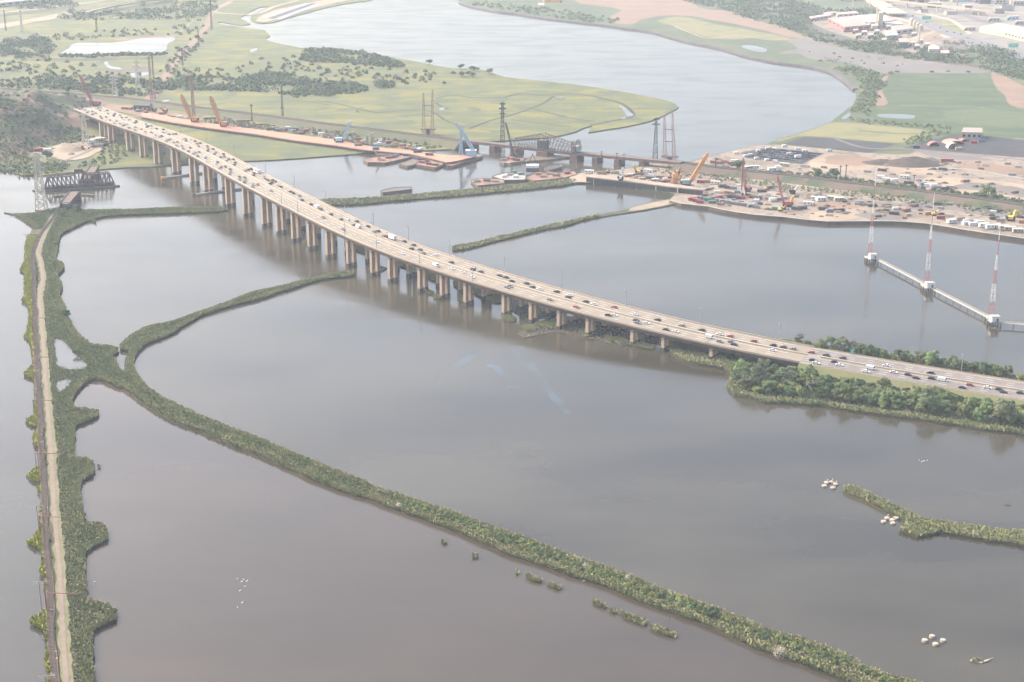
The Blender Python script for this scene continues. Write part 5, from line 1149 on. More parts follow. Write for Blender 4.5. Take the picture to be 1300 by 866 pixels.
def spaced(P, d, n, exclude=()):
    X, Y = scatter(P, 12.0 / d**2, exclude); out = []
    grid = {}
    for x, y in zip(X, Y):
        g = (int(x // d), int(y // d))
        if any((x - a)**2 + (y - b)**2 < d * d for i in (-1, 0, 1) for j in (-1, 0, 1) for a, b in grid.get((g[0] + i, g[1] + j), ())): continue
        grid.setdefault(g, []).append((x, y)); out.append((x, y))
        if len(out) >= n: break
    return out
def px_poly(pts, z=1.0): return [G(x, y, z) for x, y in pts]
# wooded island
F1 = px_poly([(938,460),(962,457),(985,464),(1060,474.5),(1120,483.5),(1200,497.5),(1300,513.5),(1420,534),(1420,562),(1300,543),(1250,538),(1199,530),(1148,522),(1107,517),(1072,512),(1041,507),(970,503),(950,498),(935,491),(936,478)])
causeway_line = [(p.x, p.y) for p in (at(s, W / 2)[0] for s in range(int(S_END) - 20, int(CLEN), 20))]
def off_road(X, Y):
    A = np.full(len(X), 1e9)
    for (a, b), (c, d) in zip(causeway_line, causeway_line[1:]):
        L = (c - a)**2 + (d - b)**2; t = np.clip(((X - a) * (c - a) + (Y - b) * (d - b)) / L, 0, 1); A = np.minimum(A, np.hypot(X - a - t * (c - a), Y - b - t * (d - b)))
    return A > W / 2 + 3.5
def bydist(lst): return sorted(lst, key=lambda t: t[0])
for i, (x, y) in enumerate(bydist(spaced(F1, 5.6, 200))):
    if not off_road(np.array([x]), np.array([y]))[0]: continue
    k = int(RNG.choice(6, p=[.3, .2, .2, .14, .1, .06])); near_road = edge_dist(np.array([x]), np.array([y]), [(p.x, p.y) for p in CURVE[::4]])[0] < 12
    plant(TREES, k if not near_road else 4, Vector((x, y, .9)), RNG.uniform(.75, 1.2) * (.8 if near_road else 1), TKIND[k if not near_road else 4] + ' in the wood between causeway road and near shore', 'trees on the wooded island, near side')
F2 = px_poly([(996,437),(1030,438),(1060,442),(1100,449),(1200,465.5),(1300,482),(1400,497),(1400,502),(1300,487),(1200,470),(1100,454),(1060,446.5),(1010,440)])
for i, (x, y) in enumerate(bydist(spaced(F2, 5.8, 75))):
    if not off_road(np.array([x]), np.array([y]))[0]: continue
    k = int(RNG.choice(6, p=[.3, .26, .14, .08, .14, .08]))
    plant(TREES, k, Vector((x, y, .9)), RNG.uniform(.7, 1.1), TKIND[k] + ' in the belt beyond the causeway road', 'trees on the wooded island, far side')
for (x, y, s, k, lab) in [(938, 458, 1.05, 1, 'bushy tree standing against the bridge where it meets the island'), (915, 452, .7, 4, 'small rounded bush tree beside the last bridge column'), (1180, 527, 1.35, 3, 'tall spreading grey green tree whose reflection shows in the water'), (1275, 541, 1.4, 3, 'large feathery tree on the near shore at the right edge')]:
    plant(TREES, k, G(x, y, .9), s, lab, None)
# undergrowth and reeds as ground cover
def cover(name, label, P, dens, w_, h, mat, excl=(), band=None, keep=None, z=.9, per=2, zf=None):
    X, Y = scatter(P, dens, excl)
    if band is not None:
        D = edge_dist(X, Y, P); k = (D >= band[0]) & (D <= band[1]); X, Y = X[k], Y[k]
    if keep is not None: k = keep(X, Y); X, Y = X[k], Y[k]
    Z = np.full(len(X), z) if zf is None else np.array([zf(a, b) for a, b in zip(X, Y)])
    if len(X) == 0: return
    o = quads_mesh(name, tufts(X, Y, Z, w_, h, per=per), mat); tag(o, label, None, None, 'stuff'); return o
def thick(name, label, P, d, n, mat, r=1.8, nq=26, leaf=.75, excl=(), keep=None, zf=None, z=.9):
    pts = spaced(P, d, n, excl); Q = []
    if keep is not None and pts:
        A = np.array(pts); k = keep(A[:, 0], A[:, 1]); pts = [tuple(p) for p in A[k]]
    for x, y in pts:
        s = RNG.uniform(.45, 1.45); b = leaf_blob(nq, r * s, r * s * 1.0, leaf, .3); b = b + np.array([x, y, z if zf is None else zf(x, y)]); Q.append(b)
    if Q: o = quads_mesh(name, np.concatenate(Q).astype(np.float32), mat); tag(o, label, None, None, 'stuff'); return o
thick('undergrowth', 'dense green undergrowth covering the wooded island', PI, 2.6, 5000, m_thick, excl=(), keep=lambda X, Y: off_road(X, Y) & in_poly(X, Y, px_poly([(925,455),(1000,430),(1800,540),(1800,640),(900,520)])))
cover('reeds', 'pale olive reeds fringing the island shore', PI, 2.4, .8, 1.4, m_reed, band=(0, 6), keep=off_road)
cover('marsh_grass', 'olive marsh grass under the bridge end', px_poly([(851,447),(884,460),(919,466),(930,470),(935,462),(915,452),(880,447),(860,443)]), 1.2, 1.3, 1.0, m_reed)
cover('reeds', 'olive reeds covering the narrow dike across the cove', PM, .9, 1.5, 1.2, m_reed, keep=lambda X, Y: (X < G(800, 266).x) & (np.sin(X * .05) + np.sin(X * .021 + 2) > -1.15))
cover('reeds', 'olive reeds covering the river dike', PN, .7, 1.6, 1.3, m_reed)
cover('reeds', 'olive reeds on the small islet at the right', PJ, 3.6, .7, 1.15, m_reed)
thick('low_thicket', 'low green bushes along the islet ridge', PJ, 2.4, 600, m_thick, r=1.3, keep=lambda X, Y: edge_dist(X, Y, PJ) > 2.0)
RQ = []
for P in REEDS:
    X, Y = scatter(P, 4.5); RQ.append(tufts(X, Y, np.full(len(X), .4), .65, 1.2))
o = quads_mesh('reed_clumps', np.concatenate(RQ), m_reed); tag(o, 'olive reeds growing on the tiny islets', None, None, 'stuff')
RQ = []
for P in MUD_SHADE:
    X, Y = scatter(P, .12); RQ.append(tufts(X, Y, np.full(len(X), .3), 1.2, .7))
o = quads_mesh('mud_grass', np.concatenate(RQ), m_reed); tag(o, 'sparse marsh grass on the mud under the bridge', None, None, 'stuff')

# railway dike
ROADL = smooth_line([G(x, y, 1.35) for x, y in [(68.5,272),(63,282),(55,299),(47.7,319.6),(51,331),(53,343),(54,354),(50,379),(51.5,395),(53,412),(56,452.7),(60,509),(63.6,556.6),(67.7,621),(68.5,640),(71.7,678.5),(75.8,727),(78,769),(81.8,827),(84.7,866),(90,930)]], 6)
RAILL = smooth_line([G(x, y, 1.5) for x, y in [(76,262),(66,278),(50,300),(41,322),(42,350),(43,380),(44.5,420),(48,493),(50.5,530),(52,564.7),(54.7,613),(56.4,646),(58.8,694.7),(62.8,743),(65,812.7),(69.5,863.7),(75,930)]], 6)
m_road2 = M('pale dirt track', (.42, .33, .255), (.34, .27, .21), .3)
m_verge = M('dusty verge', (.36, .31, .20), (.22, .24, .11), .25, c3=(.30, .28, .15))
ribbon('verge', None, 4.6, m_verge, world=[p + Vector((.5, 0, -.15)) for p in ROADL], jit=.9)
ribbon('dirt_road', None, 1.95, m_road2, world=ROADL, jit=.2)
m_bal2 = M('dark track bed', (.20, .15, .11), (.8, .66, .5), .32, contrast=(.5, .68), c3=(.15, .10, .09))
ribbon('rail_ballast', None, 3.4, m_bal2, world=RAILL, jit=.35)
L0 = RAILL[0]; r = thing('railway_track', 'rusty track with dark sleepers along the left dike beside the dirt road', 'railway track', L0)
for s in (-.75, .75):
    mb = MB()
    for i in range(len(RAILL) - 1):
        a, b = RAILL[i], RAILL[i + 1]; u = (b - a).normalized(); n = Vector((-u.y, u.x, 0)); mb.beam(a - L0 + n * s + Vector((0, 0, .28)), b - L0 + n * s + Vector((0, 0, .28)), .14, .18)
    mb.build('rail', m_steel, r)
mb = MB()
for i in range(len(RAILL) - 1):
    a, b = RAILL[i], RAILL[i + 1]; u = (b - a).normalized(); n = Vector((-u.y, u.x, 0)); k = max(1, int((b - a).length / 1.2))
    for j in range(k): p = a.lerp(b, j / k) - L0 + Vector((0, 0, .1)); mb.beam(p - n * 1.3, p + n * 1.3, .35, .18)
mb.build('sleepers', m_timber, r)
def ldist(X, Y, L):
    A = np.full(len(X), 1e9)
    for a, b in zip(L[::3], L[3::3]):
        dx, dy = b.x - a.x, b.y - a.y; LL = dx * dx + dy * dy + 1e-9; t = np.clip(((X - a.x) * dx + (Y - a.y) * dy) / LL, 0, 1); A = np.minimum(A, np.hypot(X - a.x - t * dx, Y - a.y - t * dy))
    return A
def side(X, Y, L):      # >0 on the right hand (east) of the line
    yy = np.array([p.y for p in L][::-1]); xx = np.array([p.x for p in L][::-1]); return X - np.interp(Y, yy, xx)
YN = G(60, 292).y
def corridor(X, Y): return (ldist(X, Y, ROADL) > 2.9) & (ldist(X, Y, RAILL) > 1.9)
BERM = [p for p in PD]
cover('lime_rushes', 'bright lime rushes on the water edge left of the railway track', PD, 2.0, 1.1, 1.3, m_lime, keep=lambda X, Y: (side(X, Y, RAILL) < -1.8) & (Y < G(30, 300).y) & (X < G(70, 600).x + 60) & (RNG.random(len(X)) < .8), excl=PONDS)
cover('verge_weeds', 'mixed weeds between the track and the dirt road', PD, 1.2, .9, .8, m_thick, keep=lambda X, Y: corridor(X, Y) & (side(X, Y, RAILL) > 0) & (side(X, Y, ROADL) < 3.5) & (Y < YN) & (RNG.random(len(X)) < .55))
cover('reeds', 'olive reeds fringing the dikes', PD, 3.6, .75, 1.35, m_reed, band=(0, 4.2), excl=PONDS, keep=lambda X, Y: corridor(X, Y) & ((side(X, Y, RAILL) > 2) | (Y > YN)))
cover('grass', 'rough grass covering the dikes', PD, 1.5, .8, .7, m_reed, band=(4.2, 99), excl=PONDS, keep=lambda X, Y: corridor(X, Y) & ((side(X, Y, ROADL) > 3) | (Y > YN)))
# single shrubs along the near dike, thicket for the rest
DL = smooth_line([G(x, y, 1) for x, y in [(100,425),(128,458),(160,476),(190,500),(240,530),(300,556),(355,578),(440,612),(500,635),(560,655),(640,687),(720,716),(800,745),(870,771),(930,793),(1000,820),(1080,848),(1150,875),(1230,902)]], 3)
def dike_ok(x, y): return in_poly(np.array([x]), np.array([y]), PD)[0]
cntr = {}
pts = []
for p in DL:
    for o_ in (.6, 3.0, 5.2):
        q = Vector((p.x + random.uniform(-1.3, 1.3), p.y + o_ + random.uniform(-1.2, 1.2), .9))
        if dike_ok(q.x, q.y) and q.y > 470 and edge_dist(np.array([q.x]), np.array([q.y]), PD)[0] > 1.6 + (2.2 if o_ < 0 else 0): pts.append(q)
pts.sort(key=lambda q: q.y); thin = pts[:265]
for q in thin:
    k = int(RNG.choice(4, p=[.42, .3, .22, .06]))
    plant(SHRUBS, k, q, RNG.uniform(.6, 1.05), f'{SKIND[k]} shrub in the thick hedge along the long curving dike', 'shrubs along the long dike')
ylim = pts[264].y if len(pts) > 265 else 0
thick('shrub_thicket', 'thick green shrubs covering the dikes beyond the near stretch', PD, 2.2, 9000, m_thick, r=1.6, nq=46, leaf=.46, excl=PONDS,
      keep=lambda X, Y: (edge_dist(X, Y, PD) > 2.2) & ((X < G(120, 600).x) | in_poly(X, Y - 5.5, PD)) & ((ldist(X, Y, ROADL) > 4.4) & ((side(X, Y, ROADL) > 3) | (Y > YN))) & ((Y > ylim) | (X < G(150, 700).x)))
for (x, y, s, k, lab) in [(84, 404, .75, 1, 'lone dark tree on the dike edge above the triangular pond'), (99, 452, .6, 1, 'dark round bush on the bank of the triangular pond'), (72, 313, .6, 4, 'dark bush on the cove side of the dike, upper part'), (86, 268, .9, 4, 'dark tree at the tip of the dike by the girder span'), (99, 271, .85, 1, 'dark tree right of the girder span at the dike tip'), (900, 784, .62, 1, 'dark round tree rising above the hedge of the long dike'), (79, 275, .8, 4, 'dark bush tree left of the girder span pier')]:
    plant(TREES, k, G(x, y, .9), s, lab, None)
def dead(label, x, y, r, h):
    root = thing('dead_bush', label, 'dead bush', G(x, y, .9)); Q = leaf_blob(260, r, h, .32, .3); quads_mesh('twigs', Q, m_dead, parent=root)
    mb = MB()
    for i in range(9):
        a = i * .7; mb.cyl((0, 0, 0), (math.cos(a) * r * .8, math.sin(a) * r * .8, h * random.uniform(.7, 1.1)), .12, .05, 4)
    mb.build('branch', m_dead, root)
dead('bleached dead bush at the water edge halfway along the long dike', 507, 645, 1.8, 2.6)
dead('bleached dead bush at the lower right end of the long dike', 990, 832, 2.6, 3.6)
dead('pale dead shrub top in the hedge, left of the near pair', 744, 720, 1.7, 1.8)
dead('pale dead shrub top in the hedge, right of the near pair', 797, 736, 1.5, 2.2)
# western marsh trees
nT = 0
def clump(label, pts, d, n, ks=(1, 0, 4), s=1.0, zf=None):
    global nT
    P = px_poly(pts)
    for x, y in spaced(P, d, n):
        k = int(RNG.choice(ks)); nT += 1
        plant(TREES, k, Vector((x, y, 1.0 if zf is None else zf(x, y) - .3)), s * RNG.uniform(.7, 1.15), TKIND[k] + ' ' + label, 'trees ' + label)
clump('in the row along the yard railway', [(985,223),(1000,225),(1080,233.5),(1160,243),(1240,254),(1300,263),(1300,260),(1240,251),(1160,240),(1080,231),(1000,222.5)], 8, 34, (1, 0, 4), .85)
clump('on the river point of the marsh', [(582,85),(606,88),(606,91),(582,89)], 7, 6, (1,), .9)
clump('on the open marsh near the point', [(582,96),(604,97),(603,100),(582,99)], 8, 5, (1,), .9)
plant(TREES, 1, G(622, 94, 1), 1.2, 'lone dark tree at the neck of the marsh point', None); plant(TREES, 1, G(545, 82, 1), 1.0, 'lone dark tree on the river bank right of the wood', None)
plant(TREES, 1, G(935.5, 217, 2), 1.5, 'large round dark tree behind the railway in the yard', None); plant(TREES, 0, G(1252, 251, 2), 1.5, 'large yard tree beside the pole pair at the right', None); plant(TREES, 1, G(1058, 227, 2), 1.3, 'tall yard tree left of the pole pair', None); plant(TREES, 0, G(1037, 225, 2), 1.1, 'rounded yard tree at the left end of the tree row', None)
plant(TREES, 1, G(60, 203, 1), 1.5, 'round dark tree on the hill shore by the lattice tower', None)
def wood(label, pts, d, n, r=4.5, nq=34, leaf=2.6, zf=None, mat=None, z=1.0, full=False):
    c = sum(px_poly(pts), Vector((0, 0, 0))) / len(pts); P = [c + (p - c) * 1.12 for p in smooth_line(px_poly(pts), 12, True, 7)]
    kp = None if full or (n < 100 and d < 8) else (lambda X, Y: (np.sin(X * .045 + Y * .02) * np.sin(Y * .031 - X * .013) + .5 * np.sin(X * .13) * np.sin(Y * .09 + 1) + RNG.normal(scale=.25, size=len(X))) > -.42)
    if zf is not None and 'hill' in label:
        k0 = kp; kp = lambda X, Y: (ldist(X, Y, [at(s, W / 2)[0] for s in range(0, 260, 6)]) > W / 2 + 6) & (k0(X, Y) if k0 else True)
    thick('wood', label, P, d, int(n * 1.35), mat or m_wood, r=r, nq=nq, leaf=leaf, zf=zf, z=z, keep=kp)
wood('dark belt of trees across the middle of the western marsh', [(209,112),(230,103),(262,98),(300,101),(340,96),(380,97),(398,104),(392,114),(372,122),(350,118),(300,115),(255,114)], 6.5, 420)
wood('wood on the river bank of the western marsh', [(391,72),(400,64),(432,65),(470,70),(500,78),(504,84),(480,84),(445,80),(415,79),(395,78)], 7, 200)
wood('dark round wood at the left edge beyond the marsh', [(3,60),(15,50),(40,49),(58,56),(60,66),(40,70),(15,72),(3,68)], 8, 160, r=6)
wood('scattered dark bushes in the western marsh', [(225,92),(290,88),(330,92),(335,96),(290,95),(228,98)], 15, 40, r=4)
wood('scattered bushes on the grassy rise of the marsh', [(370,84),(440,86),(500,95),(540,96),(500,108),(460,104),(400,98)], 17, 60, r=3.6)
wood('dark bush belt at the foot of the marsh rise', [(395,110),(430,106),(462,112),(455,117),(420,121),(400,119)], 6.5, 90)
wood('bush clump in the middle of the green marsh rise', [(478,108),(490,105),(499,107),(497,111),(480,112)], 6, 25)
wood('scrub woodland behind the hill', [(0,90),(60,96),(120,100),(185,104),(190,118),(150,120),(100,115),(40,112),(0,112)], 11, 260, r=4.5)
wood('dark trees among the scrub woodland behind the hill', [(60,104),(85,100),(88,113),(64,112)], 7, 60)
wood('dark trees beyond the far bridge end', [(115,104),(170,104),(172,118),(120,118)], 8.5, 90)
wood('trees between the highways at top left', [(84,22),(100,14),(118,18),(150,14),(200,12),(255,2),(262,12),(240,22),(200,24),(150,24),(110,25)], 12, 230, r=6)
wood('trees along the top left highway', [(30,8),(80,4),(90,8),(40,12)], 10, 60, r=6)
wood('bushes along the long pond', [(79,70),(110,70),(160,68),(203,67.5),(205,69.5),(160,71),(100,73)], 7, 80, r=2.6)
wood('bushes beside the railway embankment in the marsh', [(262,156),(330,158),(400,165),(450,172),(500,178),(560,185),(575,187),(560,188),(500,182),(440,174),(380,169),(300,160)], 5.5, 130, r=2.4, leaf=1.4)
hz_ = lambda x, y: hill_z(x, y) - .6
wood('green trees on the lower slopes of the hill', [(0,190),(0,170),(30,165),(60,172),(90,168),(120,160),(132,176),(128,184),(104,182),(84,184),(48,188),(44,200),(60,206),(80,204),(76,214),(40,218),(0,212)], 6.0, 520, zf=hz_, r=4, leaf=1.7, full=True)
wood('scattered bushes on the reddish hill top', [(0,125),(30,122),(90,130),(125,145),(120,165),(60,170),(0,170)], 10, 330, zf=hz_, r=3, leaf=1.5)
wood('bushes under the far bridge spans', [(128,184),(150,184),(162,192),(150,206),(120,212),(104,212),(110,205),(130,198)], 7.5, 90, zf=lambda x, y: 1.0, r=2.8, leaf=1.5, mat=m_thick)
# eastern trees
wood('trees along the far eastern railway', [(1000,26),(1030,40),(1075,52),(1110,60),(1150,66),(1180,71),(1175,76),(1130,70),(1085,63),(1045,53),(1018,42),(995,32)], 8, 420, r=5)
wood('dark wood before the industrial plant', [(1106,54),(1118,47),(1134,50),(1142,58),(1138,66),(1110,64)], 7, 140, r=6.5)
wood('big wood at top right of the river', [(880,2),(910,-4),(960,-4),(1020,6),(1050,14),(1090,13),(1108,20),(1070,18),(1030,24),(1020,34),(990,30),(960,24),(925,12)], 10, 700, r=6.5)
wood('woods along the eastern highway', [(1180,72),(1195,62),(1215,58),(1245,62),(1275,66),(1290,76),(1310,90),(1340,112),(1310,104),(1282,96),(1255,88),(1215,81)], 8.5, 420, r=6)
wood('bushy shore belt at the far river bend', [(1040,81),(1062,82),(1090,90),(1112,97),(1116,108),(1108,128),(1098,140),(1086,146),(1080,142),(1092,128),(1096,116),(1088,103),(1070,92)], 7, 420, r=4.2, leaf=2.0, mat=m_thick)
wood('bushes on the far eastern river bank', [(600,4),(660,8),(720,16),(775,24),(765,29),(700,22),(640,13)], 14, 160, r=5, mat=m_thick)
wood('bushes along the meadow edge by the sheds', [(1150,180),(1165,172),(1188,168),(1200,171),(1180,177),(1155,184)], 6, 80, r=2.6, leaf=1.5, mat=m_thick)
wood('hedge between meadow and green field', [(1085,150),(1110,154),(1150,158),(1200,163),(1200,165),(1150,161),(1100,157)], 6, 70, r=2.4, leaf=1.5, mat=m_thick)
wood('bush tops along the gravel field edge', [(1115,93.6),(1180,92.6),(1258,91),(1258,92),(1180,93.8),(1116,95)], 16, 40, r=3)
wood('scrub strip on the near side of the yard railway', [(905,224),(945,229),(985,233),(1060,242),(1180,256),(1300,272),(1300,278),(1180,260),(1060,247),(985,239),(945,234)], 4.6, 520, r=2.3, leaf=1.2, mat=m_thick, full=True)
wood('dry scrub by the east bridge landing', [(820,212),(850,212),(900,218),(930,224),(925,229),(880,225),(845,221),(822,217)], 5, 120, r=1.8, leaf=1.2, mat=m_rock)
wood('weeds dotted on the grey gravel field', [(1030,66),(1080,70),(1130,76),(1150,84),(1100,82),(1050,74)], 22, 30, r=2.5, leaf=1.5)
if 0: cover('marsh_reeds', 'yellow green marsh grass at the river end of the western marsh', PW, .012, 9, 1.6, m_marsh, keep=lambda X, Y: X > G(400, 150).x * 1.2)

wood('scattered bushes in the grass north of the bridge end', [(0,66),(60,74),(130,88),(185,98),(190,108),(120,100),(50,92),(0,88)], 17, 130, r=4)
wood('shrubs along the red dirt road', [(205,96),(225,70),(245,50),(256,46),(240,68),(222,92),(212,108)], 11, 60, r=3.2)
wood('bushes beyond the long pond', [(60,50),(120,40),(200,38),(240,28),(250,32),(225,44),(180,44),(100,50)], 17, 90, r=4.5)
wood('low scrub on the marsh rise', [(330,78),(400,74),(520,90),(580,94),(560,104),(480,98),(400,92),(340,94)], 19, 120, r=3)
wood('leafy hedge along the yard railway', [(985,221.5),(1000,222),(1060,227.5),(1120,234),(1180,242),(1240,249.5),(1300,257.5),(1300,262),(1240,254),(1180,246),(1120,238.5),(1060,232),(1000,226)], 4.6, 260, r=2.8, leaf=1.4, full=True)
# ------------------------------------------------------------------ poles and portals along the left dike, small things in the water
m_rportal = M('rust red gantry steel', (.60, .30, .24), (.5, .25, .2), .5)
for k, (bl, br, fr, lab) in enumerate([((49,660.7),(88,656.7),(90.5,680),'with a short ladder pole, by the fourth right hand dike bulge'), ((56.4,757.7),(96.8,753.6),(99.6,777),'nearest the camera over the dike track'), ((44,580),(80.6,576),(83,598),'beside the rounded right hand bulge of the dike'), ((41,511),(71,508.5),(73,527.5),'just below the small square pond'), ((40,455),(62,453.5),(64,470),'beside the triangular pond'), ((36,405),(57,404),(58.5,418),'left of where the two dikes part'), ((34,305),(57.4,303.6),(58.3,314),'pale one, farthest up the dike near the swing bridge')]):
    z = 1.0; f = G(*fr, z); tr = UP(f, *br); h = tr.z - z; f2 = f + Vector((UP(f, *bl).x - f.x, 0, 0)); 
    # left foot stands across the track
    r = thing('catenary_gantry', 'rust red gantry, ' + lab if k < 6 else 'pale gantry over the dike track, farthest up near the swing bridge', 'gantry', f, 0, 'gantries over the dike track')
    mt = m_rportal if k < 6 else m_conc2; L = UP(f, *bl) - f
    MB().beam((0, 0, 0), (0, 0, h), .34).build('post', mt, r); MB().beam((L.x, 1.0, 0), (L.x, 1.0, h), .3).build('post', mt, r)
    MB().beam((0, 0, h), (L.x, 1.0, h), .34).build('crossbeam', mt, r); MB().box((0, 0, .3), (1, 1, .7)).build('footing', m_conc2, r)
for k, (tx, ty, bx, by, lab) in enumerate([(46, 642, 50, 677, 'beside the second pointed left bulge of the dike'), (48, 738, 53, 774, 'above the lowest pointed left bulge of the dike'), (57, 858, 61, 894, 'nearest the camera at the bottom edge'), (45, 560, 49, 592, 'between two pointed left bulges of the dike'), (41, 470, 44, 496, 'level with the small square pond'), (33, 297, 34, 312, 'near the upper end of the dike')]):
    b = G(bx, by, .8); t = UP(b, tx, ty); h = t.z - b.z; r = thing('power_pole', 'twin armed power pole ' + lab, 'power pole', b, 0, 'power poles at the left edge of the dike')
    MB().cyl((0, 0, 0), (0, 0, h), .2, .14, 6).build('pole', m_rportal, r); MB().cyl((2.2, .6, 0), (2.2, .6, h * .96), .2, .14, 6).build('pole', m_rportal, r)
    MB().beam((-2.6, 0, h * .97), (3.6, .8, h * .97), .16).beam((-2.6, 0, h * .9), (3.6, .8, h * .9), .1).build('crossarm', m_conc2, r)
for k, (tx, ty, bx, by, lab) in enumerate([(723, 716, 723, 729, 'left of the pair of pale dead shrubs'), (849.5, 770, 849.5, 786, 'left of the dark round tree in the hedge'), (447, 624, 447, 633, 'in the water beside the long dike'), (98.5, 754, 100, 760, 'on the dike beside the nearest gantry')][:3]):
    b = G(bx, by, .2); h = UP(b, tx, ty).z - .2; o = MB().cyl((0, 0, 0), (0, 0, h), .14, .1, 6).beam((-.9, 0, h * .9), (.9, 0, h * .9), .12).build('wooden_post', m_timber, loc=b); tag(o, 'weathered wooden post ' + lab, 'post', 'old posts by the long dike')
o = MB().cyl((-2, 0, .3), (2, .6, .4), .22, .12, 6).build('driftwood', m_dead, loc=G(745, 738.5, 0)); tag(o, 'pale driftwood log at the water edge left of the reed islets', 'driftwood')
o = MB().cyl((-2, -.5, .3), (1.6, 1.0, .5), .2, .12, 6).build('driftwood', m_dead, loc=G(792, 753, 0)); tag(o, 'pale driftwood log on the dike edge below the dead shrubs', 'driftwood')
# white birds
def bird(c=None):
    mb = MB(); n_ = 8; ring = []
    prof = [(-.75, .42, .03), (-.55, .40, .16), (-.2, .36, .26), (.2, .34, .26), (.48, .40, .16), (.62, .62, .08), (.66, .92, .07), (.78, 1.02, .10), (.95, .98, .05)]
    vs = []; fs = []
    for x, z, r_ in prof:
        for i in range(n_):
            a = 2 * math.pi * i / n_; vs.append((x, r_ * math.cos(a) * .9, z + r_ * math.sin(a) * .75))
    for k in range(len(prof) - 1): fs += [(k * n_ + i, k * n_ + (i + 1) % n_, (k + 1) * n_ + (i + 1) % n_, (k + 1) * n_ + i) for i in range(n_)]
    fs += [tuple(range(n_ - 1, -1, -1)), tuple(range((len(prof) - 1) * n_, len(prof) * n_))]
    return mb.add(vs, fs)
m_swan = simple('white feathers', (1.9, 1.9, 1.9), rough=.8)
bme = None
def put_bird(x, y, lab, grp):
    global bme
    if bme is None: o = bird().build('water_bird', m_swan, smooth=True); bme = o
    else: o = bme.copy(); COL.objects.link(o)
    o.location = G(x, y, .02); o.location.z = -.08; o.rotation_euler = (0, 0, random.uniform(0, 6.28)); o.scale = (.7, .7, .7); tag(o, lab, 'bird', grp)
for i, (x, y) in enumerate([(1155,365),(1185,368),(1177,378),(1201,376),(1192,402),(1167,423),(1178,481),(1156,503)]):
    put_bird(x / 3.833, 640 + y / 3.833, ['white bird at the upper left of the flock on the brown lagoon', 'white bird at the top of the flock on the brown lagoon', 'white bird just below the topmost of the lagoon flock', 'white bird at the right of the lagoon flock', 'white bird fifth down in the lagoon flock', 'white bird sixth down, left side of the lagoon flock', 'upper one of the two white birds below the lagoon flock', 'lower one of the two white birds below the lagoon flock'][i], 'white birds floating on the lagoon')
for i, (x, y) in enumerate([(1167, 584.5), (1170, 586.5), (1173, 585.5), (1177, 585)]): put_bird(x, y, f'white bird in the line off the wooded island, {ordinal(i + 1)} from the left', 'white birds off the wooded island')
put_bird(120, 739, 'lone white bird close to the railway dike', None)
# concrete blocks and wreck in the bay
m_block = M('bleached concrete block', (.85, .72, .58), (.6, .51, .42), .8)
def block(r_, h, loc, lab, grp, rnd=True, post=False):
    root = thing('concrete_block', lab, 'concrete block', loc, random.uniform(0, 1), grp)
    MB().cyl((0, 0, -.6), (0, 0, h), r_, r_ * .95, 12 if rnd else 6).build('drum', m_block, root); MB().cyl((0, 0, h + .003), (0, 0, h + .14), r_ * .8, r_ * .7, 12 if rnd else 6).build('cap', m_block, root)
    if post: MB().box((r_ * .3, 0, h + .7), (.5, .5, 1.3)).build('stub', m_block, root)
for (x, y), nm in zip([(1174, 814.5), (1183.3, 809.4), (1197, 814.5), (1187.5, 819.3)], ('left', 'far', 'right', 'near')): block(1.25, .95, G(x, y, 0), f'round pale concrete block, the {nm} one of the group of four', 'four round concrete blocks')
for (x, y), nm in zip([(1046.5, 617.5), (1056, 612.8), (1061, 615.5), (1057.5, 620), (1049.7, 613.5)], ('leftmost', 'far', 'right', 'near', 'far left')): block(1.5, .7, G(x, y, 0), f'flat pale concrete block, {nm} one of the cluster off the islet tip', 'concrete blocks off the islet tip', False, nm in ('far', 'right', 'far left'))
for (x, y), nm in zip([(1121.5, 663), (1126.5, 658.6), (1133, 661), (1137.5, 658.6), (1133.5, 665)], ('leftmost', 'far', 'middle', 'rightmost', 'near')): block(1.5, .7, G(x, y, 0), f'flat pale concrete block, {nm} one of the cluster beside the islet', 'concrete blocks beside the islet', False, nm in ('far', 'middle'))
r = thing('broken_slab', 'broken pale concrete slab with reeds on it in the lower right water', 'concrete slab', G(1240, 840.5, 0))
MB().prism([(-2.8, .6), (1.5, -1.4), (2.3, -.8), (-.2, 1.6), (-1.8, 1.5)], -.5, .4).build('slab', m_block, r); MB().prism([(2.6, -.6), (5.2, .6), (5.0, 1.5), (3.0, .4)], -.5, .5).build('slab', m_block, r)
MB().cyl((4.6, .8, .4), (7.2, 2.3, .6), .2, .1, 6).build('log', m_dead, r)
X = RNG.uniform(-1.6, 1.4, 60); Y = RNG.uniform(-.2, 1.4, 60); quads_mesh('grass_tuft', tufts(X, Y, np.full(60, .3), .5, .9), m_reed, parent=r)
r = thing('snag', 'dark half sunken branches in the water above the islet', 'driftwood', G(1279, 642, 0))
mb = MB()
for i in range(7): mb.cyl((random.uniform(-2, 2), random.uniform(-1, 1), -.1), (random.uniform(-2.5, 2.5), random.uniform(-1, 1), random.uniform(.3, 1.1)), .13, .06, 5)
mb.build('branch', m_timber, r)
# fenders round the channel piers
for (a, b, lab) in [((206, 226.3), (258, 219.6), 'long low fender boom with an orange tip between the channel piers'), ((246, 247.6), (289, 241.6), 'long low dark fender boom around the next channel pier'), ((293, 241.5), (312, 239), 'short dark fender boom just beyond the channel pier')]:
    A, B = G(*a, .8), G(*b, .8); r = thing('fender_boom', lab, 'fender', A); MB().beam((0, 0, 0), B - A, 1.8, 1.6).build('boom', m_conc2, r)
    MB().cyl((0, 0, -.8), (0, 0, 1.6), 1.4, n=10).build('nose', m_orange if a[0] == 206 else m_dkst, r)
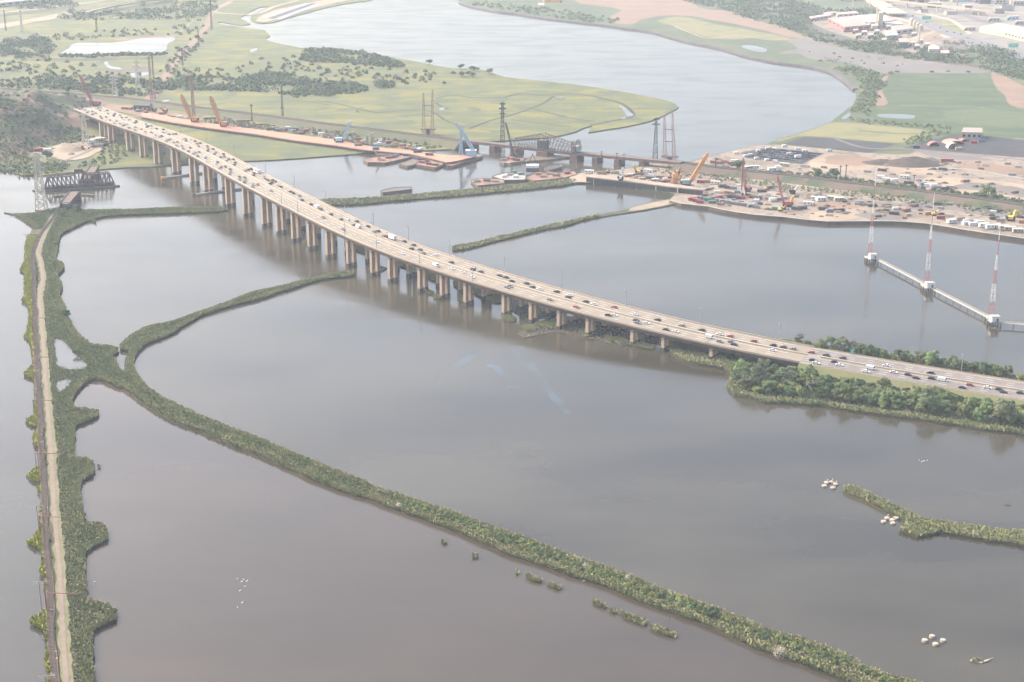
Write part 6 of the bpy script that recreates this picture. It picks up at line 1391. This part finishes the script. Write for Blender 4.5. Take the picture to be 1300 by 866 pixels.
# green signs
def sign(label, x, y, tx, ty, w_, h, z=5):
    b = G(x, y, z); t = UP(b, tx, ty); H_ = t.z - z; r = thing('road_sign', label, 'road sign', b, .25)
    for s in (-w_ * .3, w_ * .3): MB().cyl((s, 0, 0), (s, 0, H_), .16, n=6).build('post', m_galv, r)
    MB().box((0, -.25, H_ - h / 2), (w_, .18, h)).build('panel', simple('green sign face', (.12, .95, .62)), r)
    MB().box((0, -.36, H_ - h * .3), (w_ * .7, .03, h * .07)).box((0, -.36, H_ - h * .6), (w_ * .5, .03, h * .07)).build('legend', m_white, r)
sign('green road sign on twin posts at the far edge of the causeway road', 1081.5, 453.5, 1081.5, 443, 2.4, 4.0)
sign('large green gantry sign left along the far eastern highway', 1176, 26, 1176, 20.5, 18, 6, 3)
sign('large green gantry sign right along the far eastern highway', 1286, 62, 1286, 55.5, 18, 6, 3)
# ------------------------------------------------------------------ far buildings, highways, parked cars
m_roofw = M('pale flat roof', (.85, .77, .66), (.72, .65, .56), .02)
m_roofg = M('grey gravel roof', (.62, .54, .46), (.52, .45, .4), .02)
m_brick = M('red painted wall', (.8, .3, .26), (.65, .25, .22), .05)
m_cream = M('cream wall', (.95, .8, .6), (.8, .68, .5), .05)
m_pink = M('pink roof', (.95, .62, .56), (.8, .52, .48), .05)
def quad_building(name, label, base, h, wall, roof, cat='building', windows=0, par=.6, z=1.6, door=True):
    P = [G(x, y, z) for x, y in base]; c = sum(P, Vector((0, 0, 0))) / len(P); c.z = z; r = thing(name, label, cat, c)
    q = [((p - c).x, (p - c).y) for p in P]
    MB().prism(q, -.5, h).build('wall', wall, r); MB().prism([(x * 1.01, y * 1.01) for x, y in q], h, h + par).build('roof', roof, r)
    if windows:
        for a, b in zip(q, q[1:] + q[:1]):
            if (a[1] + b[1]) / 2 > -1: continue
            for i in range(windows):
                t = (i + .5) / windows; L = math.hypot(b[0] - a[0], b[1] - a[1]); MB().box((a[0] + (b[0] - a[0]) * t, a[1] + (b[1] - a[1]) * t - .12, h * .6), (L / windows * .5, .3, h * .3), math.atan2(b[1] - a[1], b[0] - a[0])).build('window', m_glass, r)
    lo = min(q, key=lambda v: v[1])
    if door: MB().box((lo[0], lo[1] - .1, 1.8), (3.5, .4, 3.6)).build('door', m_dkst, r)
    return r
quad_building('warehouse', 'grey roofed factory hall with bright red end wall', [(1051,29.5),(1072,41),(1104,38.5),(1080,27)], 9, m_brick, m_roofg, windows=4)
quad_building('warehouse', 'long white roofed shed behind the red walled hall', [(1081,26),(1104,34),(1136,31.5),(1113,23.5)], 8, m_roofw, m_roofw, windows=3)
quad_building('building', 'low pink roofed row at the left of the industrial plant', [(1027,25.5),(1030,27.5),(1056,23.5),(1054,21.5)], 6, m_cream, m_pink, windows=5)
quad_building('building', 'low pink roofed building above the factory hall', [(1061,20.5),(1064,22.5),(1090,21),(1086,18.5)], 6, m_cream, m_pink, windows=4)
quad_building('building', 'white sheds at the back of the industrial plant', [(1044,20),(1047,21.5),(1062,19.5),(1060,18)], 5, m_roofw, m_pink, windows=3)
quad_building('tower_block', 'tall cream silo tower in the industrial plant', [(1114,33.5),(1114.5,36),(1120.5,35.5),(1120,33)], 27, m_cream, m_roofw, cat='silo tower')
quad_building('building', 'cream block left of the tall silo tower', [(1106,36.5),(1107,39),(1114,38.5),(1113,36)], 8, m_cream, m_roofw)
quad_building('shed', 'dark maroon shed in front of the industrial plant', [(1140,56),(1141,61),(1153,61),(1152,56)], 9, m_dkst, m_roofg)
quad_building('shed', 'long pale roofed shed right of the silo tower', [(1122,32),(1124,36),(1146,35),(1143,31.5)], 6, m_cream, m_roofw, windows=3)
quad_building('shed', 'grey roofed plant building behind the maroon shed', [(1131,39),(1137,45),(1160,42),(1153,37)], 8, m_cream, m_roofg, windows=3)
quad_building('shed', 'pale processing shed left of the maroon shed', [(1120,45),(1124,51),(1140,50),(1137,44)], 7, m_roofw, m_roofw, windows=2)
quad_building('warehouse', 'huge pale roofed warehouse at the right edge', [(1243,41),(1275,47),(1300,53),(1345,58),(1360,46),(1300,42),(1267,36)], 9, m_cream, m_roofw, windows=6)
quad_building('shed', 'cream tanks building by the rail side of the plant', [(1178,66),(1179,70),(1192,70),(1191,66)], 9, m_cream, m_roofw)
quad_building('shed', 'red brown shed beside the cream tanks building', [(1193,69),(1194,73),(1205,73),(1204,69)], 6, m_dkst, m_pink)
r = thing('factory_chimney', 'thin pale chimney beside the tall silo tower', 'chimney', G(1112.3, 34, 1.6)); MB().cyl((0, 0, 0), (0, 0, 36), 2, 1.3, 10).build('shaft', m_galv, r); MB().cyl((0, 0, 36.003), (0, 0, 37.2), 1.6, n=10).build('rim', m_conc2, r)
for k, x in enumerate((1156.5, 1161, 1165, 1169)):
    r = thing('silo', f'{["tallest cream silo, leftmost", "cream silo second from the left", "cream silo third from the left", "smallest cream silo, rightmost"][k]} in the row by the highway', 'silo', G(x, 38 + k * .5, 1.6), 0, 'cream silos'); MB().cyl((0, 0, 0), (0, 0, 19 - 3 * k), 4, n=14).build('drum', m_cream, r); MB().cyl((0, 0, 19 - 3 * k), (0, 0, 21.5 - 3 * k), 4.1, .6, 14).build('cone_roof', m_roofw, r)
for k, (x, y, rx, h, m, lab) in enumerate([(1176, 50, 30, 8, m_dirt, 'large tan stockpile in the industrial plant'), (1205, 62, 34, 8, m_gravel, 'wide pale grey stockpile right of the plant'), (1150, 48, 16, 6, m_dirt, 'small tan stockpile behind the maroon shed'), (1222, 64, 20, 6, m_gravel, 'low grey stockpile nearest the highway wood'), (1188, 43, 18, 5, m_dirt, 'tan stockpile beside the highway')]):
    vs = []; fs = []; n_ = 18
    for j in range(6):
        for i in range(n_):
            a = 2 * math.pi * i / n_; q = j / 5; vs.append((rx * q * math.cos(a), rx * .8 * q * math.sin(a), h * math.cos(q * math.pi / 2) * random.uniform(.85, 1.1) - .2))
    for j in range(5): fs += [(j * n_ + i, (j + 1) * n_ + i, (j + 1) * n_ + (i + 1) % n_, j * n_ + (i + 1) % n_) for i in range(n_)]
    o = MB().add(vs, fs).build('stockpile', m, loc=G(x, y, 1.7), smooth=True); tag(o, lab, 'stockpile')
sheet('plant_yard', [(1030,26),(1060,20),(1110,22),(1180,34),(1215,52),(1232,64),(1200,76),(1150,64),(1105,54),(1060,42)], m_yard, 1.62)
# scattered small plant buildings
names = [(1097,44,'pale'),(1105,48,'cream'),(1086,42,'pink roofed'),(1113,43,'white'),(1090,48,'cream'),(1128,37,'white'),(1144,40,'cream'),(1160,46,'white'),(1168,55,'cream'),(1176,60,'white'),(1185,62,'pink roofed'),(1158,58,'cream'),(1164,62,'white'),(1122,54,'pink roofed')]
for x, y, c in names:
    quad_building('shed', f'small {c} plant shed, the one {ordinal(names.index((x, y, c)) + 1)} in the plant yard', [(x - 3, y - 1), (x - 2.5, y + 1), (x + 3.5, y + .6), (x + 3, y - 1.2)], 5.5, m_cream if c != 'white' else m_roofw, m_pink if 'pink' in c else m_roofw, windows=2, z=1.7)
# field buildings near the lot
quad_building('warehouse', 'pale metal barn beside the dark asphalt lot', [(1220,178),(1246,178.5),(1246,172.5),(1222,172)], 8.5, M('pale corrugated wall', (.72, .64, .54), (.62, .55, .47), .3), m_roofg, windows=4)
def arch(label, x, y, w_, l, h, mat, rz=0):
    r = thing('arched_tent', label, 'tent', G(x, y, 1.9), rz); n_ = 12; vs = []; fs = []
    for yy in (-l / 2, l / 2):
        for i in range(n_ + 1): a = math.pi * i / n_; vs.append((w_ / 2 * math.cos(a), yy, h * math.sin(a)))
    fs = [(i, i + 1, n_ + 2 + i, n_ + 1 + i) for i in range(n_)]; fs.append(tuple(range(2 * n_ + 1, n_, -1)))
    MB().add(vs, fs).build('canopy', mat, r)
    for yy in (-l / 2, 0, l / 2):
        mb = MB()
        for i in range(n_): a, b = math.pi * i / n_, math.pi * (i + 1) / n_; mb.beam((w_ / 2 * 1.01 * math.cos(a), yy, h * 1.01 * math.sin(a)), (w_ / 2 * 1.01 * math.cos(b), yy, h * 1.01 * math.sin(b)), .3)
        mb.build('hoop', m_galv, r)
arch('white arched tent with an open dark mouth on the asphalt lot', 1209, 188, 12, 10, 6, m_roofw)
arch('salmon red tent roof behind the white arched tent', 1210, 182, 20, 14, 4, M('salmon canvas', (1.2, .45, .35), (1.0, .4, .3), .1), .2)
arch('small red tent on the left of the asphalt lot', 1185, 185, 12, 8, 4.5, m_redc)
arch('red canopy touching the pale metal barn', 1222, 179, 9, 6, 2.6, m_redc, .5)
for k, (x, y, c, lab) in enumerate([(1246, 180, 'blue', 'pale blue container at the right corner of the metal barn'), (1236, 182, 'red', 'red container in front of the metal barn'), (1217, 190.5, 'tan', 'cream container right of the white arched tent'), (1163, 188, 'dark', 'dark container left of the asphalt lot entrance'), (1202, 205, 'red', 'long red container alone behind the dark mound')]):
    r = mk_box(paint(c), 13 if k == 4 else 7, 3, 3); r.location = G(x, y, 1.95); tag(r, lab, 'container', 'shipping containers on the building site')
# highways
m_hway = M('pale highway concrete', (.85, .68, .48), (.72, .58, .42), .02)
def hway(label, pts, wd, z=9, th=2.0, piers=True, mat=m_hway):
    L = smooth_line([G(x, y, z) for x, y in pts], 25); o0 = Vector((L[0].x, L[0].y, 0)); r = thing('highway_viaduct', label, 'viaduct', o0)
    for s0, s1, z0, z1, nm in ((-wd / 2, wd / 2, -th, 0, 'deck'), (-wd / 2, -wd / 2 + .5, .01, 1.1, 'parapet'), (wd / 2 - .5, wd / 2, .01, 1.1, 'parapet')):
        vs = []; fs = []
        for i, p in enumerate(L):
            t = L[min(i + 1, len(L) - 1)] - L[max(i - 1, 0)]; t.z = 0; t.normalize(); n = Vector((-t.y, t.x, 0))
            for a, b in ((s0, z0), (s1, z0), (s1, z1), (s0, z1)): vs.append(p - o0 + n * a + Vector((0, 0, b)))
        for i in range(len(L) - 1): fs += [(4 * i + k, 4 * i + (k + 1) % 4, 4 * i + 4 + (k + 1) % 4, 4 * i + 4 + k) for k in range(4)]
        fs += [(3, 2, 1, 0), tuple(4 * len(L) - 4 + k for k in range(4))]; MB().add(vs, fs).build(nm, mat, r)
    if piers:
        for p in L[1:-1:3]: q = p - o0; MB().box((q.x, q.y, (z - th) / 2), (2.6, wd * .5, z - th)).build('pier', m_galv, r)
hway('pale highway viaduct sweeping down at the top right', [(1098,-14),(1112,2),(1126,10),(1140,17)], 34, 9)
hway('thin pale overpass crossing the top right corner', [(1105,-3),(1140,1.5),(1190,7),(1225,11),(1262,14.5)], 10, 12)
hway('orange tan viaduct in the top left corner', [(110,15),(136,9),(160,5),(190,0),(240,-9)], 12, 9)
hway('pale viaduct of the highway at the top left edge', [(170,2),(210,-1),(250,-4)], 14, 9)
ribbon('highway', [(1136,14.5),(1150,20),(1175,29),(1210,44),(1250,56),(1285,68),(1320,88),(1360,112)], 34, M('far asphalt', (.26, .25, .26), (.32, .31, .31), .02), 2.2)
ribbon('highway', [(1118,19),(1150,26),(1180,35),(1205,48)], 14, m_hway, 2.1)
ribbon('ramp', [(1160,15),(1185,20),(1208,26),(1220,34),(1232,43)], 9, m_hway, 2.15); ribbon('ramp', [(1196,31),(1213,31)], 6, m_hway, 2.12)
ribbon('highway', [(1265,14.5),(1300,16),(1360,19)], 16, m_hway, 2.1)
ribbon('highway', [(1200,10),(1240,24),(1290,33),(1350,38)], 20, M('rail yard ground', (.24, .20, .20), (.32, .27, .26), .02), 2.05)
ribbon('highway', [(1090,-2),(1180,-3),(1300,6),(1360,10)], 60, M('dark built up ground', (.16, .16, .18), (.3, .27, .26), .01), 1.9)
ribbon('highway', [(-40,20),(0,16.6),(60,10),(144,-1)], 14, m_roofg, 1.9); ribbon('highway', [(-40,24),(0,20),(60,13),(100,8)], 12, m_ballast, 1.85)
ribbon('rail_corridor', [(960,-4),(1000,14),(1020,28),(1045,40),(1075,52),(1110,60),(1160,68),(1200,78),(1260,86)], 16, m_ballast, 2.0)
ribbon('lane', [(40,75),(80,74),(120,75),(160,74),(205,73)], 8, m_gravel, 1.9)
ribbon('lane', [(0,114),(38,110),(102,116)], 6, m_gravel, 1.5)
ribbon('path', [(1060,176),(1100,188),(1150,189),(1230,196),(1300,203)], 5, m_gravel, 1.9)
for k, (x, y, wd, m, lab) in enumerate([(20, 6, 60, m_roofw, 'long pale yellow warehouse in the top left corner, left of two'), (62, 2.5, 50, m_roofw, 'long pale yellow warehouse in the top left corner, right of two')]):
    quad_building('warehouse', lab, [(x - 24, y + 1.5), (x - 20, y + 3), (x + 24, y - 1.4), (x + 20, y - 3)], 8, m_cream, m, windows=5)
quad_building('building', 'tiny white building on the far river bank', [(683,8),(683.5,10),(691,10.5),(690.5,8)], 6, m_roofw, m_roofw); quad_building('building', 'low orange red roof among bushes on the far river bank', [(690,1),(691,3),(712,3.5),(710,1)], 5, m_orange, m_redc)
far = [(1060,-2,m_brick),(1075,0,m_cream),(1092,-1,m_roofg),(1150,-1,m_brick),(1175,-2,m_roofg),(1200,0,m_cream),(1222,1,m_blue),(1245,2,m_brick),(1270,4,m_cream),(1292,6,m_roofg),(1286,24,m_blue),(1262,26,m_roofw),(1296,30,m_pink),(1231,38,m_roofw)]
for k, (x, y, m) in enumerate(far):
    quad_building('building', f'distant building along the top right skyline, {ordinal(k + 1)} in the row', [(x - 7, y), (x - 6, y + 1.6), (x + 7, y + 1.3), (x + 6, y - .3)], 9 if y < 10 else 6, m, m_roofg, windows=3)
for k in range(46):
    x = RNG.uniform(1125, 1330); y = RNG.uniform(-6, 3) + (x - 1125) * .02 + (RNG.random() < .35) * RNG.uniform(8, 16); q = G(x, y, 1.7); r = thing('building', 'small distant block among the highways at the top right', 'building', q, RNG.uniform(-.5, .5), 'distant blocks by the highways')
    a, b, h = RNG.uniform(9, 26), RNG.uniform(8, 18), RNG.uniform(4, 12); m1 = [m_cream, m_roofw, m_brick, m_roofg, m_dkst, m_conc2][int(RNG.integers(6))]
    MB().box((0, 0, h / 2), (a, b, h)).build('wall', m1, r); MB().box((0, 0, h + .2), (a + .5, b + .5, .5)).build('roof', [m_roofg, m_roofw, m_dkst][k % 3], r)
for (x, y, tx, ty, lab) in [(1083, 8, 1083, -4, 'pale mast above the big wood, left one'), (1104.5, 10, 1104.5, -4, 'pale mast beside the viaduct, right one'), (1214, 14, 1214, -3, 'pale lattice mast beside the thin overpass'), (1285, 14, 1285, -3, 'pale lattice mast at the top right corner'), (1166, 60, 1166, 38, 'thin reddish mast in the industrial plant')]:
    tower('mast_tower', lab, x, y, tx, ty, 3, 1.6, m_galv, r=.45, z=1.8)
for (x, y, lab) in [(1102, 322, '')][:0]: pass
# cars on the car park and moored in rows
row_i = 0
A, B, C_, D_ = (975, 188.2), (1044, 195), (1016, 206.8), (946, 199.2)
for i in range(5):
    f = .10 + .19 * i
    a = (A[0] + (D_[0] - A[0]) * f, A[1] + (D_[1] - A[1]) * f); b = (B[0] + (C_[0] - B[0]) * f, B[1] + (C_[1] - B[1]) * f); n_ = 17
    for j in range(n_):
        if RNG.random() < .1: continue
        t = (j + .5) / n_; x, y = a[0] + (b[0] - a[0]) * t, a[1] + (b[1] - a[1]) * t; c = str(RNG.choice(['dark', 'dark', 'dark', 'grey', 'dark', 'blue'], p=[.2, .25, .2, .14, .14, .07]))
        place_car(c, 'car', G(x, y, 1.87), math.pi / 2 + .25, f'{c} car parked in the {["back", "second", "middle", "fourth", "front"][i]} row of the car park, {ordinal(j + 1)} from its left', 'cars in the yard car park')
for i, (x, y) in enumerate([(975,189.5),(996,186.5),(1013,190),(963,192.5),(984,190),(1022,192.5),(1002,196.5),(961,202),(974,204),(985,206),(935,195.5),(947,199),(953,198),(1053,192)]):
    place_car('white', 'van', G(x, y, 1.9), RNG.uniform(-.5, .5), f'white van on the edge of the car park, {ordinal(i + 1)} listed clockwise'.replace(', ' + ordinal(i + 1) + ' listed clockwise', ' near ' + ['its far left corner', 'its far edge', 'its far right', 'its left end', 'the back row left', 'the back row right', 'its middle', 'its near left edge', 'its near edge middle', 'its near edge right', 'the red containers', 'the near left corner', 'the near left rank', 'the entrance road'][i]), 'white vans at the yard car park')
for i in range(16):
    f = i / 16; x = 1150 + 140 * f; y = 19.5 + 50 * f + RNG.uniform(-3, 3); place_car(str(RNG.choice(['white', 'dark', 'grey'])), 'car', G(x, y, 2.25), -.8, 'distant vehicle on the far eastern highway', 'vehicles on the far eastern highway')
# ------------------------------------------------------------------ the air
hz = MB().box((0, 3150, 165), (7200, 7000, 336)).build('haze', bpy.data.materials.new('haze')); hz['kind'] = 'stuff'; hz['label'] = 'pale summer haze over the river and marsh'
hm = hz.data.materials[0]; hm.use_nodes = True; hn = hm.node_tree.nodes; hn.clear()
pv = hn.new('ShaderNodeVolumePrincipled'); pv.inputs['Color'].default_value = (.78, .89, 1.0, 1); pv.inputs['Density'].default_value = HAZE; pv.inputs['Anisotropy'].default_value = 0.0
ho = hn.new('ShaderNodeOutputMaterial'); hm.node_tree.links.new(pv.outputs[0], ho.inputs['Volume'])
